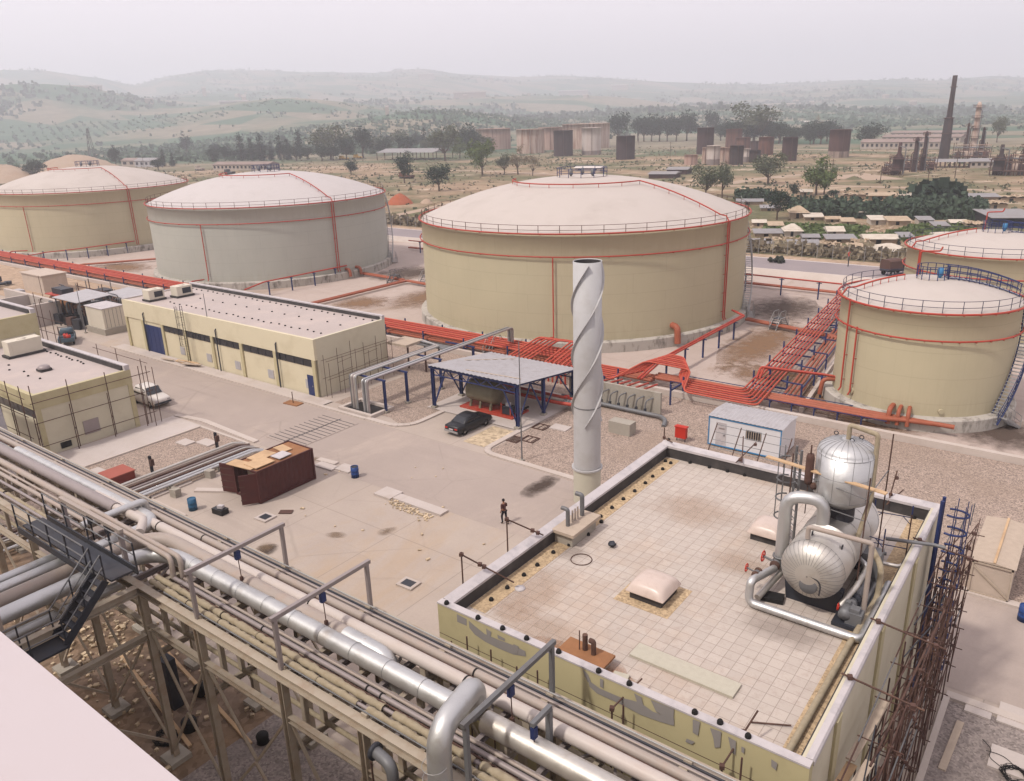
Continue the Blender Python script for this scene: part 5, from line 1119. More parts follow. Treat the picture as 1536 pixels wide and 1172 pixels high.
dd = MB().box(-59.75,-58.85,by0+.05,by0+.12,0,2.1).build('door', M['blue'], t); MB().cbox(-59.0,by0+.03,1.05,.05,.05,.15).build('handle', M['rail_pale'], dd)
for x in (-88.6,-74.1,-63.9): MB().tube([(x,by0-.12,0),(x,by0-.12,4.6),(x,by0+.05,4.75)],.07,7).build('downpipe', M['dark_steel'], t)
lad = caged_ladder('wall_ladder', -79.5, 44.75, 0, 6.7, 2.3, 'dark caged ladder climbing the front of the long low building', 'dark_steel', r=.36, out=(0,-1))
def acunit(cx, cy, z, sx, sy, sz, label):
    t = thing('air_conditioner', label, 'air conditioner', (cx,cy,z)); MB().cbox(cx,cy,z+.13,sx*1.15,sy*1.15,.22).build('base', M['bitumen'], t)
    c = MB().cbox(cx,cy,z+.24+sz/2,sx,sy,sz).build('case', M['ac'], t); MB().cbox(cx+sx/2+.012,cy+sy*(.12 if sy < 2.5 else 0),z+.24+sz*.5,.03,sy*(.55 if sy < 2.5 else .8),sz*.6).build('grille', M['dark_steel' if sy < 2.5 else 'ac'], c); MB().lathe([(.001,.05),(sx*.3,.05),(sx*.3,0)], (cx,cy,z+.24+sz), 14).build('fan_ring', M['ac'], c)
acunit(-89.3,47.2,bh-.06,1.4,1.9,1.1,'cream rooftop cooler on the long building, nearer the front edge'); acunit(-88.3,50.2,bh-.06,1.4,2.0,1.1,'cream rooftop cooler on the long building, farther from the front edge')
dots = MB().lathe([(.001,.12),(.09,.1),(.1,0)], n=8); first = None
for k in range(30):
    for r_, y in enumerate((47.4,50.6,53.4)):
        if k < 5 and r_ < 2: continue
        if r_ == 1 and k % 2: continue
        pos = (bx0+1.2+k*1.12+(r_*.3), y+math.sin(k*1.7+r_)*.12, bh-.06)
        if first is None: first = solo(dots, 'conductor_block', M['rubber'], 'small black conductor block on the pale roof of the long building', 'roof block', 'conductor blocks on the long building'); first.location = pos
        else: dup(first, pos)
# scaffold on its end wall
t = thing('wall_scaffold', 'thin rusty scaffold against the end wall of the long building', 'scaffold', (bx1+.7,50,0))
for k, y in enumerate((45.9,47.6,49.3,51.0,52.7,54.2)):
    for dx in (.35,1.05): MB().tube([(bx1+dx,y,0),(bx1+dx,y,4.2+.3*(k%3)-(dx>.5)*.7)],.026,5).build('standard', M['rust_dark'], t)
for z in (1.9,3.7):
    for dx in (.35,1.05): MB().tube([(bx1+dx,45.6,z),(bx1+dx,54.4,z)],.022,5).build('ledger', M['rust_dark'], t)
for y in (47.6,51.0): 
    for z in (1.0,2.0,3.0): MB().tube([(bx1+.35,y,z),(bx1+1.05,y+1.2,z+.4)],.02,5).build('brace', M['rust_dark'], t)
# ================================================================== left buildings
def lowbuilding(name, label, x0, x1, y0, y1, h, pil=True):
    t = thing(name, label, 'building', ((x0+x1)/2,(y0+y1)/2,0))
    MB().box(x1-.3,x1,y0,y1,0,h*.76).build('end_wall', M['wall_end'], t); MB().box(x1-.32,x1+.05,y0-.05,y1+.05,h*.76,h).build('fascia', M['cream_trim'], t)
    MB().box(x0,x1-.32,y0,y0+.3,0,h*.6).build('front_wall', M['wall_end'], t); MB().box(x0,x1-.32,y0-.05,y0+.3,h*.76,h).build('fascia', M['cream_trim'], t)
    w_ = MB().box(x0,x1-.5,y0+.08,y0+.2,h*.6,h*.76).build('window', M['glass'], t)
    MB().box(x0,x1-.3,y1-.3,y1,0,h).build('back_wall', M['cream_wall'], t)
    MB().box(x0,x1-.32,y0+.3,y1-.3,h-.3,h-.05).build('roof', M['roof_flat'], t)
    p = MB().box(x0,x1,y1-.4,y1+.03,h,h+.45).build('parapet', M['coping'], t); MB().box(x0,x1-.32,y1-.5,y1-.41,h-.06,h+.38).build('bitumen_upstand', M['bitumen'], p)
    for y in (y0+.2,y1-.2): MB().box(x1,x1+.06,y-.2,y+.2,0,h*.76).build('pilaster', M['cream_trim'], t)
    return t
b3 = lowbuilding('control_building', 'cream low building behind red scaffold at the left edge', -84.6, -66.2, 23.6, 31.6, 5.25)
MB().box(-66.2,-66.14,26.9,28.2,.75,1.95).build('louvre', M['rack_grey'], b3); MB().box(-66.2,-66.13,24.85,25.7,.25,.75).build('vent_opening', M['black'], b3)
acunit(-80.0,28.8,5.2,1.3,2.9,1.3,'large cream rooftop cooler on the scaffolded building at left')
sk = thing('skylight', 'small grey rooflight on the scaffolded building at left', 'skylight', (-72.7,27.4,5.2)); MB().cbox(-72.7,27.4,5.3,.95,.95,.25).build('frame', M['bitumen'], sk); MB().lathe([(.5,0),(.5,.12),(.35,.25),(.001,.3)], (-72.7,27.4,5.43), 16).build('dome', M['rack_grey'], sk)
first = None
for k in range(22):
    pos = (-82.5+.72*k, 30.4+.1*math.sin(k*2), 5.2) if k < 16 else (-79+1.7*(k-16), 26.0+.5*math.sin(k*3), 5.2)
    if first is None: first = solo(dots, 'conductor_block', M['rubber'], 'small black conductor block on the roof of the scaffolded building at left', 'roof block', 'conductor blocks on the left roof'); first.location = pos
    else: dup(first, pos)
b4 = lowbuilding('switch_building', 'taller cream building with black lined parapet cut by the left picture edge', -125, -84.7, 22.5, 32.3, 7.9)
sk = thing('skylight', 'white rounded rooflight behind the parapet at the left picture edge', 'skylight', (-90,29.5,7.85)); MB().cbox(-90,29.0,7.95,1.6,1.6,.3).build('frame', M['bitumen'], sk); MB().lathe([(.9,0),(.88,.2),(.6,.42),(.001,.5)], (-90,29.0,8.1), 18).build('dome', M['skylight'], sk)
t = thing('open_basin', 'open concrete basin with dark inside beyond the left buildings', 'basin', (-122,44.5,0))
for a in ((-131,-114,46.4,46.9),(-131,-114,41.2,41.7),(-114.5,-114,41.7,46.4),(-123,-122.6,41.7,46.4)): MB().box(*a,0,3.0).build('wall', M['kerb'], t)
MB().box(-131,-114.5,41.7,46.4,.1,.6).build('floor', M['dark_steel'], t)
# red scaffold round the end of the left building
t = thing('wall_scaffold', 'red rusty scaffold standing in front of the cream building at left', 'scaffold', (-65.6,28,0))
for k, y in enumerate((23.4,26.2,29.3,32.2)):
    for dx, h in ((.35,6.2-.25*k),(.75,4.0)): MB().tube([(-66.2+dx,y-.3*(dx>.5),0),(-66.2+dx,y-.3*(dx>.5),h)],.04,6).build('standard', M['rust'], t)
    MB().tube([(-66.2+.35,y,1.9),(-66.2+.8,y-.3,1.8)],.03,5).build('transom', M['rust'], t)
for z in (1.0,3.0,4.7): MB().tube([(-65.85,23.2,z),(-65.85,33.2,z)],.032,5).build('ledger', M['rust_dark'], t)
for k, x in enumerate((-66.5,-69,-72,-75)): MB().tube([(x,22.9,0),(x,22.9,6.2)],.04,6).build('standard', M['rust'], t); MB().tube([(x,22.2,0),(x,22.2,4.6)],.04,6).build('standard', M['rust'], t)
for z in (2.0,3.8,5.3): MB().tube([(-78,22.8,z),(-65.6,22.8,z)],.03,5).build('ledger', M['rust'], t)
t = thing('wall_scaffold', 'thin red scaffold tubes at the corner between the left buildings and the road', 'scaffold', (-84.5,33,0))
for x, y, h in ((-84.4,32.8,9.2),(-83.0,33.0,8.2),(-81.6,32.8,6.8),(-86.5,33.2,9.6),(-66.0,32.6,6.0),(-65.4,33.2,5.2),(-64.9,32.4,5.6),(-69.5,32.3,6.5),(-73,32.3,6.4)): MB().tube([(x,y,0),(x,y,h)],.035,6).build('standard', M['rust'], t)
for z in (3.0,5.8,7.2): MB().tube([(-87,33,z),(-80.5,33,z)],.028,5).build('ledger', M['rust'], t)
MB().tube([(-74,32.4,5.9),(-64.5,32.4,5.9)],.026,5).build('ledger', M['rust_dark'], t)
# ------------------------------------------------------------------ machinery between the left buildings and the long building
t = thing('equipment_cabinet', 'grey cream walk in cabinet on a concrete plinth beside the long building', 'cabinet', (-98.5,47.5,0))
MB().box(-105.5,-100.7,46.0,49.2,0,.8).build('plinth', M['conc'], t); c = MB().box(-105.3,-100.9,46.2,49.0,.8,3.4).build('body', M['ac'], t); MB().box(-105.4,-100.8,46.1,49.1,3.4,3.5).build('roof', M['coping'], c)
for k in range(5): MB().box(-100.9,-100.88,46.5+.5*k,46.54+.5*k,.9,3.3).build('panel_joint', M['grey_steel'], c)
t = thing('oil_tank', 'rust stained horizontal tank among the machinery at left', 'tank', (-117,48.5,0))
MB().lathe([(.001,-3),(.9,-2.9),(1.3,-2.5),(1.35,0),(1.35,2.4),(1.0,2.8),(.001,2.9)], (-116.5,48.6,1.9), 20, axis='x').build('shell', M['rust_plate'], t)
for x in (-118,-115): MB().box(x-.2,x+.2,47.6,49.6,0,.8).build('saddle', M['dark_steel'], t)
MB().box(-119,-114.5,47.2,50,3.3,3.42).build('platform', M['red'], t); MB().box(-118,-115,47.8,49.4,3.42,4.2).build('machine', M['dark_steel'], t)
def openshed(name, label, x0, x1, y0, y1, h, roofm, legm='grey_steel', fill='dark_steel'):
    t = thing(name, label, 'shed', ((x0+x1)/2,(y0+y1)/2,0))
    MB().prof([(y0-.3,h),(y1+.3,h+.25),(y1+.3,h+.33),(y0-.3,h+.08)],'x',x0-.3,x1+.3).build('roof', M[roofm], t)
    for x in (x0,x1):
        for y in (y0,y1): MB().bar((x,y,0),(x,y,h),.16).build('post', M[legm], t)
    return t
o = openshed('pump_shelter', 'grey flat roofed open shelter over dark pumps left of the cabinet', -113.5,-107.0,46.2,50.4,3.6,'sheet')
for k in range(4): MB().cbox(-112.4+1.6*k,48,.9,.8,1.8,1.6+.3*(k%2)).build('pump', M['dark_steel'], o); MB().tube([(-112.4+1.6*k,47,1.6),(-112.4+1.6*k,47,2.8),(-112.4+1.6*k,49.5,2.8)],.14,7,.3).build('pipe', M['rust' if k%2 else 'grey_steel'], o)
openshed('pump_shelter', 'second grey flat roofed shelter behind the cabinet', -112.5,-104,52.5,55.8,3.0,'sheet')
t = thing('transformer', 'dark machine with pipes and posts behind the grey shelters', 'machine', (-120,54,0))
MB().cbox(-118.5,55.0,1.3,2.6,1.8,2.6).build('body', M['dark_steel'], t); 
for k in range(6): MB().bar((-124+1.9*k,54+.4*(k%2),0),(-124+1.9*k,54+.4*(k%2),3.2+.5*(k%3)),.1).build('post', M['grey_steel' if k%2 else 'rust'], t)
for z in (1.5,2.6): MB().tube([(-125,54.2,z),(-113,54.2,z)],.08,6).build('pipe', M['rust'], t)
for k in range(5): MB().tube([(-124+2*k,53.5,.4),(-124+2*k,55.5,.5),(-122.5+2*k,55.5,1.6)],.12,7,.3).build('pipe', M['orange' if k%2 else 'grey_steel'], t)
t = thing('pipe_cluster', 'tangle of rusty pipes, rods and posts between the shelters and the rear posts', 'machinery', (-112,51,0)); rq = random.Random(8)
for k in range(26):
    x, y = rq.uniform(-124,-103), rq.uniform(49.5,57); h = rq.uniform(1,3.4); MB().tube([(x,y,0),(x,y,h)]+([(x+rq.uniform(-3,3),y+rq.uniform(-.3,.3),h)] if k % 2 else []), rq.uniform(.05,.13), 6, .3).build('pipe', M[('rust','dark_steel','grey_steel','orange','rust_dark')[k%5]], t)
for k in range(12):
    x, y = rq.uniform(-122,-104), rq.uniform(50,56); s = rq.uniform(.6,1.5); MB().cbox(x,y,s*.5,s,s*.8,s,rq.uniform(0,1)).build('machine', M[('dark_steel','rust_dark','grey_steel')[k%3]], t)
t = thing('pipe_cluster', 'dark pipework and rods under and before the front grey shelter', 'machinery', (-111,46,0))
for k in range(16):
    x, y = rq.uniform(-120,-106.5), rq.uniform(44.6,47.5); h = rq.uniform(.8,3.2); MB().tube([(x,y,0),(x,y,h)]+([(x+rq.uniform(-2,2),y,h)] if k % 3 == 0 else []), rq.uniform(.05,.12), 6, .3).build('pipe', M[('rust','dark_steel','grey_steel','black')[k%4]], t)
for k in range(7): MB().cbox(-119+1.9*k,46.2+rq.uniform(-.4,.4),.7,1.1,.9,1.4,rq.uniform(0,.5)).build('machine', M[('dark_steel','black','rust_dark')[k%3]], t)
solo(MB().box(-144,-136.5,54.2,58,0,2.9).prof([(54.0,2.9),(58.2,2.9),(58.2,3.05),(54.0,3.05)],'x',-144.2,-136.3), 'equipment_box', M['plastic'], 'tall tan equipment box on the open ground at far left', 'box')
solo(MB().cbox(-136,50,.8,2,1.6,1.6), 'equipment_box', M['sheet'], 'small grey box on the ground left of the tan box', 'box'); 
t = thing('spoil_heap', 'dark heap of scrap at the far left edge beside the gravel', 'heap', (-152,52,0)); m = MB(); 
for k in range(40): m.cbox(-153+rnd.gauss(0,3),51+rnd.gauss(0,1.2),rnd.uniform(.2,1.6),rnd.uniform(.5,1.6),rnd.uniform(.5,1.4),rnd.uniform(.3,.9),rnd.uniform(0,3))
m.build('scrap', M['dark_steel'], t)
for k, (px, py, h, lab) in enumerate(((95,418,2.2,'thin grey post standing on the open ground left of the tan box'),(129,500,6.6,'grey lamp post beside the grey shelter'),(323,553,8.3,'thin pole standing before the long low building'),(783,692,9.5,'thin pale pole in front of the blue canopy'),(70,470,5.5,'rusty pole among the machinery at left'))):
    b = at(px,py); t = thing('pole', lab, 'pole', b); MB().tube([b,b+Vector((0,0,h))],.06 if h > 6 else .045,7,r2=.035).build('mast', M['grey_steel' if k != 4 else 'rust'], t); MB().cbox(b.x,b.y,.08,.3,.3,.16).build('base', M['conc'], t)
# ------------------------------------------------------------------ blue canopy with the olive tank
t = thing('canopy', 'open canopy with grey corrugated roof on navy trussed posts', 'canopy', (-42.3,53.5,0))
zf, zb, cx0, cx1, cy0, cy1 = 4.05, 2.95, -47.4, -37.1, 49.0, 58.0
n = 44; vs = []; fs = []
for k in range(n+1):
    x = cx0+(cx1-cx0)*k/n; dz = .075*(k%2)
    vs += [(x,cy0-.1,zf+.07+dz),(x,cy1+.1,zb+.07+dz)]
    if k: fs.append((2*k-2,2*k,2*k+1,2*k-1))
m = MB(); m.add(vs,fs); m.add([(x,y,z-.012) for x,y,z in vs],[f[::-1] for f in fs]); m.build('roof_sheet', M['sheet'], t)
zz = lambda y: zf+(zb-zf)*(y-cy0)/(cy1-cy0)
for y in (49.2,53.0,57.8):
    MB().bar((cx0+.1,y,zz(y)-.1),(cx1-.1,y,zz(y)-.1),.14,.2).build('beam', M['blue'], t)
    for x in (-46.9,-37.4):
        MB().ibeam((x,y,0),(x,y,zz(y)-.2),.26,.26,.04,(1,0,0)).build('post', M['blue'], t)
    for k in range(6):
        xa = -46.8+1.55*k; MB().bar((xa,y,zz(y)-.2),(xa+.78,y,zz(y)-.75),.06).build('truss_web', M['blue'], t); MB().bar((xa+.78,y,zz(y)-.75),(xa+1.55,y,zz(y)-.2),.06).build('truss_web', M['blue'], t)
    MB().bar((-46.9,y,zz(y)-.78),(-37.4,y,zz(y)-.78),.09).build('truss_chord', M['blue'], t)
for x in (-46.9,-37.4):
    MB().bar((x,cy0,zf-.1),(x,cy1,zb-.1),.12,.18).build('beam', M['blue'], t)
    for ya, yb in ((49.2,51.1),(53,51.1),(53,55.4),(57.8,55.4)): MB().bar((x,ya,.25),(x,yb,zz(yb)-.25),.1).build('brace', M['blue'], t)
for x, y in ((-46.9,49.2),(-37.4,49.2)): MB().bar((x,y,.3),(x+(1.4 if x < -40 else -1.4),y,zz(y)-.8),.09).build('brace', M['blue'], t)
for y in (49.2,53,57.8):
    for x in (-46.9,-37.4): MB().cbox(x,y,.16,.5,.5,.2).build('footing', M['conc'], t)
for k, (a,b_) in enumerate((((-46.3,53.0),(-43.5,57.2)),((-43.5,49.9),(-38.0,50.6)))): solo(MB().bar((a[0],a[1],zz(a[1])+.14),(b_[0],b_[1],zz(b_[1])+.14),.12,.04), 'batten', M['wood'], ['long batten lying on the canopy roof near its rear edge','long thin batten lying on the canopy roof near its front edge'][k], 'batten')
t = thing('fuel_tank', 'olive horizontal tank on legs standing on a red skid under the canopy', 'tank', (-42.8,51.8,0))
MB().lathe([(.001,-1.75),(.6,-1.72),(.95,-1.55),(1.0,-1.3),(1.0,1.3),(.95,1.55),(.6,1.72),(.001,1.75)], (-42.9,51.7,1.65), 24, axis='x').build('shell', M['olive'], t)
for x in (-44.1,-43.0,-41.8): MB().bar((x,51.0,.2),(x,51.2,1.1),.22,.16).build('leg', M['olive'], t); MB().bar((x,52.5,.2),(x,52.3,1.1),.22,.16).build('leg', M['olive'], t)
MB().box(-45,-39.0,50.5,53,.08,.22).build('skid', M['red'], t)
for x in (-43.6,-42.4): MB().lathe([(.15,0),(.15,.16),(.001,.16)], (x,51.7,2.6), 10).build('filler_cap', M['olive'], t)
t = thing('engine_pump', 'small pump engine with red frame at the right end of the skid under the canopy', 'engine', (-39.8,51,0))
MB().cbox(-39.9,51.2,.65,.9,.7,.7).build('engine', M['dark_steel'], t); MB().cbox(-39.9,51.2,1.15,.35,.35,.35).build('cooler', M['sheet'], t); MB().bar((-40.4,50.8,.2),(-40.4,50.8,1.3),.08).build('frame', M['red'], t); MB().bar((-39.4,50.8,.2),(-39.4,50.8,1.1),.08).build('frame', M['red'], t); MB().tube([(-39.6,51.2,.6),(-38.9,51.2,.6),(-38.9,52.8,.6)],.1,8,.2).build('hose', M['rubber'], t)
for k in range(3): pipe('suction_line', [(-46+k*.4,54.4+.7*k,.9),(-38.2,54.4+.7*k,.9),(-36.9,54.6+.7*k,.8),(-34.6,55.2+.6*k,.75)], .16, 'red' if k != 1 else 'rack_pink', ['red pipe running under the canopy, nearest the olive tank','pale pipe running under the canopy between two red pipes','red pipe running under the canopy, nearest its rear posts'][k], bend=.4)
t = thing('valve_manifold', 'grey valve cluster on the pipe between canopy and stack', 'valve', (-35.5,55.5,0))
for x, y in ((-36.4,55.2),(-35.5,55.6),(-34.6,55.9)): MB().lathe([(.001,-.25),(.3,-.25),(.3,-.15),(.18,-.1),(.18,.1),(.3,.15),(.3,.25),(.001,.25)], (x,y,.75), 12, axis='x').build('valve_body', M['grey_steel'], t); MB().ring((x,y,1.35),.22,.03,12,5).build('handwheel', M['red_bright'], t); MB().tube([(x,y,.8),(x,y,1.35)],.03,5).build('stem', M['grey_steel'], t)
MB().tube([(-36.9,55.0,.75),(-33.9,56.1,.75)],.16,8).build('pipe', M['grey_steel'], t)
# ------------------------------------------------------------------ pipe bridge from the pit to the red bundle
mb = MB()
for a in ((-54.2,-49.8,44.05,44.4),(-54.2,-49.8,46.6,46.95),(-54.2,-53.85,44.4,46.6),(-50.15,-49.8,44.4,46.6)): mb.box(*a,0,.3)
pit = thing('pipe_pit', 'kerbed pit in the gravel, shaded depth painted as a black sheet, where pipes go down', 'pit', (-52,45.5,0)); mb.build('kerb', M['kerb'], pit); MB().box(-53.85,-50.15,44.4,46.6,.02,.06).build('pit_shade_sheet', M['black'], pit)  # flat black sheet inside the kerb stands for the shaded depth, no real recess
for k in range(9):
    x = -53.4+.19*k if k < 5 else -51.3+.22*(k-5); mt = ('grey_steel','clad_warm','rack_grey','clad_warm','rail_pale','clad','grey_steel','clad','rack_grey')[k]; off = .7*(k < 5)
    pipe('bridge_line', [(x,44.7+off*.6,.06),(x,44.7+off*.6,3.25),(x,56.5 if k < 5 else 66.2,3.25)]+([(x-3.5,57.0+.1*k,3.25)] if k < 5 else [(x,66.2,1.6)]), .085, mt, ['dull grey pipe rising from the pit, first from the left','dusty silver pipe rising from the pit, second from the left','mauve grey pipe rising from the pit, third from the left','dusty silver pipe rising from the pit, fourth from the left','pale pipe rising from the pit, fifth from the left','bright silver pipe rising from the pit, fourth from the right','grey pipe rising from the pit, third from the right','bright silver pipe rising from the pit, second from the right','mauve grey pipe rising from the pit at its right end'][k], bend=.3, n=8)
for k, (x, y) in enumerate(((-49.8,45.9),(-49.9,48.8),(-49.9,53.5),(-49.9,58.5))):
    tt = thing('pipe_support', 'navy T post carrying the pipe bridge, %s' % ('nearest the pit','second from the pit','third from the pit','nearest the red bundle')[k], 'pipe support', (x,y,0))
    MB().ibeam((x,y,.1),(x,y,3.0),.2,.2,.03,(1,0,0)).build('post', M['blue'], tt); MB().bar((x+.2,y,3.07),(-53.6,y,3.07),.14,.14).build('arm', M['blue'], tt); MB().cbox(x,y,.1,.45,.45,.2).build('footing', M['conc'], tt)
t = thing('cable_tray', 'rusty stained platform with cable tray sticking out of the end wall of the long building', 'platform', (-55.5,56.8,3))
MB().box(-58.2,-51.5,56.3,57.5,3.0,3.1).build('tray', M['grey_steel'], t); MB().box(-58.2,-55.5,54.6,57.2,3.1,3.35).build('platform', M['wood'], t)
for x in (-57.5,-55,-53): MB().bar((x,56.8,0),(x,56.8,3),.14).build('post', M['rust_dark'], t)
# ------------------------------------------------------------------ manifold wall, boxes and cabin on the gravel
t = thing('manifold_wall', 'grey concrete screen wall with a row of curved vent pipes', 'wall', (-33.2,58.4,0))
MB().box(-38.2,-28.8,58.35,58.6,0,2.1).build('wall', M['conc'], t)
for k in range(9): 
    x = -37.0+.88*k; p_ = MB().tube([(x,57.75,.35),(x,57.75,1.0),(x+.1,57.8,1.4),(x+.45,58.33,1.55)],.065,7,.3).build('vent_pipe', M['grey_steel'], t); MB().cbox(x,57.75,.55,.2,.2,.24).build('valve', M['dark_steel'], p_)
MB().tube([(-38.5,57.6,.3),(-28.3,57.6,.3),(-27.6,57.0,.3),(-27.4,56.2,.05)],.19,10,.6).build('header_pipe', M['grey_steel'], t)
for k in range(8): run([[(-36.6+.85*k,58.9,2.0),(-36.9+.85*k,61.2+.1*k,1.5)]], .09, 'red', 'short red pipe dropping behind the grey screen wall', 'red pipes behind the screen wall', name='branch_pipe')
solo(MB().box(-30.7,-28.7,52.75,53.8,0,1.05).jitter(.015,6), 'concrete_block', M['conc'], 'big rough concrete block on the gravel beside the stack', 'block')
t = thing('hose_cabinet', 'bright red fire hose cabinet on legs beside the far roof corner', 'fire cabinet', (-24.9,54.2,0))
MB().box(-25.3,-24.4,54.0,54.4,.35,1.25).build('case', M['red_bright'], t); MB().prof([(-25.36,1.25),(-24.34,1.25),(-24.34,1.32),(-25.36,1.32)],'y',53.95,54.45).build('lid', M['red_bright'], t)
for x in (-25.2,-24.5): MB().bar((x,54.2,0),(x,54.2,.36),.06).build('leg', M['dark_steel'], t)
t = thing('site_cabin', 'white portable cabin with blue edges and grey corrugated roof', 'cabin', (-19.9,56.3,0))
cx0, cx1, cy0, cy1 = -22.8, -17.1, 54.75, 58.0
MB().box(cx0,cx1,cy0,cy1,.12,2.45).build('wall', M['cabin_white'], t)
n = 36; vs = []; fs = []
for k in range(n+1):
    x = cx0-.1+(cx1-cx0+.2)*k/n; dz = .05*(k%2)
    vs += [(x,cy0-.1,2.5+dz),(x,(cy0+cy1)/2,2.62+dz),(x,cy1+.1,2.5+dz)]
    if k: fs += [(3*k-3,3*k,3*k+1,3*k-2),(3*k-2,3*k+1,3*k+2,3*k-1)]
m = MB(); m.add(vs,fs); m.box(cx0,cx1,cy0,cy1,2.45,2.49); m.build('roof', M['sheet'], t)
for a in ((cx0-.03,cx1+.03,cy0-.04,cy0,2.36,2.46),(cx0-.03,cx1+.03,cy0-.04,cy0,.1,.2)): MB().box(*a).build('edge_trim', M['blue_light'], t)
for x in (cx0-.02,cx1-.06): MB().box(x,x+.08,cy0-.045,cy0-.002,.2,2.36).build('edge_trim', M['blue_light'], t)
d_ = MB().box(-22.2,-21.35,cy0-.02,cy0,.2,2.1).build('door', M['coping'], t); MB().cbox(-21.5,cy0-.04,1.1,.05,.05,.14).build('handle', M['dark_steel'], d_)
MB().box(-21.95,-21.5,cy0-.032,cy0-.022,1.55,1.68).build('notice', M['rack_grey'], d_)
w_ = MB().box(-19.8,-18.6,cy0-.03,cy0,1.2,1.95).build('window', M['glass'], t)
for k in range(7): MB().box(-19.75+.18*k,-19.71+.18*k,cy0-.05,cy0-.03,1.2,1.95).build('window_bar', M['wood'], w_)
t = thing('rebar_mat', 'leaning mat of steel bars between the white cabin and the far parapet', 'steel mat', (-16.5,36.5,0))
pts = [at(1094,681,8.6),at(1112,660,8.6)]
m = MB(); a0, a1 = Vector((-14.9,34.9,7.2)), Vector((-11.0,34.9,7.2))
for k in range(8): m.tube([a0+Vector((0,.28*k,.32*k)),a1+Vector((0,.28*k,.32*k))],.018,4)
m.build('bars', M['grey_steel'], t); m = MB()
for q in (0,1.3,2.6,3.9): m.tube([a0+Vector((q,0,-7.2)),a0+Vector((q,0,0)),a0+Vector((q,2.0,2.3))],.03,5)
m.build('support', M['rust'], t)
# ------------------------------------------------------------------ things on the yard
t = thing('shipping_container', 'dark maroon steel container with open doors and planks on its roof', 'container', (-45.6,30.7,0))
X, Y = (-46.9,-44.2), (28.3,33.1)
m = MB(); n = 24
for side, x in ((1,X[1]),(-1,X[0])):
    vs = []
    for k in range(n*2+1):
        y = Y[0]+.08+(Y[1]-Y[0]-.16)*k/(n*2); dx = -.04*side if (k//2)%2 else 0
        vs += [(x+dx,y,.2),(x+dx,y,2.35)]
    m.add(vs, [(2*k,2*k+2,2*k+3,2*k+1) if side > 0 else (2*k,2*k+1,2*k+3,2*k+2) for k in range(n*2)])
m.box(X[0]+.06,X[1]-.06,Y[1]-.1,Y[1]-.04,.2,2.35); M['maroon'] = plain('maroon_container_paint', srgb(84,40,37), .6, var=.15, dirt=srgb(70,36,34), dscale=1.5); m.build('walls', M['maroon'], t)
fr = MB()
for x in X:
    for z in (.12,2.41): fr.bar((x,Y[0],z),(x,Y[1],z),.1,.14)
    for y in Y: fr.bar((x,y,.05),(x,y,2.48),.12)
for y in Y:
    for z in (.12,2.41): fr.bar((X[0],y,z),(X[1],y,z),.1,.14)
fr.build('frame', M['maroon'], t); MB().box(X[0]+.04,X[1]-.04,Y[0]+.04,Y[1]-.04,2.36,2.42).build('roof', M['rust_plate'], t); MB().box(X[0]+.08,X[1]-.08,Y[0]+.08,Y[1]-.12,.1,.18).build('floor', M['wood'], t)
for p, q in (((X[0],Y[0]),(-48.0,27.9)),((X[1],Y[0]),(-44.9,27.3))):
    d_ = MB().bar((*p,1.25),(*q,1.25),.07,2.2).build('door', M['maroon'], t)
    for z in (.5,1.0,1.5,2.0): MB().bar((p[0]+(q[0]-p[0])*.1,p[1]-.05,z),(q[0],q[1]-.05,z),.05,.07).build('door_rib', M['rust_dark'], d_)
m = MB()
mb = MB().box(-46.85,-44.3,29.3,29.9,.2,1.9).box(-46.3,-45.2,30.2,31.5,.2,1.4); mb.build('contents', M['wood'], t)
for k, (x, y, sx, sy, rz) in enumerate(((-46.0,28.5,2.4,.9,.15),(-45.2,29.3,1.4,1.6,.0),(-46.2,30.2,1.2,1.7,.08),(-45.0,31.0,1.0,1.1,.05),(-46.0,31.9,1.3,.8,-.1))): solo(MB().cbox(x,y,2.5+.05*(k%2),sx,sy,.05,rz), 'plywood_sheet', M['wood_raw'] if k != 3 else M['coping'], ['large plywood sheet over the open front of the container roof','tan plywood sheet on the right side of the container roof','tan plywood sheet on the left side of the container roof','whitish panel lying on the container roof','small plywood sheet at the far end of the container roof'][k], 'plywood')
def barrel(p, mat, label, topm='black'):
    t = thing('oil_barrel', label, 'barrel', p); x, y, z = p
    MB().lathe([(.001,.02),(.28,.02),(.29,0),(.29,.29),(.305,.31),(.29,.33),(.29,.57),(.305,.59),(.29,.61),(.29,.88),(.27,.88),(.26,.84)], p, 18).build('drum', M[mat], t)
    MB().lathe([(.26,.84),(.001,.84)], p, 18).build('lid', M[topm], t)
M['barrel_blue'] = plain('blue_barrel_paint', srgb(34,66,128), .5, var=.12, dirt=srgb(60,70,96)); M['barrel_teal'] = plain('teal_barrel_paint', srgb(40,90,124), .5, var=.12)
barrel(at(533,716), 'barrel_blue', 'blue oil barrel standing alone in the middle of the yard'); barrel(at(290,765), 'barrel_teal', 'teal oil barrel with a pale mark beside the ground pipes', 'barrel_teal'); barrel(at(1535,931), 'barrel_blue', 'blue barrel at the right picture edge by the road kerb', 'barrel_blue')
t = thing('traffic_island', 'long raised strip of pale concrete slabs in the middle of the yard', 'kerb island', (-35.5,34.3,0))
MB().box(-38.6,-37.0,33.7,35.0,.02,.16).build('slab', M['path'], t); MB().box(-36.95,-32.5,33.95,34.75,.02,.16).build('slab', M['path'], t)
m = MB(); rn3 = random.Random(3)
for k in range(170): x = rn3.uniform(-37,-32.8); s = rn3.uniform(.04,.13); m.cbox(x,33.5+rn3.gauss(0,.2)-.04*(x+35),.03+s*.3,s,s,s*.7,rn3.uniform(0,3))
tag(m.build('rubble', M['stones']), 'yellowish rubble spilled along the slab strip in the yard', 'rubble', kind='stuff')
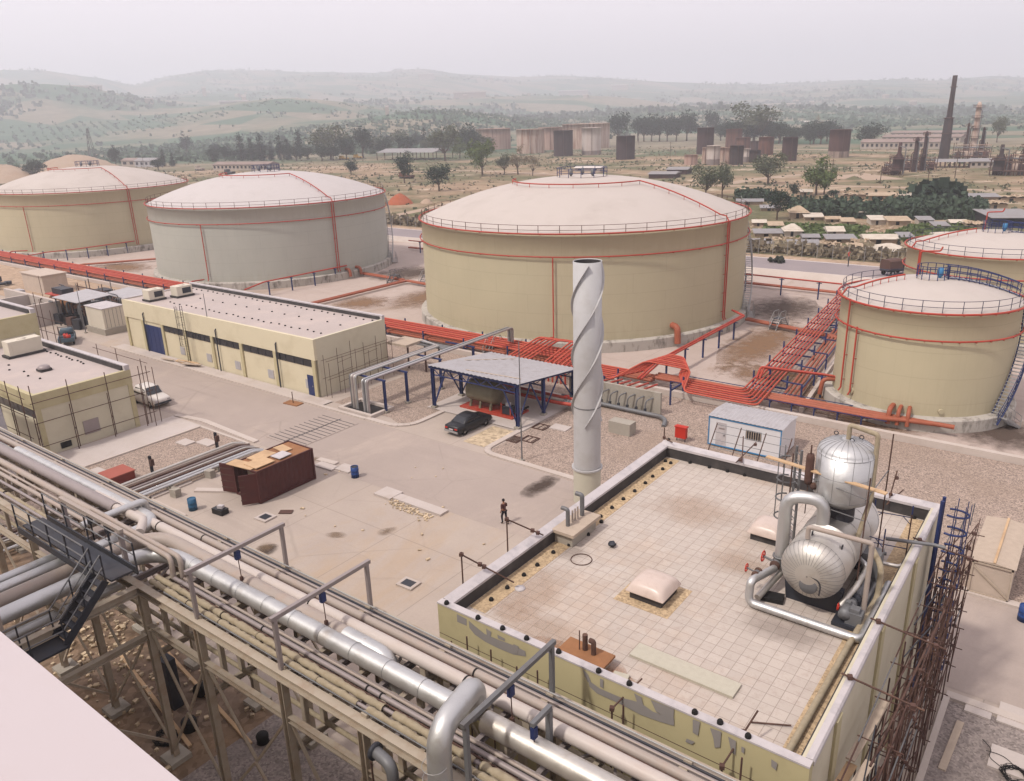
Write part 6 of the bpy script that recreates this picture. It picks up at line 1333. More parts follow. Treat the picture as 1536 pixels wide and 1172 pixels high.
t = thing('red_crate', 'rusty red wooden crate on the gravel plot at left', 'crate', (-56.1,24.4,0)); MB().box(-57.0,-55.3,23.5,25.3,.03,.9).build('box', M['rust_plate'] if False else plain('crate_red', srgb(132,58,48), .75, var=.15, dirt=srgb(110,52,44)), t); MB().box(-57.06,-55.24,23.44,25.36,.9,.97).build('lid', plain('crate_lid', srgb(168,92,78), .8, var=.15), t)
for px, py, lab in ((230,715,'dark steel post with a box behind the red crate'),(327,678,'dark steel post with a box near the kerb end of the ground pipes')):
    b = at(px,py); t = thing('marker_post', lab, 'post', b); MB().ibeam(b,b+Vector((0,0,1.7)),.18,.18,.03,(1,0,0)).build('post', M['dark_steel'], t); MB().cbox(b.x+.2,b.y,1.2,.16,.3,.5).build('box', M['rust_dark'], t)
for k, (x, y, sx, sy, lab) in enumerate(((-59.5,24.4,1.4,1.0,'square concrete cover on the gravel left of the red crate'),(-59.0,31.6,1.4,1.0,'pale concrete cover by the footpath end, nearer one'),(-57.4,32.6,1.7,1.0,'pale concrete cover by the footpath end, farther one'),(-43.6,35.6,1.5,1.1,'pale slab lying beside the far end of the container'),(-45.2,35.0,1.9,.8,'broken slab leading from the container to the yard'),(-34.5,51.3,1.6,1.1,'pale concrete cover on the gravel behind the thin pole'),(-28.6,26.9,1.15,.9,'square drain frame in the yard before the roof corner'),(-42.2,27.2,1.1,1.0,'open manhole frame behind the hoist frame'))):
    q = solo(MB().cbox(x,y,.07,sx,sy,.1,.05), 'cover_slab', M['path'], lab, 'slab')
for (x, y, sx, sy, lab) in ((-28.6,26.9,.75,.55,'dark drain grate inside the square frame in the yard'),(-42.2,27.2,.7,.6,'dark opening of the manhole in the yard')):
    m = MB(); m.cbox(x,y,.125,sx,sy,.01,.05); solo(m, 'drain_grate', M['dark_steel'], lab, 'drain')
for k, (x, y) in enumerate(((-36.3,47.2),(-35.2,47.9),(-36.0,50.6))):
    t = thing('steel_grate', ['rusty grating panel flat on the gravel, left of two','rusty frame panel flat on the gravel, right of two','square frame around a sunken cover near the canopy corner'][k], 'grating', (x,y,0)); m = MB()
    for s in (-.6,.6): m.bar((x+s,y-.55,.06),(x+s,y+.55,.06),.07); m.bar((x-.6,y+s*.9,.06),(x+.6,y+s*.9,.06),.07)
    m.build('frame', M['rust_dark'], t); m = MB()
    for q in range(7 if k == 0 else 3): m.bar((x-.5+q*(.16 if k == 0 else .45),y-.5,.06),(x-.5+q*(.16 if k == 0 else .45),y+.5,.06),.04)
    m.build('bars', M['rust'], t)
solo(MB().cbox(-41.7,28.5,.06,.9,.5,.04,.6), 'lid', M['rust_dark'], 'rusty lid lying beside the open manhole', 'lid')
t = thing('toolbox', 'small black box with a white packet on it near the teal barrel', 'box', (-45.4,25.9,0)); MB().cbox(-45.4,25.9,.2,1.0,.6,.4,.1).build('box', M['black'], t); MB().cbox(-45.35,25.95,.5,.4,.3,.2,.4).build('packet', M['coping'], t)
for k, (px, py) in enumerate(((264,745),(316,716))): b = at(px,py); solo(MB().cbox(b.x,b.y,.3,.6,.5,.6,.2).jitter(.03,k), 'concrete_block', M['conc'], ['grey concrete block beside the ground pipes','grey concrete block against the container side'][k], 'block')
solo(MB().bar((-50,26.9,.08),(-47.2,28.6,.08),.5,.14), 'kerb_stone', M['kerb'], 'row of loose pale kerb stones leading to the container', 'kerb stone')
solo(MB().bar(at(505,697)+Vector((0,0,.08)),at(478,690)+Vector((0,0,.08)),.5,.1), 'kerb_stone', M['kerb'], 'loose pale slab lying behind the container end', 'kerb stone')
# grating strips across the road and ground pipes
t = thing('trench_cover', 'barred concrete trench cover laid across the road', 'trench cover', (-52,39.5,0)); MB().box(-54.3,-49.9,36.2,42.6,.02,.05).build('slab', M['road'], t)
for k in range(12): MB().box(-54.2,-50.0,36.47+.52*k,36.51+.52*k,.052,.075).build('bar', M['dark_steel'], t)
MB().box(-52.1,-52.0,36.3,42.5,.052,.07).build('bar', M['dark_steel'], t)
for k in range(8):
    x = -54.6+.42*k; mt = ('clad_warm','rack_pink','rust','rack_grey','clad_warm','rust','clad','clad')[k]
    pipe('ground_pipe', [(x,14,.45),(x,33.2,.45),(x,34.2,.1)], .12 if k in (0,6,7) else .085, mt, ['silver ground pipe on the left of the row by the red crate','pale ground pipe second from the left in the row','rusty ground pipe third from the left in the row','mauve ground pipe fourth from the left in the row','dusty silver ground pipe fifth from the left in the row','rusty ground pipe third from the right in the row','bright silver ground pipe second from the right in the row','bright silver ground pipe at the right of the row by the container'][k], bend=.3, n=8)
for y in (18,22,26,30): solo(MB().box(-55,-51.2,y-.12,y+.12,.03,.32), 'pipe_sleeper', M['conc'], 'low concrete sleeper under the row of ground pipes', 'sleeper', 'sleepers under the ground pipes')
t = thing('drain_step', 'small rusty hatch with a post beside the long building corner', 'hatch', at(437,603)); b = at(440,606); MB().cbox(b.x,b.y,.06,1.8,.9,.1,.1).build('cover', M['rust_plate'], t); MB().bar((b.x,b.y,.1),(b.x,b.y,1.2),.06).build('post', M['rust'], t)
t = thing('timber_stack', 'loose planks and sheets heaped at the foot of the caged ladder', 'planks', at(270,545))
for k in range(10): MB().cbox(-80.5+rnd.uniform(-2.6,2.6),44.3+rnd.uniform(-.4,.5),.15+.03*k,rnd.uniform(1.4,3),rnd.uniform(.2,.4),.05,rnd.uniform(-.4,.4)).build('plank', M['wood' if k%2 else 'wood_raw'], t)
for k, (px, py, sx, sy) in enumerate(((400,826,.9,.8),(505,803,.9,.4),(580,798,1.0,.45),(810,730,2.6,.9),(470,690,.9,.5),(398,822,.7,.7))):
    b = at(px,py); sheet('yard_stain', blob(b.x,b.y,sx,sy,R(30*k),20+k,36,.2), .024+.002*k, M['water_stain'] if k in (0,3) else M['stain_yard'])
for k in range(16):
    b = at(rn3.uniform(430,760), rn3.uniform(700,860)); s = rn3.uniform(.05,.14); solo(MB().cbox(b.x,b.y,s*.35+.02,s*2,s,s*.7,rn3.uniform(0,3)).jitter(.02,k), 'stone', M['stones'], 'small loose stone lying on the open yard', 'stone', 'loose stones on the yard')
# ------------------------------------------------------------------ vehicles
def loft(mb, st, smooth=True):
    """st: (x, half width low, half width high, z0, z1)"""
    n = 10; vs = []
    for x, wl_, wh, z0, z1 in st:
        m_ = z0+(z1-z0)*.55
        vs += [(x,-wl_*.9,z0),(x,-wl_,z0+(z1-z0)*.15),(x,-wl_,m_),(x,-wh,z1-(z1-z0)*.12),(x,-wh*.86,z1),(x,wh*.86,z1),(x,wh,z1-(z1-z0)*.12),(x,wl_,m_),(x,wl_,z0+(z1-z0)*.15),(x,wl_*.9,z0)]
    fs = [(i*n+k,(i+1)*n+k,(i+1)*n+(k+1)%n,i*n+(k+1)%n) for i in range(len(st)-1) for k in range(n)]
    fs += [tuple(range(n)),tuple(range((len(st)-1)*n,len(st)*n))[::-1]]
    mb.add(vs, [f[::-1] for f in fs], smooth); return mb
def wheelset(t, xs, w, r=.31):
    for x in xs:
        for s in (-1,1):
            wh = MB().lathe([(r*.55,-.1),(r*.95,-.1),(r,-.06),(r,.06),(r*.95,.1),(r*.55,.1)], (x,s*(w-.1),r), 16, axis='y').build('wheel', M['rubber'], t)
            MB().lathe([(.001,.0),(r*.3,.01),(r*.56,-.03)] if s > 0 else [(.001,0),(r*.3,-.01),(r*.56,.03)], (x,s*(w-.1)+s*.07,r), 12, axis='y').build('rim', M['rail_pale'], wh)
def pane(t, name, pts, mat='glass', th=None):
    MB().add(pts, [(0,1,2,3)]).build(name, M[mat], t)
def saloon(label, paint, boxy=0.0):
    t = thing('parked_car', label, 'car', (0,0,0)); w_ = .83
    b = MB(); loft(b, [(-2.15,.72,.70,.35,.78),(-2.05,.80,.78,.25,.90),(-1.2,.83,.80,.22,.94),(0,.84,.81,.2,.95),(.9,.83,.80,.22,.93),(1.95,.79,.76,.25,.80),(2.15,.72,.70,.32,.70)]); b.build('body', M[paint], t)
    c = MB(); loft(c, [(-1.35-boxy,.76,.74,.88,.94),(-.8-boxy*1.2,.74,.60,.88,1.38+boxy*.3),(-.1,.75,.62,.88,1.43+boxy*.3),(.35,.75,.60,.88,1.40+boxy*.3),(1.0,.77,.75,.88,.93)]); c.build('cabin', M[paint], t)
    k = 1.36+boxy*.28
    for s in (-1,1): 
        for a, b2_ in ((-.98-boxy,-.12),(-.04,.62)):
            q = [(a,s*.772,.96),(b2_,s*.775,.96),(b2_-.12 if b2_ > 0 else b2_,s*.66,k-.06),(a+.3 if a < -.5 else a,s*.66,k-.06)]
            pane(t, 'side_window', q if s < 0 else q[::-1])
    pane(t, 'windscreen', [(.98,-.66,.97),(.98,.66,.97),(.45,.56,k),(.45,-.56,k)]); pane(t, 'rear_window', [(-1.33-boxy,.64,.97),(-1.33-boxy,-.64,.97),(-.84-boxy*1.1,-.54,k),(-.84-boxy*1.1,.54,k)])
    for s in (-1,1):
        MB().cbox(2.13,s*.55,.62,.06,.26,.13).build('headlight', M['coping'], t); MB().cbox(-2.13,s*.55,.68,.06,.3,.14).build('tail_light', M['red_bright'], t)
    for x in (2.17,-2.17): MB().cbox(x,0,.42,.12,1.5,.14).build('bumper', M['rail_pale' if paint == 'car_black' else 'dark_steel'], t)
    MB().cbox(2.12,0,.62,.05,.7,.14).build('grille', M['black'], t); MB().cbox(-2.15,0,.6,.03,.45,.12).build('number_plate', M['coping'], t)
    wheelset(t, (-1.3,1.3), w_); return t
M['car_black'] = plain('black_car_paint', srgb(20,20,26), .4, spec=.4, var=.1); M['car_white'] = plain('white_car_paint', srgb(222,214,206), .4, var=.05, dirt=srgb(196,180,164))
cbk = saloon('black saloon car parked between the kerbs before the blue canopy', 'car_black'); cbk.location = (-41.05,47.1,.02); cbk.rotation_euler.z = R(87)
cw = saloon('white boxy estate car parked on the road by the left scaffold', 'car_white', .42); cw.location = (-71.0,35.4,.02); cw.scale = (1,1.1,1.18)
t = thing('pickup_truck', 'blue grey pickup truck carrying red drums at the left end of the road', 'pickup', (0,0,0)); M['truck_blue'] = plain('blue_grey_truck_paint', srgb(84,104,118), .5, dirt=srgb(96,90,86))
b = MB(); loft(b, [(.3,.85,.85,.4,.9),(1.9,.84,.8,.4,.95),(2.3,.78,.74,.42,.85)]); b.build('body', M['truck_blue'], t); c = MB(); loft(c, [(.3,.8,.68,.9,1.65),(.9,.8,.68,.9,1.68),(1.5,.8,.76,.9,.98)]); c.build('cabin', M['truck_blue'], t)
bd = MB().box(-2.2,.25,-.86,.86,.5,.6).box(-2.2,.25,-.88,-.82,.6,1.0).box(-2.2,.25,.82,.88,.6,1.0).box(-2.24,-2.18,-.86,.86,.6,1.0); bd.build('cargo_bed', M['truck_blue'], t); MB().tube([(.1,-.8,1.0),(.1,-.8,1.95),(.1,.8,1.95),(.1,.8,1.0)],.05,6,.1).build('roll_bar', M['grey_steel'], t)
pane(t,'windscreen',[(1.48,-.66,.99),(1.48,.66,.99),(.98,.6,1.6),(.98,-.6,1.6)]); pane(t,'side_window',[(.4,-.79,1.0),(1.35,-.79,1.0),(.9,-.70,1.55),(.4,-.70,1.55)]); pane(t,'side_window',[(1.35,.79,1.0),(.4,.79,1.0),(.4,.70,1.55),(.9,.70,1.55)]); wheelset(t,(-1.5,1.4),.84,.36)
t.location = (-102.0,41.9,.02); t.rotation_euler.z = R(152)
for k, (dx, dy) in enumerate(((-.5,.1),(-1.3,-.25))): 
    o = thing('fuel_drum', ['red drum standing in the bed of the pickup, nearer the cab','red drum standing in the bed of the pickup, nearer the tailgate'][k], 'drum', (0,0,0)); MB().lathe([(.001,.0),(.27,0),(.28,.3),(.27,.6),(.001,.62)], n=14).build('drum', M['red_bright'], o); MB().lathe([(.05,0),(.05,.06),(.001,.06)], (.12,0,.61), 8).build('cap', M['dark_steel'], o)
    ca, sa = math.cos(R(152)), math.sin(R(152)); o.location = (-102.0+dx*ca-dy*sa, 41.9+dx*sa+dy*ca, .63)
t = thing('army_truck', 'dark covered truck standing on the highway behind the small tank', 'truck', (0,0,0)); b = MB(); loft(b, [(-2.3,.95,.95,.7,1.1),(1.0,.95,.95,.6,1.1),(2.2,.9,.85,.6,1.3),(2.4,.85,.8,.7,1.2)]); b.build('body', M['dark_steel'], t); MB().prof([(-1.0,1.1),(1.0,1.1),(.95,2.3),(.6,2.5),(-.6,2.5),(-.95,2.3)],'x',-2.3,.4).build('cover', M['rust_dark'], t); c = MB(); loft(c,[(.5,.9,.8,1.1,2.2),(1.2,.9,.8,1.1,2.2),(1.7,.9,.85,1.1,1.35)]); c.build('cabin', M['dark_steel'], t); wheelset(t,(-1.5,1.5),.95,.45); t.location = (-26.2,132.4,.03); t.rotation_euler.z = R(60)
t = thing('scrap_heap', 'low dark green heap lying on the highway lane', 'heap', at(1165,394)); b = at(1165,394); m = MB()
for k in range(26): m.ball((b.x+rnd.gauss(0,.6),b.y+rnd.gauss(0,.4),rnd.uniform(.15,.8)), rnd.uniform(.2,.5), 7, 5)
m.jitter(.06,9).build('heap', plain('dark_green_heap', srgb(54,58,50), .9, var=.3, scale=4), t)
b = at(1272,400); t = thing('hydrant_post', 'short dark post with red top beside the highway', 'post', b); MB().tube([b,b+Vector((0,0,1.7))],.09,6).build('post', M['dark_steel'], t); MB().tube([b+Vector((0,0,1.7)),b+Vector((-.15,0,2.2)),b+Vector((.1,0,2.35))],.1,6,.1).build('head', M['red_bright'], t)
# ------------------------------------------------------------------ the walking man
def skin(name, V, E_, rad, mat, parent=None, off=(0,0,0), lev=2):
    me = bpy.data.meshes.new(name); me.from_pydata([Vector(v) for v in V], E_, []); me.materials.append(mat)
    o = bpy.data.objects.new(name, me); COL.objects.link(o); o.modifiers.new('skin','SKIN').use_smooth_shade = True
    for k, r_ in enumerate(rad): me.skin_vertices[0].data[k].radius = (r_,r_) if isinstance(r_,(int,float)) else r_
    me.skin_vertices[0].data[0].use_root = True
    s = o.modifiers.new('sub','SUBSURF'); s.levels = lev; s.render_levels = lev
    if parent is not None: o.parent = parent
    OFF[o.name] = off; return o
M['skin'] = plain('skin', srgb(150,104,80), .6); M['hair'] = plain('dark_hair', srgb(26,22,22), .8); M['shirt'] = plain('maroon_shirt', srgb(82,48,46), .9); M['trousers'] = plain('dark_trousers', srgb(40,40,48), .9)
V = [(0,0,.95),(0,0,1.12),(.02,0,1.30),(.03,0,1.43),(.04,0,1.52),(.06,0,1.60),(.075,0,1.70),  # 0-6 spine, neck, head
     (.02,.19,1.40),(-.06,.25,1.14),(.06,.24,.92),(.10,.235,.84),                               # 7-10 left arm, swinging
     (.02,-.19,1.40),(.08,-.27,1.16),(.26,-.20,1.10),(.34,-.17,1.11),                           # 11-14 right arm bent forward
     (.0,.1,.90),(.14,.11,.50),(.05,.11,.09),(.19,.12,.035),                                    # 15-18 left leg forward
     (.0,-.1,.90),(-.03,-.11,.50),(-.30,-.11,.16),(-.22,-.12,.035)]                              # 19-22 right leg back
Ee = [(0,1),(1,2),(2,3),(3,4),(4,5),(5,6),(3,7),(7,8),(8,9),(9,10),(3,11),(11,12),(12,13),(13,14),(0,15),(15,16),(16,17),(17,18),(0,19),(19,20),(20,21),(21,22)]
nV = len(V); hands = []
for wr, d_ in ((10,Vector((.25,0,-1)).normalized()),(14,Vector((1,.1,.05)).normalized())):
    sd = Vector((0,1,0)).cross(d_).normalized()
    for q in range(4): V.append(tuple(Vector(V[wr])+d_*(.055+.008*(1-abs(q-1.5)))+sd*(q-1.5)*.016)); Ee.append((wr,len(V)-1)); hands.append(.009)
    V.append(tuple(Vector(V[wr])+d_*.02+sd*.04)); Ee.append((wr,len(V)-1)); hands.append(.01)
rad = [(.13,.10),(.13,.095),(.15,.105),(.11,.085),.05,(.07,.082),(.062,.07),.055,.043,.034,.03,.055,.043,.034,.03,.085,.058,.04,.035,.085,.058,.04,.035]+hands
man = skin('person', V, Ee, rad, M['skin'])
tag(man, 'man in maroon shirt and dark trousers walking across the yard', 'person')
skin('shirt', [V[k] for k in (0,1,2,3,7,8,11,12)], [(0,1),(1,2),(2,3),(3,4),(4,5),(3,6),(6,7)], [(.145,.115),(.145,.11),(.165,.12),(.12,.095),.068,.056,.068,.056], M['shirt'], man)
skin('trousers', [V[k] for k in (0,15,16,17,19,20,21)], [(0,1),(1,2),(2,3),(0,4),(4,5),(5,6)], [(.14,.11),.098,.072,.055,.098,.072,.055], M['trousers'], man)
for a, b_ in ((17,18),(21,22)): skin('shoe', [V[a],V[b_],(V[b_][0]+.06,V[b_][1],V[b_][2])], [(0,1),(1,2)], [.048,.046,.04], M['black'], man)
MB().lathe([(.001,.10),(.05,.095),(.085,.06),(.095,0),(.088,-.05)], (.055,0,1.68), 14).build('hair', M['hair'], man)
MB().cbox(.155,0,1.63,.03,.022,.035).build('nose', M['skin'], man)
for s in (-1,1): MB().ball((.14,s*.03,1.655),.011,6,4).build('eye', M['black'], man); MB().ball((.06,s*.085,1.64),.022,6,5,1.3).build('ear', M['skin'], man)
MB().cbox(.143,0,1.585,.01,.045,.01).build('mouth', plain('lips', srgb(112,64,58), .6), man)
man.location = at(757,786); man.location.z = .02; man.rotation_euler.z = R(165)
# ================================================================== trees
M['bark'] = plain('bark', srgb(96,80,66), .95, var=.25, scale=3)
def leafmat(name, c, k=.35):
    t = NT(name); n = t.noise(.55,4,.7,vec=t.obj()); n2 = t.noise(3.5,3,.7,vec=t.obj())
    col = t.mix(t.ramp(n,[(.3,0.0),(.7,1.0)]), sc(c,1-k), sc(c,1+k)); col = t.mix(t.ramp(n2,[(.45,0.0),(.8,.5)]), col, sc(c,1.7))
    return t.out(col, .8, 0, .2)
M['leaf_dark'] = leafmat('dark_foliage', (.024,.040,.026)); M['leaf_olive'] = leafmat('olive_foliage', (.080,.092,.055)); M['leaf_bright'] = leafmat('bright_foliage', (.085,.115,.040)); M['leaf_pine'] = leafmat('conifer_foliage', (.022,.036,.028)); M['leaf_dry'] = leafmat('dry_scrub', (.19,.155,.105))
def leaves(mb, lobes, n, s, rn, flat=.0):
    tot = sum(a*b*c for _,(a,b,c) in lobes)
    for ctr, (a,b,c) in lobes:
        clumps = max(5, int(n*a*b*c/tot/14))
        for k in range(clumps):
            u = Vector((rn.gauss(0,1),rn.gauss(0,1),rn.gauss(0,1))).normalized(); rr = rn.uniform(.55,1.02)
            p = Vector(ctr)+Vector((u.x*a,u.y*b,u.z*c))*rr; cs = s*rn.uniform(1.2,2.4)
            for q in range(14):
                o = p+Vector((rn.gauss(0,cs),rn.gauss(0,cs),rn.gauss(0,cs*.7))); d = Vector((rn.gauss(0,1),rn.gauss(0,1),rn.gauss(0,.8))).normalized(); e = d.orthogonal().normalized(); f = d.cross(e); w_ = s*rn.uniform(.5,1.1)
                mb.add([o-e*w_,o+f*w_*.7,o+e*w_,o-f*w_*.7], [(0,1,2,3)])
def tree_proto(name, kind, seed):
    """a tree 1 unit high; scaled where it stands"""
    rn = random.Random(seed); t = thing(name, 'x', 'tree', (0,0,-500)); t.location = (0,0,0); OFF[t.name] = (0,0,0); tr = MB(); cr_ = MB(); S = 10.0
    if kind == 'round': lobes = [((rn.uniform(-2,2),rn.uniform(-2,2),rn.uniform(4.2,7.6)),(rn.uniform(1.8,2.8),)*2+(rn.uniform(1.4,2.1),)) for _ in range(9)]; m = 'leaf_dark'; n = 1900; s = .33
    elif kind == 'olive': lobes = [((rn.uniform(-3,3),rn.uniform(-3,3),rn.uniform(4.6,8.2)),(rn.uniform(1.3,2.1),)*2+(rn.uniform(1.1,1.7),)) for _ in range(11)]; m = 'leaf_olive'; n = 1700; s = .33
    elif kind == 'bright': lobes = [((rn.uniform(-2.4,2.4),rn.uniform(-2.4,2.4),rn.uniform(3.4,8.2)),(rn.uniform(1.4,2.3),)*2+(rn.uniform(1.2,1.9),)) for _ in range(10)]; m = 'leaf_bright'; n = 1900; s = .34
    elif kind == 'cone': lobes = [((rn.uniform(-.3,.3)*(1-z/10),rn.uniform(-.3,.3)*(1-z/10),z),(2.1*(1-z/10.3)+.25,)*2+(.9,)) for z in (1.2,2.2,3.2,4.3,5.4,6.5,7.6,8.6,9.4)]; m = 'leaf_pine'; n = 1500; s = .3
    elif kind == 'cypress': lobes = [((0,0,z),(.95*math.sin(math.pi*min(1,(z+1.2)/11.5))**.7+.1,)*2+(.9,)) for z in (1,2.2,3.4,4.6,5.8,7,8.1,9.1)]; m = 'leaf_pine'; n = 1100; s = .25
    else: lobes = [((rn.uniform(-2.8,2.8),rn.uniform(-2.8,2.8),rn.uniform(4,8.2)),(rn.uniform(1.0,1.6),)*2+(rn.uniform(.9,1.3),)) for _ in range(10)]; m = 'leaf_dry'; n = 1000; s = .3
    tr.tube([(0,0,-.1),(.15,.05,2.2),(0,.2,5.5 if kind not in ('cone','cypress') else 9)], .34, 7, r2=.08)
    if kind not in ('cone','cypress'):
        for c, _ in lobes[:7]: tr.tube([(.1,.05,2.0),(c[0]*.5,c[1]*.5,3.4),(c[0],c[1],c[2])], .17, 5, .4, r2=.04)
    leaves(cr_, lobes, n, s, rn)
    for b in (tr, cr_): b.v = [(x/S,y/S,z/S) for x,y,z in b.v]
    tr.build('trunk', M['bark'], t); cr_.build('crown', M[m], t); return t
PROTO = {}
for k in ('round','olive','bright','cone','cypress','sparse'):
    PROTO[k] = [tree_proto('tree', k, 100+q+len(k)*7) for q in range(2)]
used_proto = set()
def plant(px, base, top, kind, label, wide=1.0, group=None, v=0):
    p = at(px, base); h = (base-top)/pxm(p)*1.04; wide *= 1.2 if kind == 'round' else 1.08; s = (h*wide,h*wide,h); pr = PROTO[kind][v%2]
    if pr.name not in used_proto:
        used_proto.add(pr.name); o = pr; o.location = p; o.scale = s; o.rotation_euler.z = px*.7; o['label'] = label
        if group: o['group'] = group
    else: o = dup(pr, p, px*.7, label, group, s)
    return o
ORD = ['first','second','third','fourth','fifth','sixth','seventh','eighth','ninth','tenth','eleventh','twelfth']
for k, (px, b, tp, kind, w_) in enumerate(((320,243,222,'round',1.2),(338,242,217,'round',.7),(363,242,205,'cone',.95),(378,242,210,'cone',.8),(393,242,206,'cone',.95),(408,241,214,'cone',.8),(421,241,205,'cypress',1.0),(433,241,211,'cone',.85),(450,239,198,'cypress',1.0),(461,240,220,'round',1.0))):
    plant(px,b,tp,kind,'dark %s in the row beyond the grey tank, %s from its left' % ({'round':'bush','cone':'pointed conifer','cypress':'slim cypress'}[kind],ORD[k]),w_,'dark trees in the row beyond the grey tank',k)
TREES = [(57,270,240,'round',1.25,'dark spreading tree at the left edge above the far left tank roof'),(103,255,231,'round',1.1,'round dark tree standing before the pale sand bank at left'),(174,249,221,'round',.7,'narrow dark tree between the sand bank and the low blue grey building'),(281,230,203,'round',.8,'dark tree standing alone on the slope left of the conifer row'),(238,256,238,'round',1.2,'low dark bush beside the low blue grey building'),(247,250,226,'cypress',.9,'small slim cypress right of the low blue grey building'),(260,250,230,'cone',.9,'small conifer beside the slim cypress left of the long depot'),
 (497,240,191,'olive',1.25,'large olive green tree right of the conifer row'),(545,238,191,'round',.85,'tall dark round tree right of the large olive tree'),(520,241,203,'round',.8,'dark tree squeezed between the large olive tree and the tall round tree'),(625,224,200,'cone',.8,'small dark conifer left of the open sided shed trees'),(637,226,195,'cone',.8,'taller dark conifer beside the white roofed sheds'),(668,242,190,'olive',.95,'big olive tree with light crown left of the rusted flat tank'),(703,233,188,'round',.75,'dark tree touching the rusted flat tank on its left'),(690,238,205,'bright',.8,'light green shrub tree below the big olive tree'),
 (724,264,211,'bright',.85,'bright green tree in the dry field behind the biggest tank'),(777,262,219,'sparse',.85,'thin brownish tree right of the bright green tree'),(799,264,233,'sparse',.8,'small brown tree right of the thin brownish tree'),(757,262,232,'olive',.8,'low olive tree between the bright and the brownish tree'),(607,275,229,'round',.6,'dark upright tree left of the open field shed'),(659,287,246,'round',.95,'dark broad tree nearest the biggest tank on its left'),(527,263,239,'round',.9,'dark bush on the field edge above the grey tank'),
 (928,216,169,'round',.75,'dark tall tree right of the large pink rusted tank'),(1030,212,167,'round',.8,'tallest dark tree at the right end of the far grove'),(1067,206,166,'round',.6,'slim dark tree above the brown rusted tank'),(1130,216,158,'olive',1.1,'very large pale crowned tree behind the rusted tanks'),(1168,216,182,'round',1.0,'dark tree right of the very large pale crowned tree'),(1095,214,180,'round',.9,'dark tree left of the very large pale crowned tree'),(1192,216,190,'round',1.0,'dark low tree third right of the large pale crown'),(1215,217,195,'round',1.0,'dark low tree right of the rusted drum cluster'),(1228,203,174,'sparse',.7,'thin tree standing behind beside the white house'),(1304,219,186,'round',1.35,'dark dome shaped tree before the barracks'),(1495,214,177,'olive',.75,'single tree standing right of the distillation column'),
 (1058,296,250,'olive',.95,'olive tree at the right shoulder of the biggest tank'),(1083,297,248,'olive',.75,'olive tree beside the one at the shoulder of the biggest tank'),(1152,277,231,'olive',1.1,'spreading olive tree in front of the rusted drums'),(1224,293,235,'bright',.9,'bright green two lobed tree above the reed beds'),(1236,292,252,'bright',.8,'smaller bright tree touching the two lobed tree on its right'),(1165,330,281,'round',.8,'dark dense tree standing among the shelters'),(1190,297,273,'round',.7,'small dark tree left of the two lobed tree'),(1250,297,284,'round',1.5,'low dark shrub at the corner of the reed bed'),(1347,372,354,'cone',.8,'tiny dark conifer at the gable of a pale shelter')]
for k, (px,b,tp,kind,w_,lab) in enumerate(TREES): plant(px,b,tp,kind,lab,w_,None,k)
for k, px in enumerate((957,966,977,989,1001,1014)): plant(px,213,176-3*(k%2),'round','dark tree of the far grove right of the rusted tanks, %s from its left' % ORD[k],.8,'dark trees of the far grove',k)
for k, px in enumerate((735,748,768,775,790,830,838,850,898)): plant(px,199+(k%3),187-2*(k%2),'cypress' if k%2 else 'cone','small distant conifer on the skyline of the rusted tanks, %s from the left' % ORD[k],1.0,'distant conifers above the rusted tanks',k)
for k, (px,b,tp) in enumerate(((253,202,181),(262,201,180),(270,202,183),(222,203,191))): plant(px,b,tp,'cone','hazy conifer far away on the valley slope, %s from the left' % ORD[k],.9,'hazy conifers on the valley slope',k)
rb = random.Random(31)
for k in range(16): plant(1085+11*k+rb.uniform(-4,4), 214+rb.uniform(-3,5), 186+rb.uniform(-6,7), 'round', 'dark tree in the belt of trees behind the right hand rusted tanks', 1.1, 'tree belt behind the right hand rusted tanks', k)
for k in range(14): plant(560+13*k+rb.uniform(-4,4), 224+rb.uniform(-4,10), 200+rb.uniform(-5,8), 'round' if k % 3 else 'olive', 'tree in the loose belt between the open sided shed and the rusted tanks', 1.1, 'tree belt left of the rusted tanks', k)
for k in range(12): plant(330+17*k+rb.uniform(-6,6), 236+rb.uniform(-3,8), 218+rb.uniform(-4,6), 'round', 'low dark tree between the pointed conifers and the large olive tree belt', 1.1, 'low trees along the conifer row', k)
for kk, ps in PROTO.items():
    for p in ps:
        if p.name not in used_proto:
            for c in list(p.children): bpy.data.objects.remove(c)
            bpy.data.objects.remove(p)
# ================================================================== far scrub, orchards and fields
def scatter(name, mat, label, cat, gen, n, s0, s1, seed, quads=7, flat=.8):
    rn = random.Random(seed); mb = MB()
    for _ in range(n):
        p = gen(rn)
        if p is None: continue
        s = rn.uniform(s0,s1)*p[3]
        for q in range(quads):
            o = Vector(p[:3])+Vector((rn.gauss(0,.4)*s,rn.gauss(0,.4)*s,abs(rn.gauss(0,.45))*s*flat+.1*s)); d = Vector((rn.gauss(0,1),rn.gauss(0,1),rn.gauss(0,.6)+.3)).normalized(); e = d.orthogonal().normalized(); f = d.cross(e); w_ = s*rn.uniform(.35,.6)
            mb.add([o-e*w_,o+f*w_,o+e*w_,o-f*w_],[(0,1,2,3)])
    return tag(mb.build(name, M[mat], off=(0,0,0)), label, cat, kind='stuff')
def far_gen(d0, d1, thr, sc_, s=1.0, rows=None):
    def g(rn):
        a = R(rn.uniform(-76,0)); d = math.exp(rn.uniform(math.log(d0),math.log(d1))); x, y = d*math.sin(a), d*math.cos(a)
        if rows:
            rw = rows; q = (x*.35+y*.94); q = round(q/rw)*rw; dq = q-(x*.35+y*.94); x += dq*.35; y += dq*.94
        if mn.noise((x/sc_,y/sc_,5.5))+.5*mn.noise((x/(sc_*.3),y/(sc_*.3),1.5)) < thr: return None
        return (x, y, hgt(x,y), s)
    return g
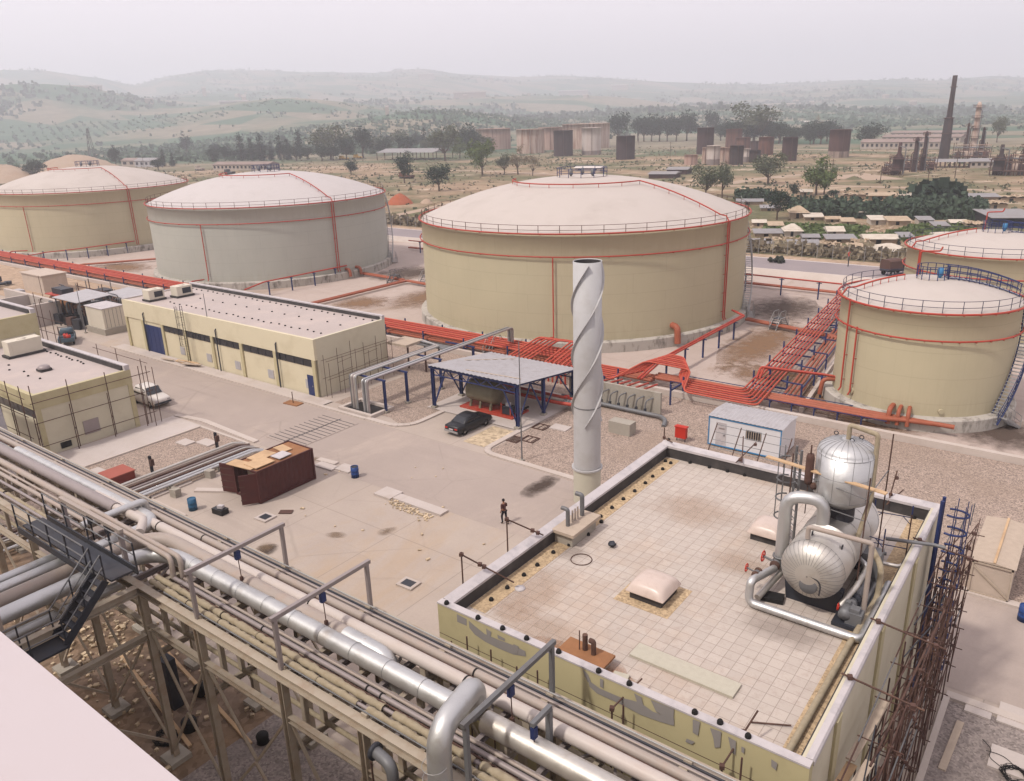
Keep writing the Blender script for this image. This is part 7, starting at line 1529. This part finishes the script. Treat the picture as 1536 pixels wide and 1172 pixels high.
M['leaf_far'] = leafmat('far_foliage', (.082,.102,.082), .2); M['leaf_orchard'] = leafmat('orchard_foliage', (.074,.108,.074), .22)
scatter('far_woodland','leaf_far','dark woods and scrub patches spread over the hazy hills','woodland',far_gen(1500,5200,.08,420),9000,6,11,1,5)
scatter('far_scrub','leaf_far','single dark bushes dotted over the hillsides','scrub',far_gen(800,4000,0.0,260),1500,3,6,2,5)
scatter('orchards','leaf_orchard','green orchard rows on the valley floor below the hills','orchard',far_gen(640,1700,-.2,330,1,14),12000,2.2,4.2,3,5)
def near_gen(thr, sc_):
    def g(rn):
        x, y = rn.uniform(-640,60), rn.uniform(150,560)
        if mn.noise((x/sc_,y/sc_,9.5))+.5*mn.noise((x/(sc_*.25),y/(sc_*.25),2.5)) < thr: return None
        return (x,y,0,1)
    return g
scatter('dry_scrub','leaf_dry','dry tufts and weeds over the field beyond the highway','scrub',near_gen(-.1,60),7000,.25,.8,4,6)
scatter('green_weeds','leaf_olive','green weeds in patches over the field beyond the highway','weeds',near_gen(.16,45),9000,.3,1.0,5,6)
def fence_gen(rn):
    x = rn.uniform(-200,20); y = 143+abs(rn.gauss(0,2.6)); return (x,y,0,1)
scatter('fence_scrub','leaf_dry','brown scrub growing along the fence behind the highway','scrub',fence_gen,3600,.5,1.3,6,7,1.4)
def quad_gen(c4, s=1.0):
    P = [at(*p) for p in c4]
    def g(rn):
        u, v = rn.random(), rn.random(); p = P[0]*(1-u)*(1-v)+P[1]*u*(1-v)+P[2]*u*v+P[3]*(1-u)*v; return (p.x,p.y,0,s)
    return g
M['leaf_reed'] = leafmat('reed_foliage', (.040,.060,.038), .3)
for k, (c4, n, lab) in enumerate(((((1184,312),(1330,318),(1330,329),(1190,325)),5200,'dense dark green reed bed behind the tents, left of the gap'),(((1334,312),(1478,316),(1470,330),(1334,330)),6000,'dense dark green reed bed behind the grey shed, right of the gap'),(((1104,298),(1152,298),(1152,303),(1104,303)),500,'low green hedge left of the dense dark tree'))):
    scatter('reed_bed','leaf_reed',lab,'reeds',quad_gen(c4),n,.7,1.2,30+k,7,2.2)
scatter('shrub_patch','leaf_dark','dark bushes behind the long grey roof above the reeds','bushes',quad_gen(((1385,300),(1430,302),(1430,308),(1385,307))),150,2,3.6,40,9,1.3)
for k, c4 in enumerate((((1150,338),(1300,342),(1290,352),(1150,348)),((1380,338),(1470,340),(1440,356),(1330,352)),((1200,350),(1240,352),(1240,358),(1200,357)),((1270,352),(1420,356),(1420,366),(1300,362)))): scatter('grass','leaf_bright','bright green grass patch between the shelters','grass',quad_gen(c4),700,.5,1.1,50+k,6,.5)
# ================================================================== fence along the highway
t = thing('wire_fence', 'wire fence on thin grey posts along the far side of the highway', 'fence', (-90,141.2,0))
for k in range(90): MB().bar((-215+2.6*k,141.2,0),(-215+2.6*k,141.2,2.6),.07).build('post', M['rail_pale'], t)
m = MB()
for z in (.4,1.0,1.6,2.2,2.55): m.bar((-215,141.2,z),(17,141.2,z),.022)
m.build('wire', M['grey_steel'], t)
# ================================================================== shelters beyond the fence
M['tent'] = plain('dusty_tent_cloth', srgb(206,194,178), .9, var=.12, scale=.8, dirt=srgb(168,150,132), dscale=.5); M['tin'] = plain('grey_tin', srgb(150,146,146), .6, .2, var=.15, dirt=srgb(128,112,98)); M['sack'] = plain('tan_sacking', srgb(186,164,138), .95, var=.18, dirt=srgb(140,116,92)); M['mudwall'] = plain('mud_wall', srgb(172,150,126), .95, var=.15, dirt=srgb(120,100,84))
def shelter(pl, pr, base, hpx, kind, label, depth=4.0, roof='tent', wall='mudwall'):
    a, b = at(pl,base), at(pr,base); u = (b-a); L = u.length; u.normalize(); v = Vector((-u.y,u.x,0)); v = v if v.y > 0 else -v; h = max(1.2, hpx/pxm(a)); c = (a+b)/2+v*depth/2; t = thing('shelter', label, 'shelter', c)
    P = lambda x, y, z: tuple(a+u*(x*L)+v*(y*depth)+Vector((0,0,z)))
    wz = h*.62
    m = MB(); m.add([P(.03,.05,0),P(.97,.05,0),P(.97,.95,0),P(.03,.95,0),P(.03,.05,wz),P(.97,.05,wz),P(.97,.95,wz),P(.03,.95,wz)],[(0,3,2,1),(0,1,5,4),(1,2,6,5),(2,3,7,6),(3,0,4,7)]); w_ = m.build('wall', M[wall], t)
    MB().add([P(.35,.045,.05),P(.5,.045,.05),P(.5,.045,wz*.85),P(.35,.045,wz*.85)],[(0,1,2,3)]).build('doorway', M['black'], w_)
    m = MB(); e = .06
    if kind == 'flat': m.add([P(-.02,-e,wz),P(1.02,-e,wz),P(1.02,1+e,wz+.35),P(-.02,1+e,wz+.35),P(-.02,-e,wz+.1),P(1.02,-e,wz+.1),P(1.02,1+e,wz+.45),P(-.02,1+e,wz+.45)],[(0,3,2,1),(4,5,6,7),(0,1,5,4),(1,2,6,5),(2,3,7,6),(3,0,4,7)])
    elif kind == 'gable': m.add([P(-.02,-e,wz),P(1.02,-e,wz),P(1.02,.5,h),P(-.02,.5,h),P(1.02,1+e,wz),P(-.02,1+e,wz)],[(0,1,2,3),(3,2,4,5),(0,3,5),(1,4,2)])
    elif kind == 'hip': m.add([P(-.05,-e,wz*.8),P(1.05,-e,wz*.8),P(1.05,1+e,wz*.8),P(-.05,1+e,wz*.8),P(.42,.5,h),P(.58,.5,h)],[(0,1,5,4),(1,2,5),(2,3,4,5),(3,0,4),(0,3,2,1)])
    else:
        n = 12; rn = random.Random(int(pl)); vs = []
        for k in range(n+1):
            for q, yy in enumerate((-.06,.3,.6,1.05)): vs.append(P(k/n,yy,wz+.25+rn.uniform(-.2,.35)))
        m.add(vs,[(k*4+q,(k+1)*4+q,(k+1)*4+q+1,k*4+q+1) for k in range(n) for q in range(3)])
        for k in range(8): x, y = rn.random(), rn.random(); c_ = P(x,y,wz+.45); m.cbox(*c_,.5,.5,.25,rn.uniform(0,3))
    m.build('roof', M[roof], t); return t
SH = [(1104,1150,291,9,'rag','long ragged roofed shelter above the low green hedge',4,'sack','mudwall'),(1153,1176,294,8,'rag','short ragged roofed shelter left of the small dark tree',4,'sack','mudwall'),(1199,1219,296,12,'flat','pale flat roofed shelter beneath the two lobed tree',5,'tent','mudwall'),(1264,1300,299,9,'rag','ragged pale shelter behind the left reed bed',4,'sack','mudwall'),(1302,1345,301,11,'flat','long tan shelter with open dark front behind the reeds',5,'sack','mudwall'),(1349,1383,301,10,'rag','ragged pale shelter at the right of the long tan one',4,'tent','mudwall'),
 (1104,1145,308,8,'flat','low grey roofed shelter in front of the green hedge',4,'tin','mudwall'),(1184,1213,328,17,'hip','patched dome like shelter beside the dense dark tree',6,'sack','sack'),(1206,1236,331,6,'flat','low pale roofed hut right of the patched shelter',5,'tent','mudwall'),(1286,1316,328,15,'gable','small white tent with dark open front before the reeds',5,'tent','sack'),(1305,1330,338,12,'flat','white sheeted shelter, left half of the long pair',5,'tent','tent'),(1331,1367,340,13,'flat','tan walled shelter with ragged foot, right half of the long pair',5,'sack','sack'),(1338,1377,329,15,'hip','large white tent behind the tan walled shelter',6,'tent','tent'),(1377,1401,339,13,'flat','boxy white walled hut with grey roof',4,'tin','tent'),
 (1176,1204,356,18,'hip','white pyramid tent left in the front row',5,'tent','tent'),(1131,1174,356,8,'flat','long low grey roof left of the pyramid tent',4,'tin','mudwall'),(1240,1267,356,14,'gable','white gabled hut in the middle of the front row',5,'tent','tent'),(1203,1230,362,8,'gable','low grey tin hut right of the pyramid tent',4,'tin','tin'),(1239,1285,365,8,'flat','low long grey tin roof below the gabled hut',4,'tin','mudwall'),(1296,1348,367,13,'gable','long pale gabled shelter with grey end',5,'tent','mudwall'),(1281,1307,373,9,'rag','tan sacking shelter below the long pale gabled one',4,'sack','mudwall'),(1314,1363,386,17,'hip','large grey white hipped tent close to the fence',6,'tent','tent'),(1184,1232,374,7,'flat','spread of grey tin sheets just above the fence scrub',4,'tin','mudwall'),(1275,1300,380,7,'flat','small tan hut by the fence beside the hipped tent',4,'sack','mudwall'),(1485,1560,341,22,'flat','long shed with grey corrugated roof and dark open front at the right edge',12,'tin','dark_steel'),(1478,1512,318,18,'rag','rounded tan tarpaulin heap shelter behind the grey shed',6,'sack','sack'),(1432,1500,303,11,'flat','long grey low roof above the right reed bed',6,'tin','mudwall'),(1404,1446,361,10,'hip','white sheet roofed shelter behind the farther small tank',6,'tent','tent'),(1500,1540,303,9,'rag','row of ragged huts at the right edge beyond the tan heap',5,'sack','mudwall')]
for a in SH: shelter(a[0],a[1],a[2],a[3],a[4],a[5],a[6],a[7],a[8])
for k, (pl, pr, b, hp, kd, lab, rf) in enumerate(((1140,1172,317,7,'flat','low tin roofed hut between the hedge and the patched shelter','tin'),(1238,1262,334,8,'gable','small sack roofed hut right of the low pale hut','sack'),(1262,1284,338,8,'flat','low tan hut left of the small white tent','sack'),(1400,1425,345,9,'flat','low grey hut right of the boxy white hut','tin'),(1425,1452,340,9,'gable','pale gabled hut before the right reed bed','tent'),(1450,1480,344,10,'rag','ragged hut left of the long grey shed','sack'),(1128,1150,340,9,'gable','pale hut below the low grey roofed shelter','tent'),(1152,1176,344,8,'flat','tan hut left below the dense dark tree','sack'),(1349,1372,362,9,'flat','small grey hut beside the long pale gabled shelter','tin'),(1128,1160,372,7,'flat','row of low tin sheets at the left end by the fence','tin'),(1234,1262,377,8,'rag','ragged low shelter right of the tin sheets by the fence','sack'),(1370,1395,377,10,'gable','pale tent right of the hipped tent by the fence','tent'))): shelter(pl,pr,b,hp,kd,lab,4,rf,'mudwall')
dbr = random.Random(21); m = MB()
for k in range(800):
    p = at(dbr.uniform(1110,1400), dbr.uniform(335,378)); s = dbr.uniform(.15,.55); m.cbox(p.x,p.y,s*.3,s*dbr.uniform(1,2.5),s,s*.6,dbr.uniform(0,3))
tag(m.jitter(.05,8).build('debris', M['sack']), 'scattered stones and scrap between the shelters', 'debris', kind='stuff')
# ================================================================== old rusted tanks
def rustmat(name, base, streak, amt=.7, base2=None, split=None, lo=.42, hi=.62): 
    M[name] = m_streak(name, base, streak, amt, .05, .5, .9, lo, hi, base2, split)
rustmat('rt_dark', srgb(70,54,54), srgb(48,38,40)); rustmat('rt_brown', srgb(78,56,54), srgb(56,42,42)); rustmat('rt_orange', srgb(112,74,60), srgb(66,48,46), .8); rustmat('rt_pale', srgb(198,178,164), srgb(140,96,74), .8); rustmat('rt_white', srgb(204,192,184), srgb(170,140,124), .4, srgb(132,122,118), (3.0,.6)); rustmat('rt_pink', srgb(188,158,144), srgb(150,112,98), .6); rustmat('rt_two', srgb(92,64,58), srgb(66,48,48), .7, srgb(170,150,136), (3.6,1.0)); rustmat('rt_black', srgb(56,50,52), srgb(90,66,56), .5)
RT = [(1057,232,25,37,'rt_brown','tall brown rusted tank left in the right hand cluster'),(1100,222,24,26,'rt_orange','rust brown tank behind the small white drums'),(1114,225,21,17,'rt_orange','low orange rusted tank in the middle of the cluster'),(1131,226,12,13,'rt_brown','narrow rusted tank between the orange ones'),(1148,233,22,25,'rt_orange','orange topped rusted tank right of the middle of the cluster'),(1183,242,22,33,'rt_brown','tall dark brown tank at the right of the cluster'),(1257,237,30,39,'rt_two','brown tank with pale lower band standing alone'),(1069,248,20,27,'rt_white','white drum with pinkish foot at front left of the cluster'),(1057,246,9,23,'rt_pale','slim pale drum hidden behind the white drum'),(1084,243,10,20,'rt_pale','slim pinkish drum right of the white drum'),(1092,246,9,22,'rt_pink','slim pink drum beside the black one'),(1104,248,20,27,'rt_black','black drum at the front of the cluster'),(1119,244,11,19,'rt_white','short pale drum right of the black one'),(1131,244,18,17,'rt_black','short black drum at the front right of the cluster'),(1036,248,20,14,'rt_pink','low pink drum at the left end of the cluster'),
 (796,231,42,34,'rt_pale','pale tank with rust stripes in the left hand cluster'),(826,226,36,32,'rt_pink','rusted tank half hidden behind the striped one'),(845,235,29,36,'rt_dark','dark brown tank right of the striped one'),(879,224,72,35,'rt_pale','widest pale rusted tank with shaded right side'),(887,233,29,38,'rt_white','white tank with grey foot in front of the widest one'),(938,240,28,33,'rt_dark','dark brown tank standing apart at the right of the left cluster'),(741,226,52,30,'rt_pink','collapsed rusty wide tank behind the trees')]
for px,b,wpx,hpx,mt,lab in RT:
    p = at(px,b); q = pxm(p); r_ = wpx/2/q; p = p+Vector((p.x,p.y,0)).normalized()*r_; h = hpx/q*1.03; t = thing('rusted_tank', lab, 'rusted tank', p, 'old rusted tanks'); jag = random.Random(int(px)); n = 40
    MB().lathe([(r_,0),(r_,h*.33),(r_*1.004,h*.66),(r_,h*.985),(r_*1.02,h*.985),(r_*1.02,h),(r_*.96,h),(r_*.96,h*.97)], tuple(p), n).build('shell', M[mt], t)
    MB().lathe([(r_*.97,h*.955),(r_*.5,h*.975),(.01,h*.985)], tuple(p), n).build('roof', M['rt_dark' if mt not in ('rt_pale','rt_white') else 'rt_pink'], t)
    m = MB(); aa = -math.pi/2+.6; m.bar((p.x+r_*math.cos(aa)*1.02,p.y+r_*math.sin(aa)*1.02,0),(p.x+r_*math.cos(aa)*1.02,p.y+r_*math.sin(aa)*1.02,h),.35,.12); m.build('ladder', M['rust_dark'], t)
# ================================================================== refinery
p = at(1415,238); q = pxm(p); t = thing('chimney', 'tall dark two stage chimney of the old refinery', 'chimney', p); h1, h2 = 57/q, 116/q
MB().lathe([(7.2/q,0),(6.6/q,h1*.55),(6.6/q,h1*.56),(5.9/q,h1),(4.2/q,h1+.6)], tuple(p), 24).build('lower_stage', M['rt_black'], t); MB().lathe([(3.9/q,h1),(3.3/q,h1*1.6),(3.2/q,h2),(2.6/q,h2),(2.6/q,h2*.95)], tuple(p), 24).build('upper_stage', M['rt_black'], t)
for z in (h1*.62,h1,h2*.86): MB().lathe([(6.4/q if z <= h1 else 3.7/q,z),(7.6/q if z <= h1 else 4.9/q,z),(7.6/q if z <= h1 else 4.9/q,z+.3),(6.4/q if z <= h1 else 3.7/q,z+.3)], tuple(p), 20).build('gallery', M['rust_dark'], t)
def column(px, base, top, wpx, mt, label, plats=3, cone=False, name='refinery_column'):
    p = at(px,base); q = pxm(p); h = (base-top)/q; r_ = wpx/2/q; t = thing(name, label, 'refinery column' if not cone else 'furnace', p)
    if cone: MB().lathe([(r_,h*.14),(r_,h*.5),(r_*.35,h*.68),(r_*.3,h),(.01,h)], tuple(p), 18).build('shell', M[mt], t)
    else: MB().lathe([(r_,0),(r_,h*.52),(r_*.85,h*.55),(r_*.82,h*.93),(r_*.4,h),(.01,h)], tuple(p), 18).build('shell', M[mt], t)
    for k in range(plats):
        z = h*(.35+.55*k/max(1,plats-1)) if not cone else h*(.16+.34*k)
        pl_ = MB().lathe([(r_*.8,z),(r_*1.7,z),(r_*1.7,z+.15),(r_*.8,z+.15)], tuple(p), 14).build('platform', M['rust_dark'], t); g = MB(); g.ring((p.x,p.y,z+1.0), r_*1.68, .08, 16, 4)
        for a in range(8): g.bar((p.x+r_*1.68*math.cos(a*.785),p.y+r_*1.68*math.sin(a*.785),z),(p.x+r_*1.68*math.cos(a*.785),p.y+r_*1.68*math.sin(a*.785),z+1.0),.09)
        g.build('railing', M['rust_dark'], pl_)
    for s in (-1,1): MB().tube([(p.x+s*r_*1.25,p.y-r_,0),(p.x+s*r_*1.25,p.y-r_,h*(.7+.15*s)),(p.x,p.y-r_*.5,h*(.74+.15*s))], .2, 6, .6).build('pipe', M['grey_steel' if s > 0 else 'rust'], t)
    if cone:
        for a in range(6): MB().bar((p.x+r_*.9*math.cos(a*1.05),p.y+r_*.9*math.sin(a*1.05),0),(p.x+r_*.9*math.cos(a*1.05),p.y+r_*.9*math.sin(a*1.05),h*.15),.3).build('leg', M['rust_dark'], t)
column(1457,237,158,9,'rt_pale','tall pale distillation column with platforms right of the chimney',4); column(1446,237,187,4,'rt_brown','slim brown column just left of the pale distillation column',2); column(1470,236,193,5,'rt_brown','slim brown column just right of the pale distillation column',2); column(1383,256,200,6,'rt_dark','slim dark column left of the chimney, taller of two',2); column(1370,258,208,7,'rt_dark','dark column left of the chimney, shorter of two',2)
column(1345,263,216,16,'rt_brown','bulbous rusted furnace left of the dark columns',2,True); column(1497,263,219,17,'rt_black','squat black furnace at the right of the refinery',2,True); column(1533,262,200,9,'rt_black','dark column at the right picture edge of the refinery',3)
for k, (pl, pr, b, hp, lab) in enumerate(((1322,1345,262,18,'low rusted pipe rack at the left end of the refinery'),(1352,1400,256,20,'rusted pipe frame between dark columns and chimney'),(1428,1482,240,24,'rusted pipe frame around the distillation column'),(1505,1540,264,34,'rusted pipe frame beside the squat black furnace'),(1488,1512,263,30,'rusted gantry in front of the squat black furnace'))):
    a, b_ = at(pl,b), at(pr,b); q = pxm(a); h = hp/q; t = thing('pipe_gantry', lab, 'pipe frame', (a+b_)/2); n = 7
    for i in range(n+1):
        for dy in (0,6): x = a.lerp(b_,i/n); MB().bar((x.x,x.y+dy,0),(x.x,x.y+dy,h*(.7+.3*((i*7+k)%3)/2)),.28).build('post', M['rust_dark'], t)
    for i in range(6): z = h*(.2+.13*i); MB().tube([(a.x,a.y+(i%3)*2.5,z),(b_.x,b_.y+(i%3)*2.5,z)], .22 if i%2 else .35, 6).build('pipe', M[('rust','grey_steel','rt_pale')[i%3]], t)
    for i in range(4): x = a.lerp(b_,(i+.5)/4); MB().lathe([(.01,0),(1.1,.1),(1.2,h*.45),(.01,h*.52)], (x.x,x.y+3,0), 12).build('vessel', M[('rt_brown','rt_pale','rt_dark','rt_orange')[i]], t)
def hall(pl, pr, base, hpx, label, depth, roof, wall, wins=0, name='shed', cat='building', opened=False):
    a, b = at(pl,base), at(pr,base); u = b-a; L = u.length; u.normalize(); v = Vector((-u.y,u.x,0)); v = v if v.y > 0 else -v; h = hpx/pxm(a); t = thing(name, label, cat, (a+b)/2+v*depth/2); P = lambda x,y,z: tuple(a+u*x+v*y+Vector((0,0,z))); wz = h*.7
    if opened:
        for k in range(8):
            for y in (0,depth): MB().bar(P(L*k/7,y,0),P(L*k/7,y,wz),.35).build('post', M[wall], t)
    else: MB().add([P(0,0,0),P(L,0,0),P(L,depth,0),P(0,depth,0),P(0,0,wz),P(L,0,wz),P(L,depth,wz),P(0,depth,wz)],[(0,1,5,4),(1,2,6,5),(2,3,7,6),(3,0,4,7)]).build('wall', M[wall], t)
    MB().add([P(-.5,-.5,wz),P(L+.5,-.5,wz),P(L+.5,depth/2,h),P(-.5,depth/2,h),P(L+.5,depth+.5,wz),P(-.5,depth+.5,wz)],[(0,1,2,3),(3,2,4,5),(0,3,5),(1,4,2),(0,5,4,1)]).build('roof', M[roof], t)
    for k in range(wins): x = L*(k+.5)/wins; w_ = L/wins*.5; MB().add([P(x-w_/2,-.06,wz*.35),P(x+w_/2,-.06,wz*.35),P(x+w_/2,-.06,wz*.78),P(x-w_/2,-.06,wz*.78)],[(0,1,2,3)]).build('window', M['glass'], t)
    return t
M['wall_far'] = plain('far_pale_wall', srgb(172,158,146), .9, var=.08, scale=.1); M['roof_pink'] = plain('far_tile_roof', srgb(142,122,114), .9, var=.15, scale=.15, dirt=srgb(168,150,138), dscale=.1); M['roof_white'] = plain('far_white_roof', srgb(214,204,196), .8, var=.05, scale=.1)
hall(1290,1408,224,14,'nearest long barrack with pink roof behind the dark dome tree',12,'roof_pink','wall_far',16,'barrack'); hall(1322,1440,214,11,'middle long barrack with pink roof left of the chimney',12,'roof_pink','wall_far',14,'barrack'); hall(1335,1445,206,9,'farthest long barrack with pink roof below the orchards',12,'roof_pink','wall_far',12,'barrack'); hall(1403,1454,252,12,'open shed with grey roof at the foot of the chimney',9,'tin','rust_dark',0,'shed','shed',True); hall(1455,1490,252,13,'low grey block with dark windows behind the open refinery shed',10,'tin','wall_far',4)
hall(320,402,256,12,'long pale depot building with dark windows below the conifers',10,'roof_pink','wall_far',14,'depot'); hall(566,650,241,16,'open sided shed with dark inside and long grey roof',22,'tin','rust_dark',0,'shed','shed',True); hall(567,622,217,13,'white roofed warehouse behind the open sided shed',30,'roof_white','wall_far',0,'warehouse'); hall(622,690,203,8,'farther white roofed warehouse at the foot of the terraced hill',30,'roof_white','wall_far',0,'warehouse'); hall(203,231,251,13,'low blue grey building at the foot of the sand bank',9,'tin','sheet',4); hall(183,203,250,12,'pale hut left of the blue grey building',8,'roof_pink','wall_far',2,'hut'); hall(973,1012,268,9,'low brown roofed hut just behind the biggest tank platform',12,'tin','rt_brown',0,'hut'); hall(862,900,258,8,'small pale hut behind the dome of the biggest tank',8,'roof_white','wall_far',2,'hut'); hall(1000,1030,262,10,'second low brown hut behind the biggest tank platform',10,'tin','rt_brown',0,'hut'); hall(1185,1208,190,8,'white house behind the dark trees of the rusted drums',14,'roof_white','wall_far',3,'house'); hall(1288,1300,172,6,'lone house with reddish roof in the orchards',14,'roof_pink','wall_far',2,'house'); hall(190,262,165,0.1,'x',1,'tin','tin') if False else None
def farbox(px, py, wpx, hpx, d, label, roof='roof_white'):
    r_ = ray(px,py); k = d/math.hypot(r_.x,r_.y); x, y = r_.x*k, r_.y*k; z = hgt(x,y); q = d*1.02/F; t = thing('far_building', label, 'building', (x,y,z)); w_, h = wpx*q, hpx*q*1.6; a = math.atan2(x,y); MB().cbox(x,y,z+h*.35-2,w_,w_*.5,h*.9+4,-a).build('wall', M['wall_far'], t); MB().cbox(x,y,z+h*.82,w_*1.04,w_*.55,h*.16,-a).build('roof', M[roof], t)
for k, (px,py,w_,hp,d,lab) in enumerate(((125,151,46,6,2500,'long white hall on the hazy slope at far left'),(308,150,5,9,2900,'pale tower house on the hillside at left'),(352,160,36,7,2300,'group of pale flat buildings on the hillside'),(366,148,6,12,2300,'pale round tower beside the flat hillside buildings'),(413,165,30,6,2200,'low pale house right of the hillside tower'),(705,153,44,6,2600,'long white greenhouse on the middle hill'),(860,137,40,5,3600,'white town block on the far middle hills'),(580,160,5,9,1300,'small white tower on the terraced hill'),(1168,160,40,6,2100,'long white hall on the plain at right'),(1090,161,14,6,2000,'white house left of the long hall on the plain'),(640,128,20,5,3900,'hazy white village block on the skyline hill'),(930,136,22,5,3700,'white houses on the far right hills'),(226,165,10,5,2100,'small pale farmhouse on the left slope'))): farbox(px,py,w_,hp,d,lab)
rv = random.Random(77)
for k in range(46):
    px, py = rv.choice([(rv.gauss(640,70),rv.uniform(122,148)),(rv.gauss(850,80),rv.uniform(132,146)),(rv.gauss(400,50),rv.uniform(150,168)),(rv.gauss(1150,120),rv.uniform(140,165)),(rv.gauss(1480,40),rv.uniform(132,160))]); r_ = ray(px,py); d = rv.uniform(2300,4600); kx = d/math.hypot(r_.x,r_.y); x, y = r_.x*kx, r_.y*kx; z = hgt(x,y); s = rv.uniform(8,16)
    solo(MB().cbox(x,y,z+s*.25,s,s*.8,s*.7,rv.uniform(0,1)).prof([(y-s*.45,z+s*.6),(y+s*.45,z+s*.6),(y,z+s*.8)],'x',x-s*.55,x+s*.55), 'far_house', M['wall_far'], 'tiny pale house in the haze of the far hills', 'house', 'houses in the haze of the far hills')
# sand bank, red heap, pylon and poles
def mound(px, py, wpx, hpx, dm, name, mat, label, cat):
    p = at(px,py); q = pxm(p); W, H_, rn = wpx/2/q, hpx/q, random.Random(int(px)); vs = []; n = 22; mm = 10; u = Vector((math.cos(math.atan2(p.y,p.x)-math.pi/2),math.sin(math.atan2(p.y,p.x)-math.pi/2),0)); v = Vector((p.x,p.y,0)).normalized()
    for i in range(mm+1):
        for k in range(n): g = 2*math.pi*k/n; f = i/mm; vs.append(tuple(p+v*dm*.5+u*(W*f*math.cos(g))+v*(dm*.5*f*math.sin(g))+Vector((0,0,H_*(1-f**1.6)+rn.uniform(-.06,.06)*H_ if i < mm else -.1))))
    mb = MB().add(vs, [(i*n+k,(i+1)*n+k,(i+1)*n+(k+1)%n,i*n+(k+1)%n) for i in range(mm) for k in range(n)], True); o = mb.build(name, M[mat])
    return tag(o, kind='structure') if cat is None else tag(o, label, cat)
M['sand'] = m_concrete('pale_sand', srgb(184,162,142), srgb(170,146,124), srgb(170,140,112), .05); M['red_soil'] = plain('red_soil', srgb(168,92,62), .95, var=.2, scale=1.5)
mound(115,262,150,26,60,'sand_bank','sand','',None); mound(10,275,120,24,50,'sand_bank','sand','',None); mound(600,308,42,15,9,'soil_heap','red_soil','orange red heap of soil beyond the highway beside the grey tank','heap'); mound(640,306,20,6,7,'soil_heap','sand','pale low soil heap right of the orange red one','heap')
b = at(142,252); q = pxm(b); h = 56/q; t = thing('pylon', 'lattice power pylon standing on the sand bank at left', 'pylon', b); w_ = 5/q
for sx, sy in ((-1,-1),(1,-1),(1,1),(-1,1)): MB().bar(b+Vector((sx*w_,sy*w_,0)),b+Vector((sx*.4,sy*.4,h)),.3).build('leg', M['grey_steel'], t)
for k in range(7):
    f0, f1 = k/7, (k+1)/7; w0, w1 = w_*(1-f0)+.4*f0, w_*(1-f1)+.4*f1
    for sx in (-1,1): MB().bar(b+Vector((sx*w0,-w0,h*f0)),b+Vector((-sx*w1,-w1,h*f1)),.2).build('lattice', M['grey_steel'], t)
for f in (.78,.9): MB().bar(b+Vector((-w_*1.3,0,h*f)),b+Vector((w_*1.3,0,h*f)),.25).build('crossarm', M['grey_steel'], t)
for k, (px,bb,tp) in enumerate(((443,243,212),(217,256,230),(582,215,196),(1247,272,240),(1432,268,228),(958,218,200),(1155,270,246),(1320,276,255),(1390,285,258),(1005,236,214))):
    b = at(px,bb); h = (bb-tp)/pxm(b); t = thing('utility_pole', 'thin wooden utility pole in the fields beyond the tanks, %s of ten counted in no order' % ORD[k], 'pole', b); t['label'] = ['utility pole before the slim cypress of the conifer row','utility pole left of the depot by the low bush','utility pole by the white roofed warehouse','utility pole beside the lone two tone rusted tank','utility pole below the chimney shed','utility pole at the left of the far grove','utility pole by the spreading olive tree','utility pole in the dry field before the refinery','utility pole on the track below the refinery','utility pole between dark tank and far grove'][k]; MB().tube([b,b+Vector((0,0,h))],.16,6,r2=.1).build('mast', M['bark'], t); MB().bar(b+Vector((-.9,0,h-.6)),b+Vector((.9,0,h-.6)),.14).build('crossarm', M['bark'], t)
# tracks through the fields
def track(pts, w_, mat='sand', z=.03):
    mb = MB(); P = [at(*p) for p in pts]; L = []; Rr = []
    for i, p in enumerate(P):
        d = (P[min(i+1,len(P)-1)]-P[max(0,i-1)]).normalized(); nrm = Vector((-d.y,d.x,0)); L.append(p+nrm*w_/2+Vector((0,0,z))); Rr.append(p-nrm*w_/2+Vector((0,0,z)))
    n = len(P); mb.add([tuple(v) for v in L+Rr], [(i,i+1,n+i+1,n+i) for i in range(n-1)]); return struct(mb, 'track', M[mat])
track([(1000,277),(1110,279),(1250,279),(1400,283),(1560,288)], 5); track([(1090,276),(1140,268),(1205,262)], 6,z=.04); track([(1240,268),(1290,262),(1330,270)], 14,z=.035); track([(560,330),(620,318),(700,300),(820,284)], 4); track([(150,262),(260,259),(420,252),(560,250)], 10); track([(575,258),(700,256),(840,262)], 6); track([(950,232),(1040,222),(1300,226),(1480,232)], 6,'sand',.035); track([(1120,345),(1230,344),(1330,350),(1480,350)], 2.5); track([(930,250),(1040,246),(1200,252),(1320,252)], 5,'sand',.04)
for k, (px,py) in enumerate(((170,0),)): pass
for k, (px,py,L,lab) in enumerate(((538,238,9,'yellow machine standing left of the open sided shed'),(516,240,8,'yellow machine beside the large olive tree'),(345,262,7,'dark lorry on the depot yard'),(300,256,7,'pale lorry on the depot yard'),(610,268,8,'reddish trailer in the field behind the upright dark tree'))):
    b = at(px,py); t = thing('machine', lab, 'vehicle', b); m_ = ('yellow','yellow','dark_steel','wall_far','rt_orange')[k]; MB().cbox(b.x,b.y,1.1,L,2.4,.9).build('body', M[m_], t); MB().cbox(b.x-L*.3,b.y,2.1,L*.3,2.2,1.2).build('cab', M[m_], t)
    for s in (-.35,0,.35): MB().lathe([(.001,-1.3),(.5,-1.3),(.5,1.3),(.001,1.3)], (b.x+s*L,b.y,.5), 10, axis='y').build('wheel', M['rubber'], t)
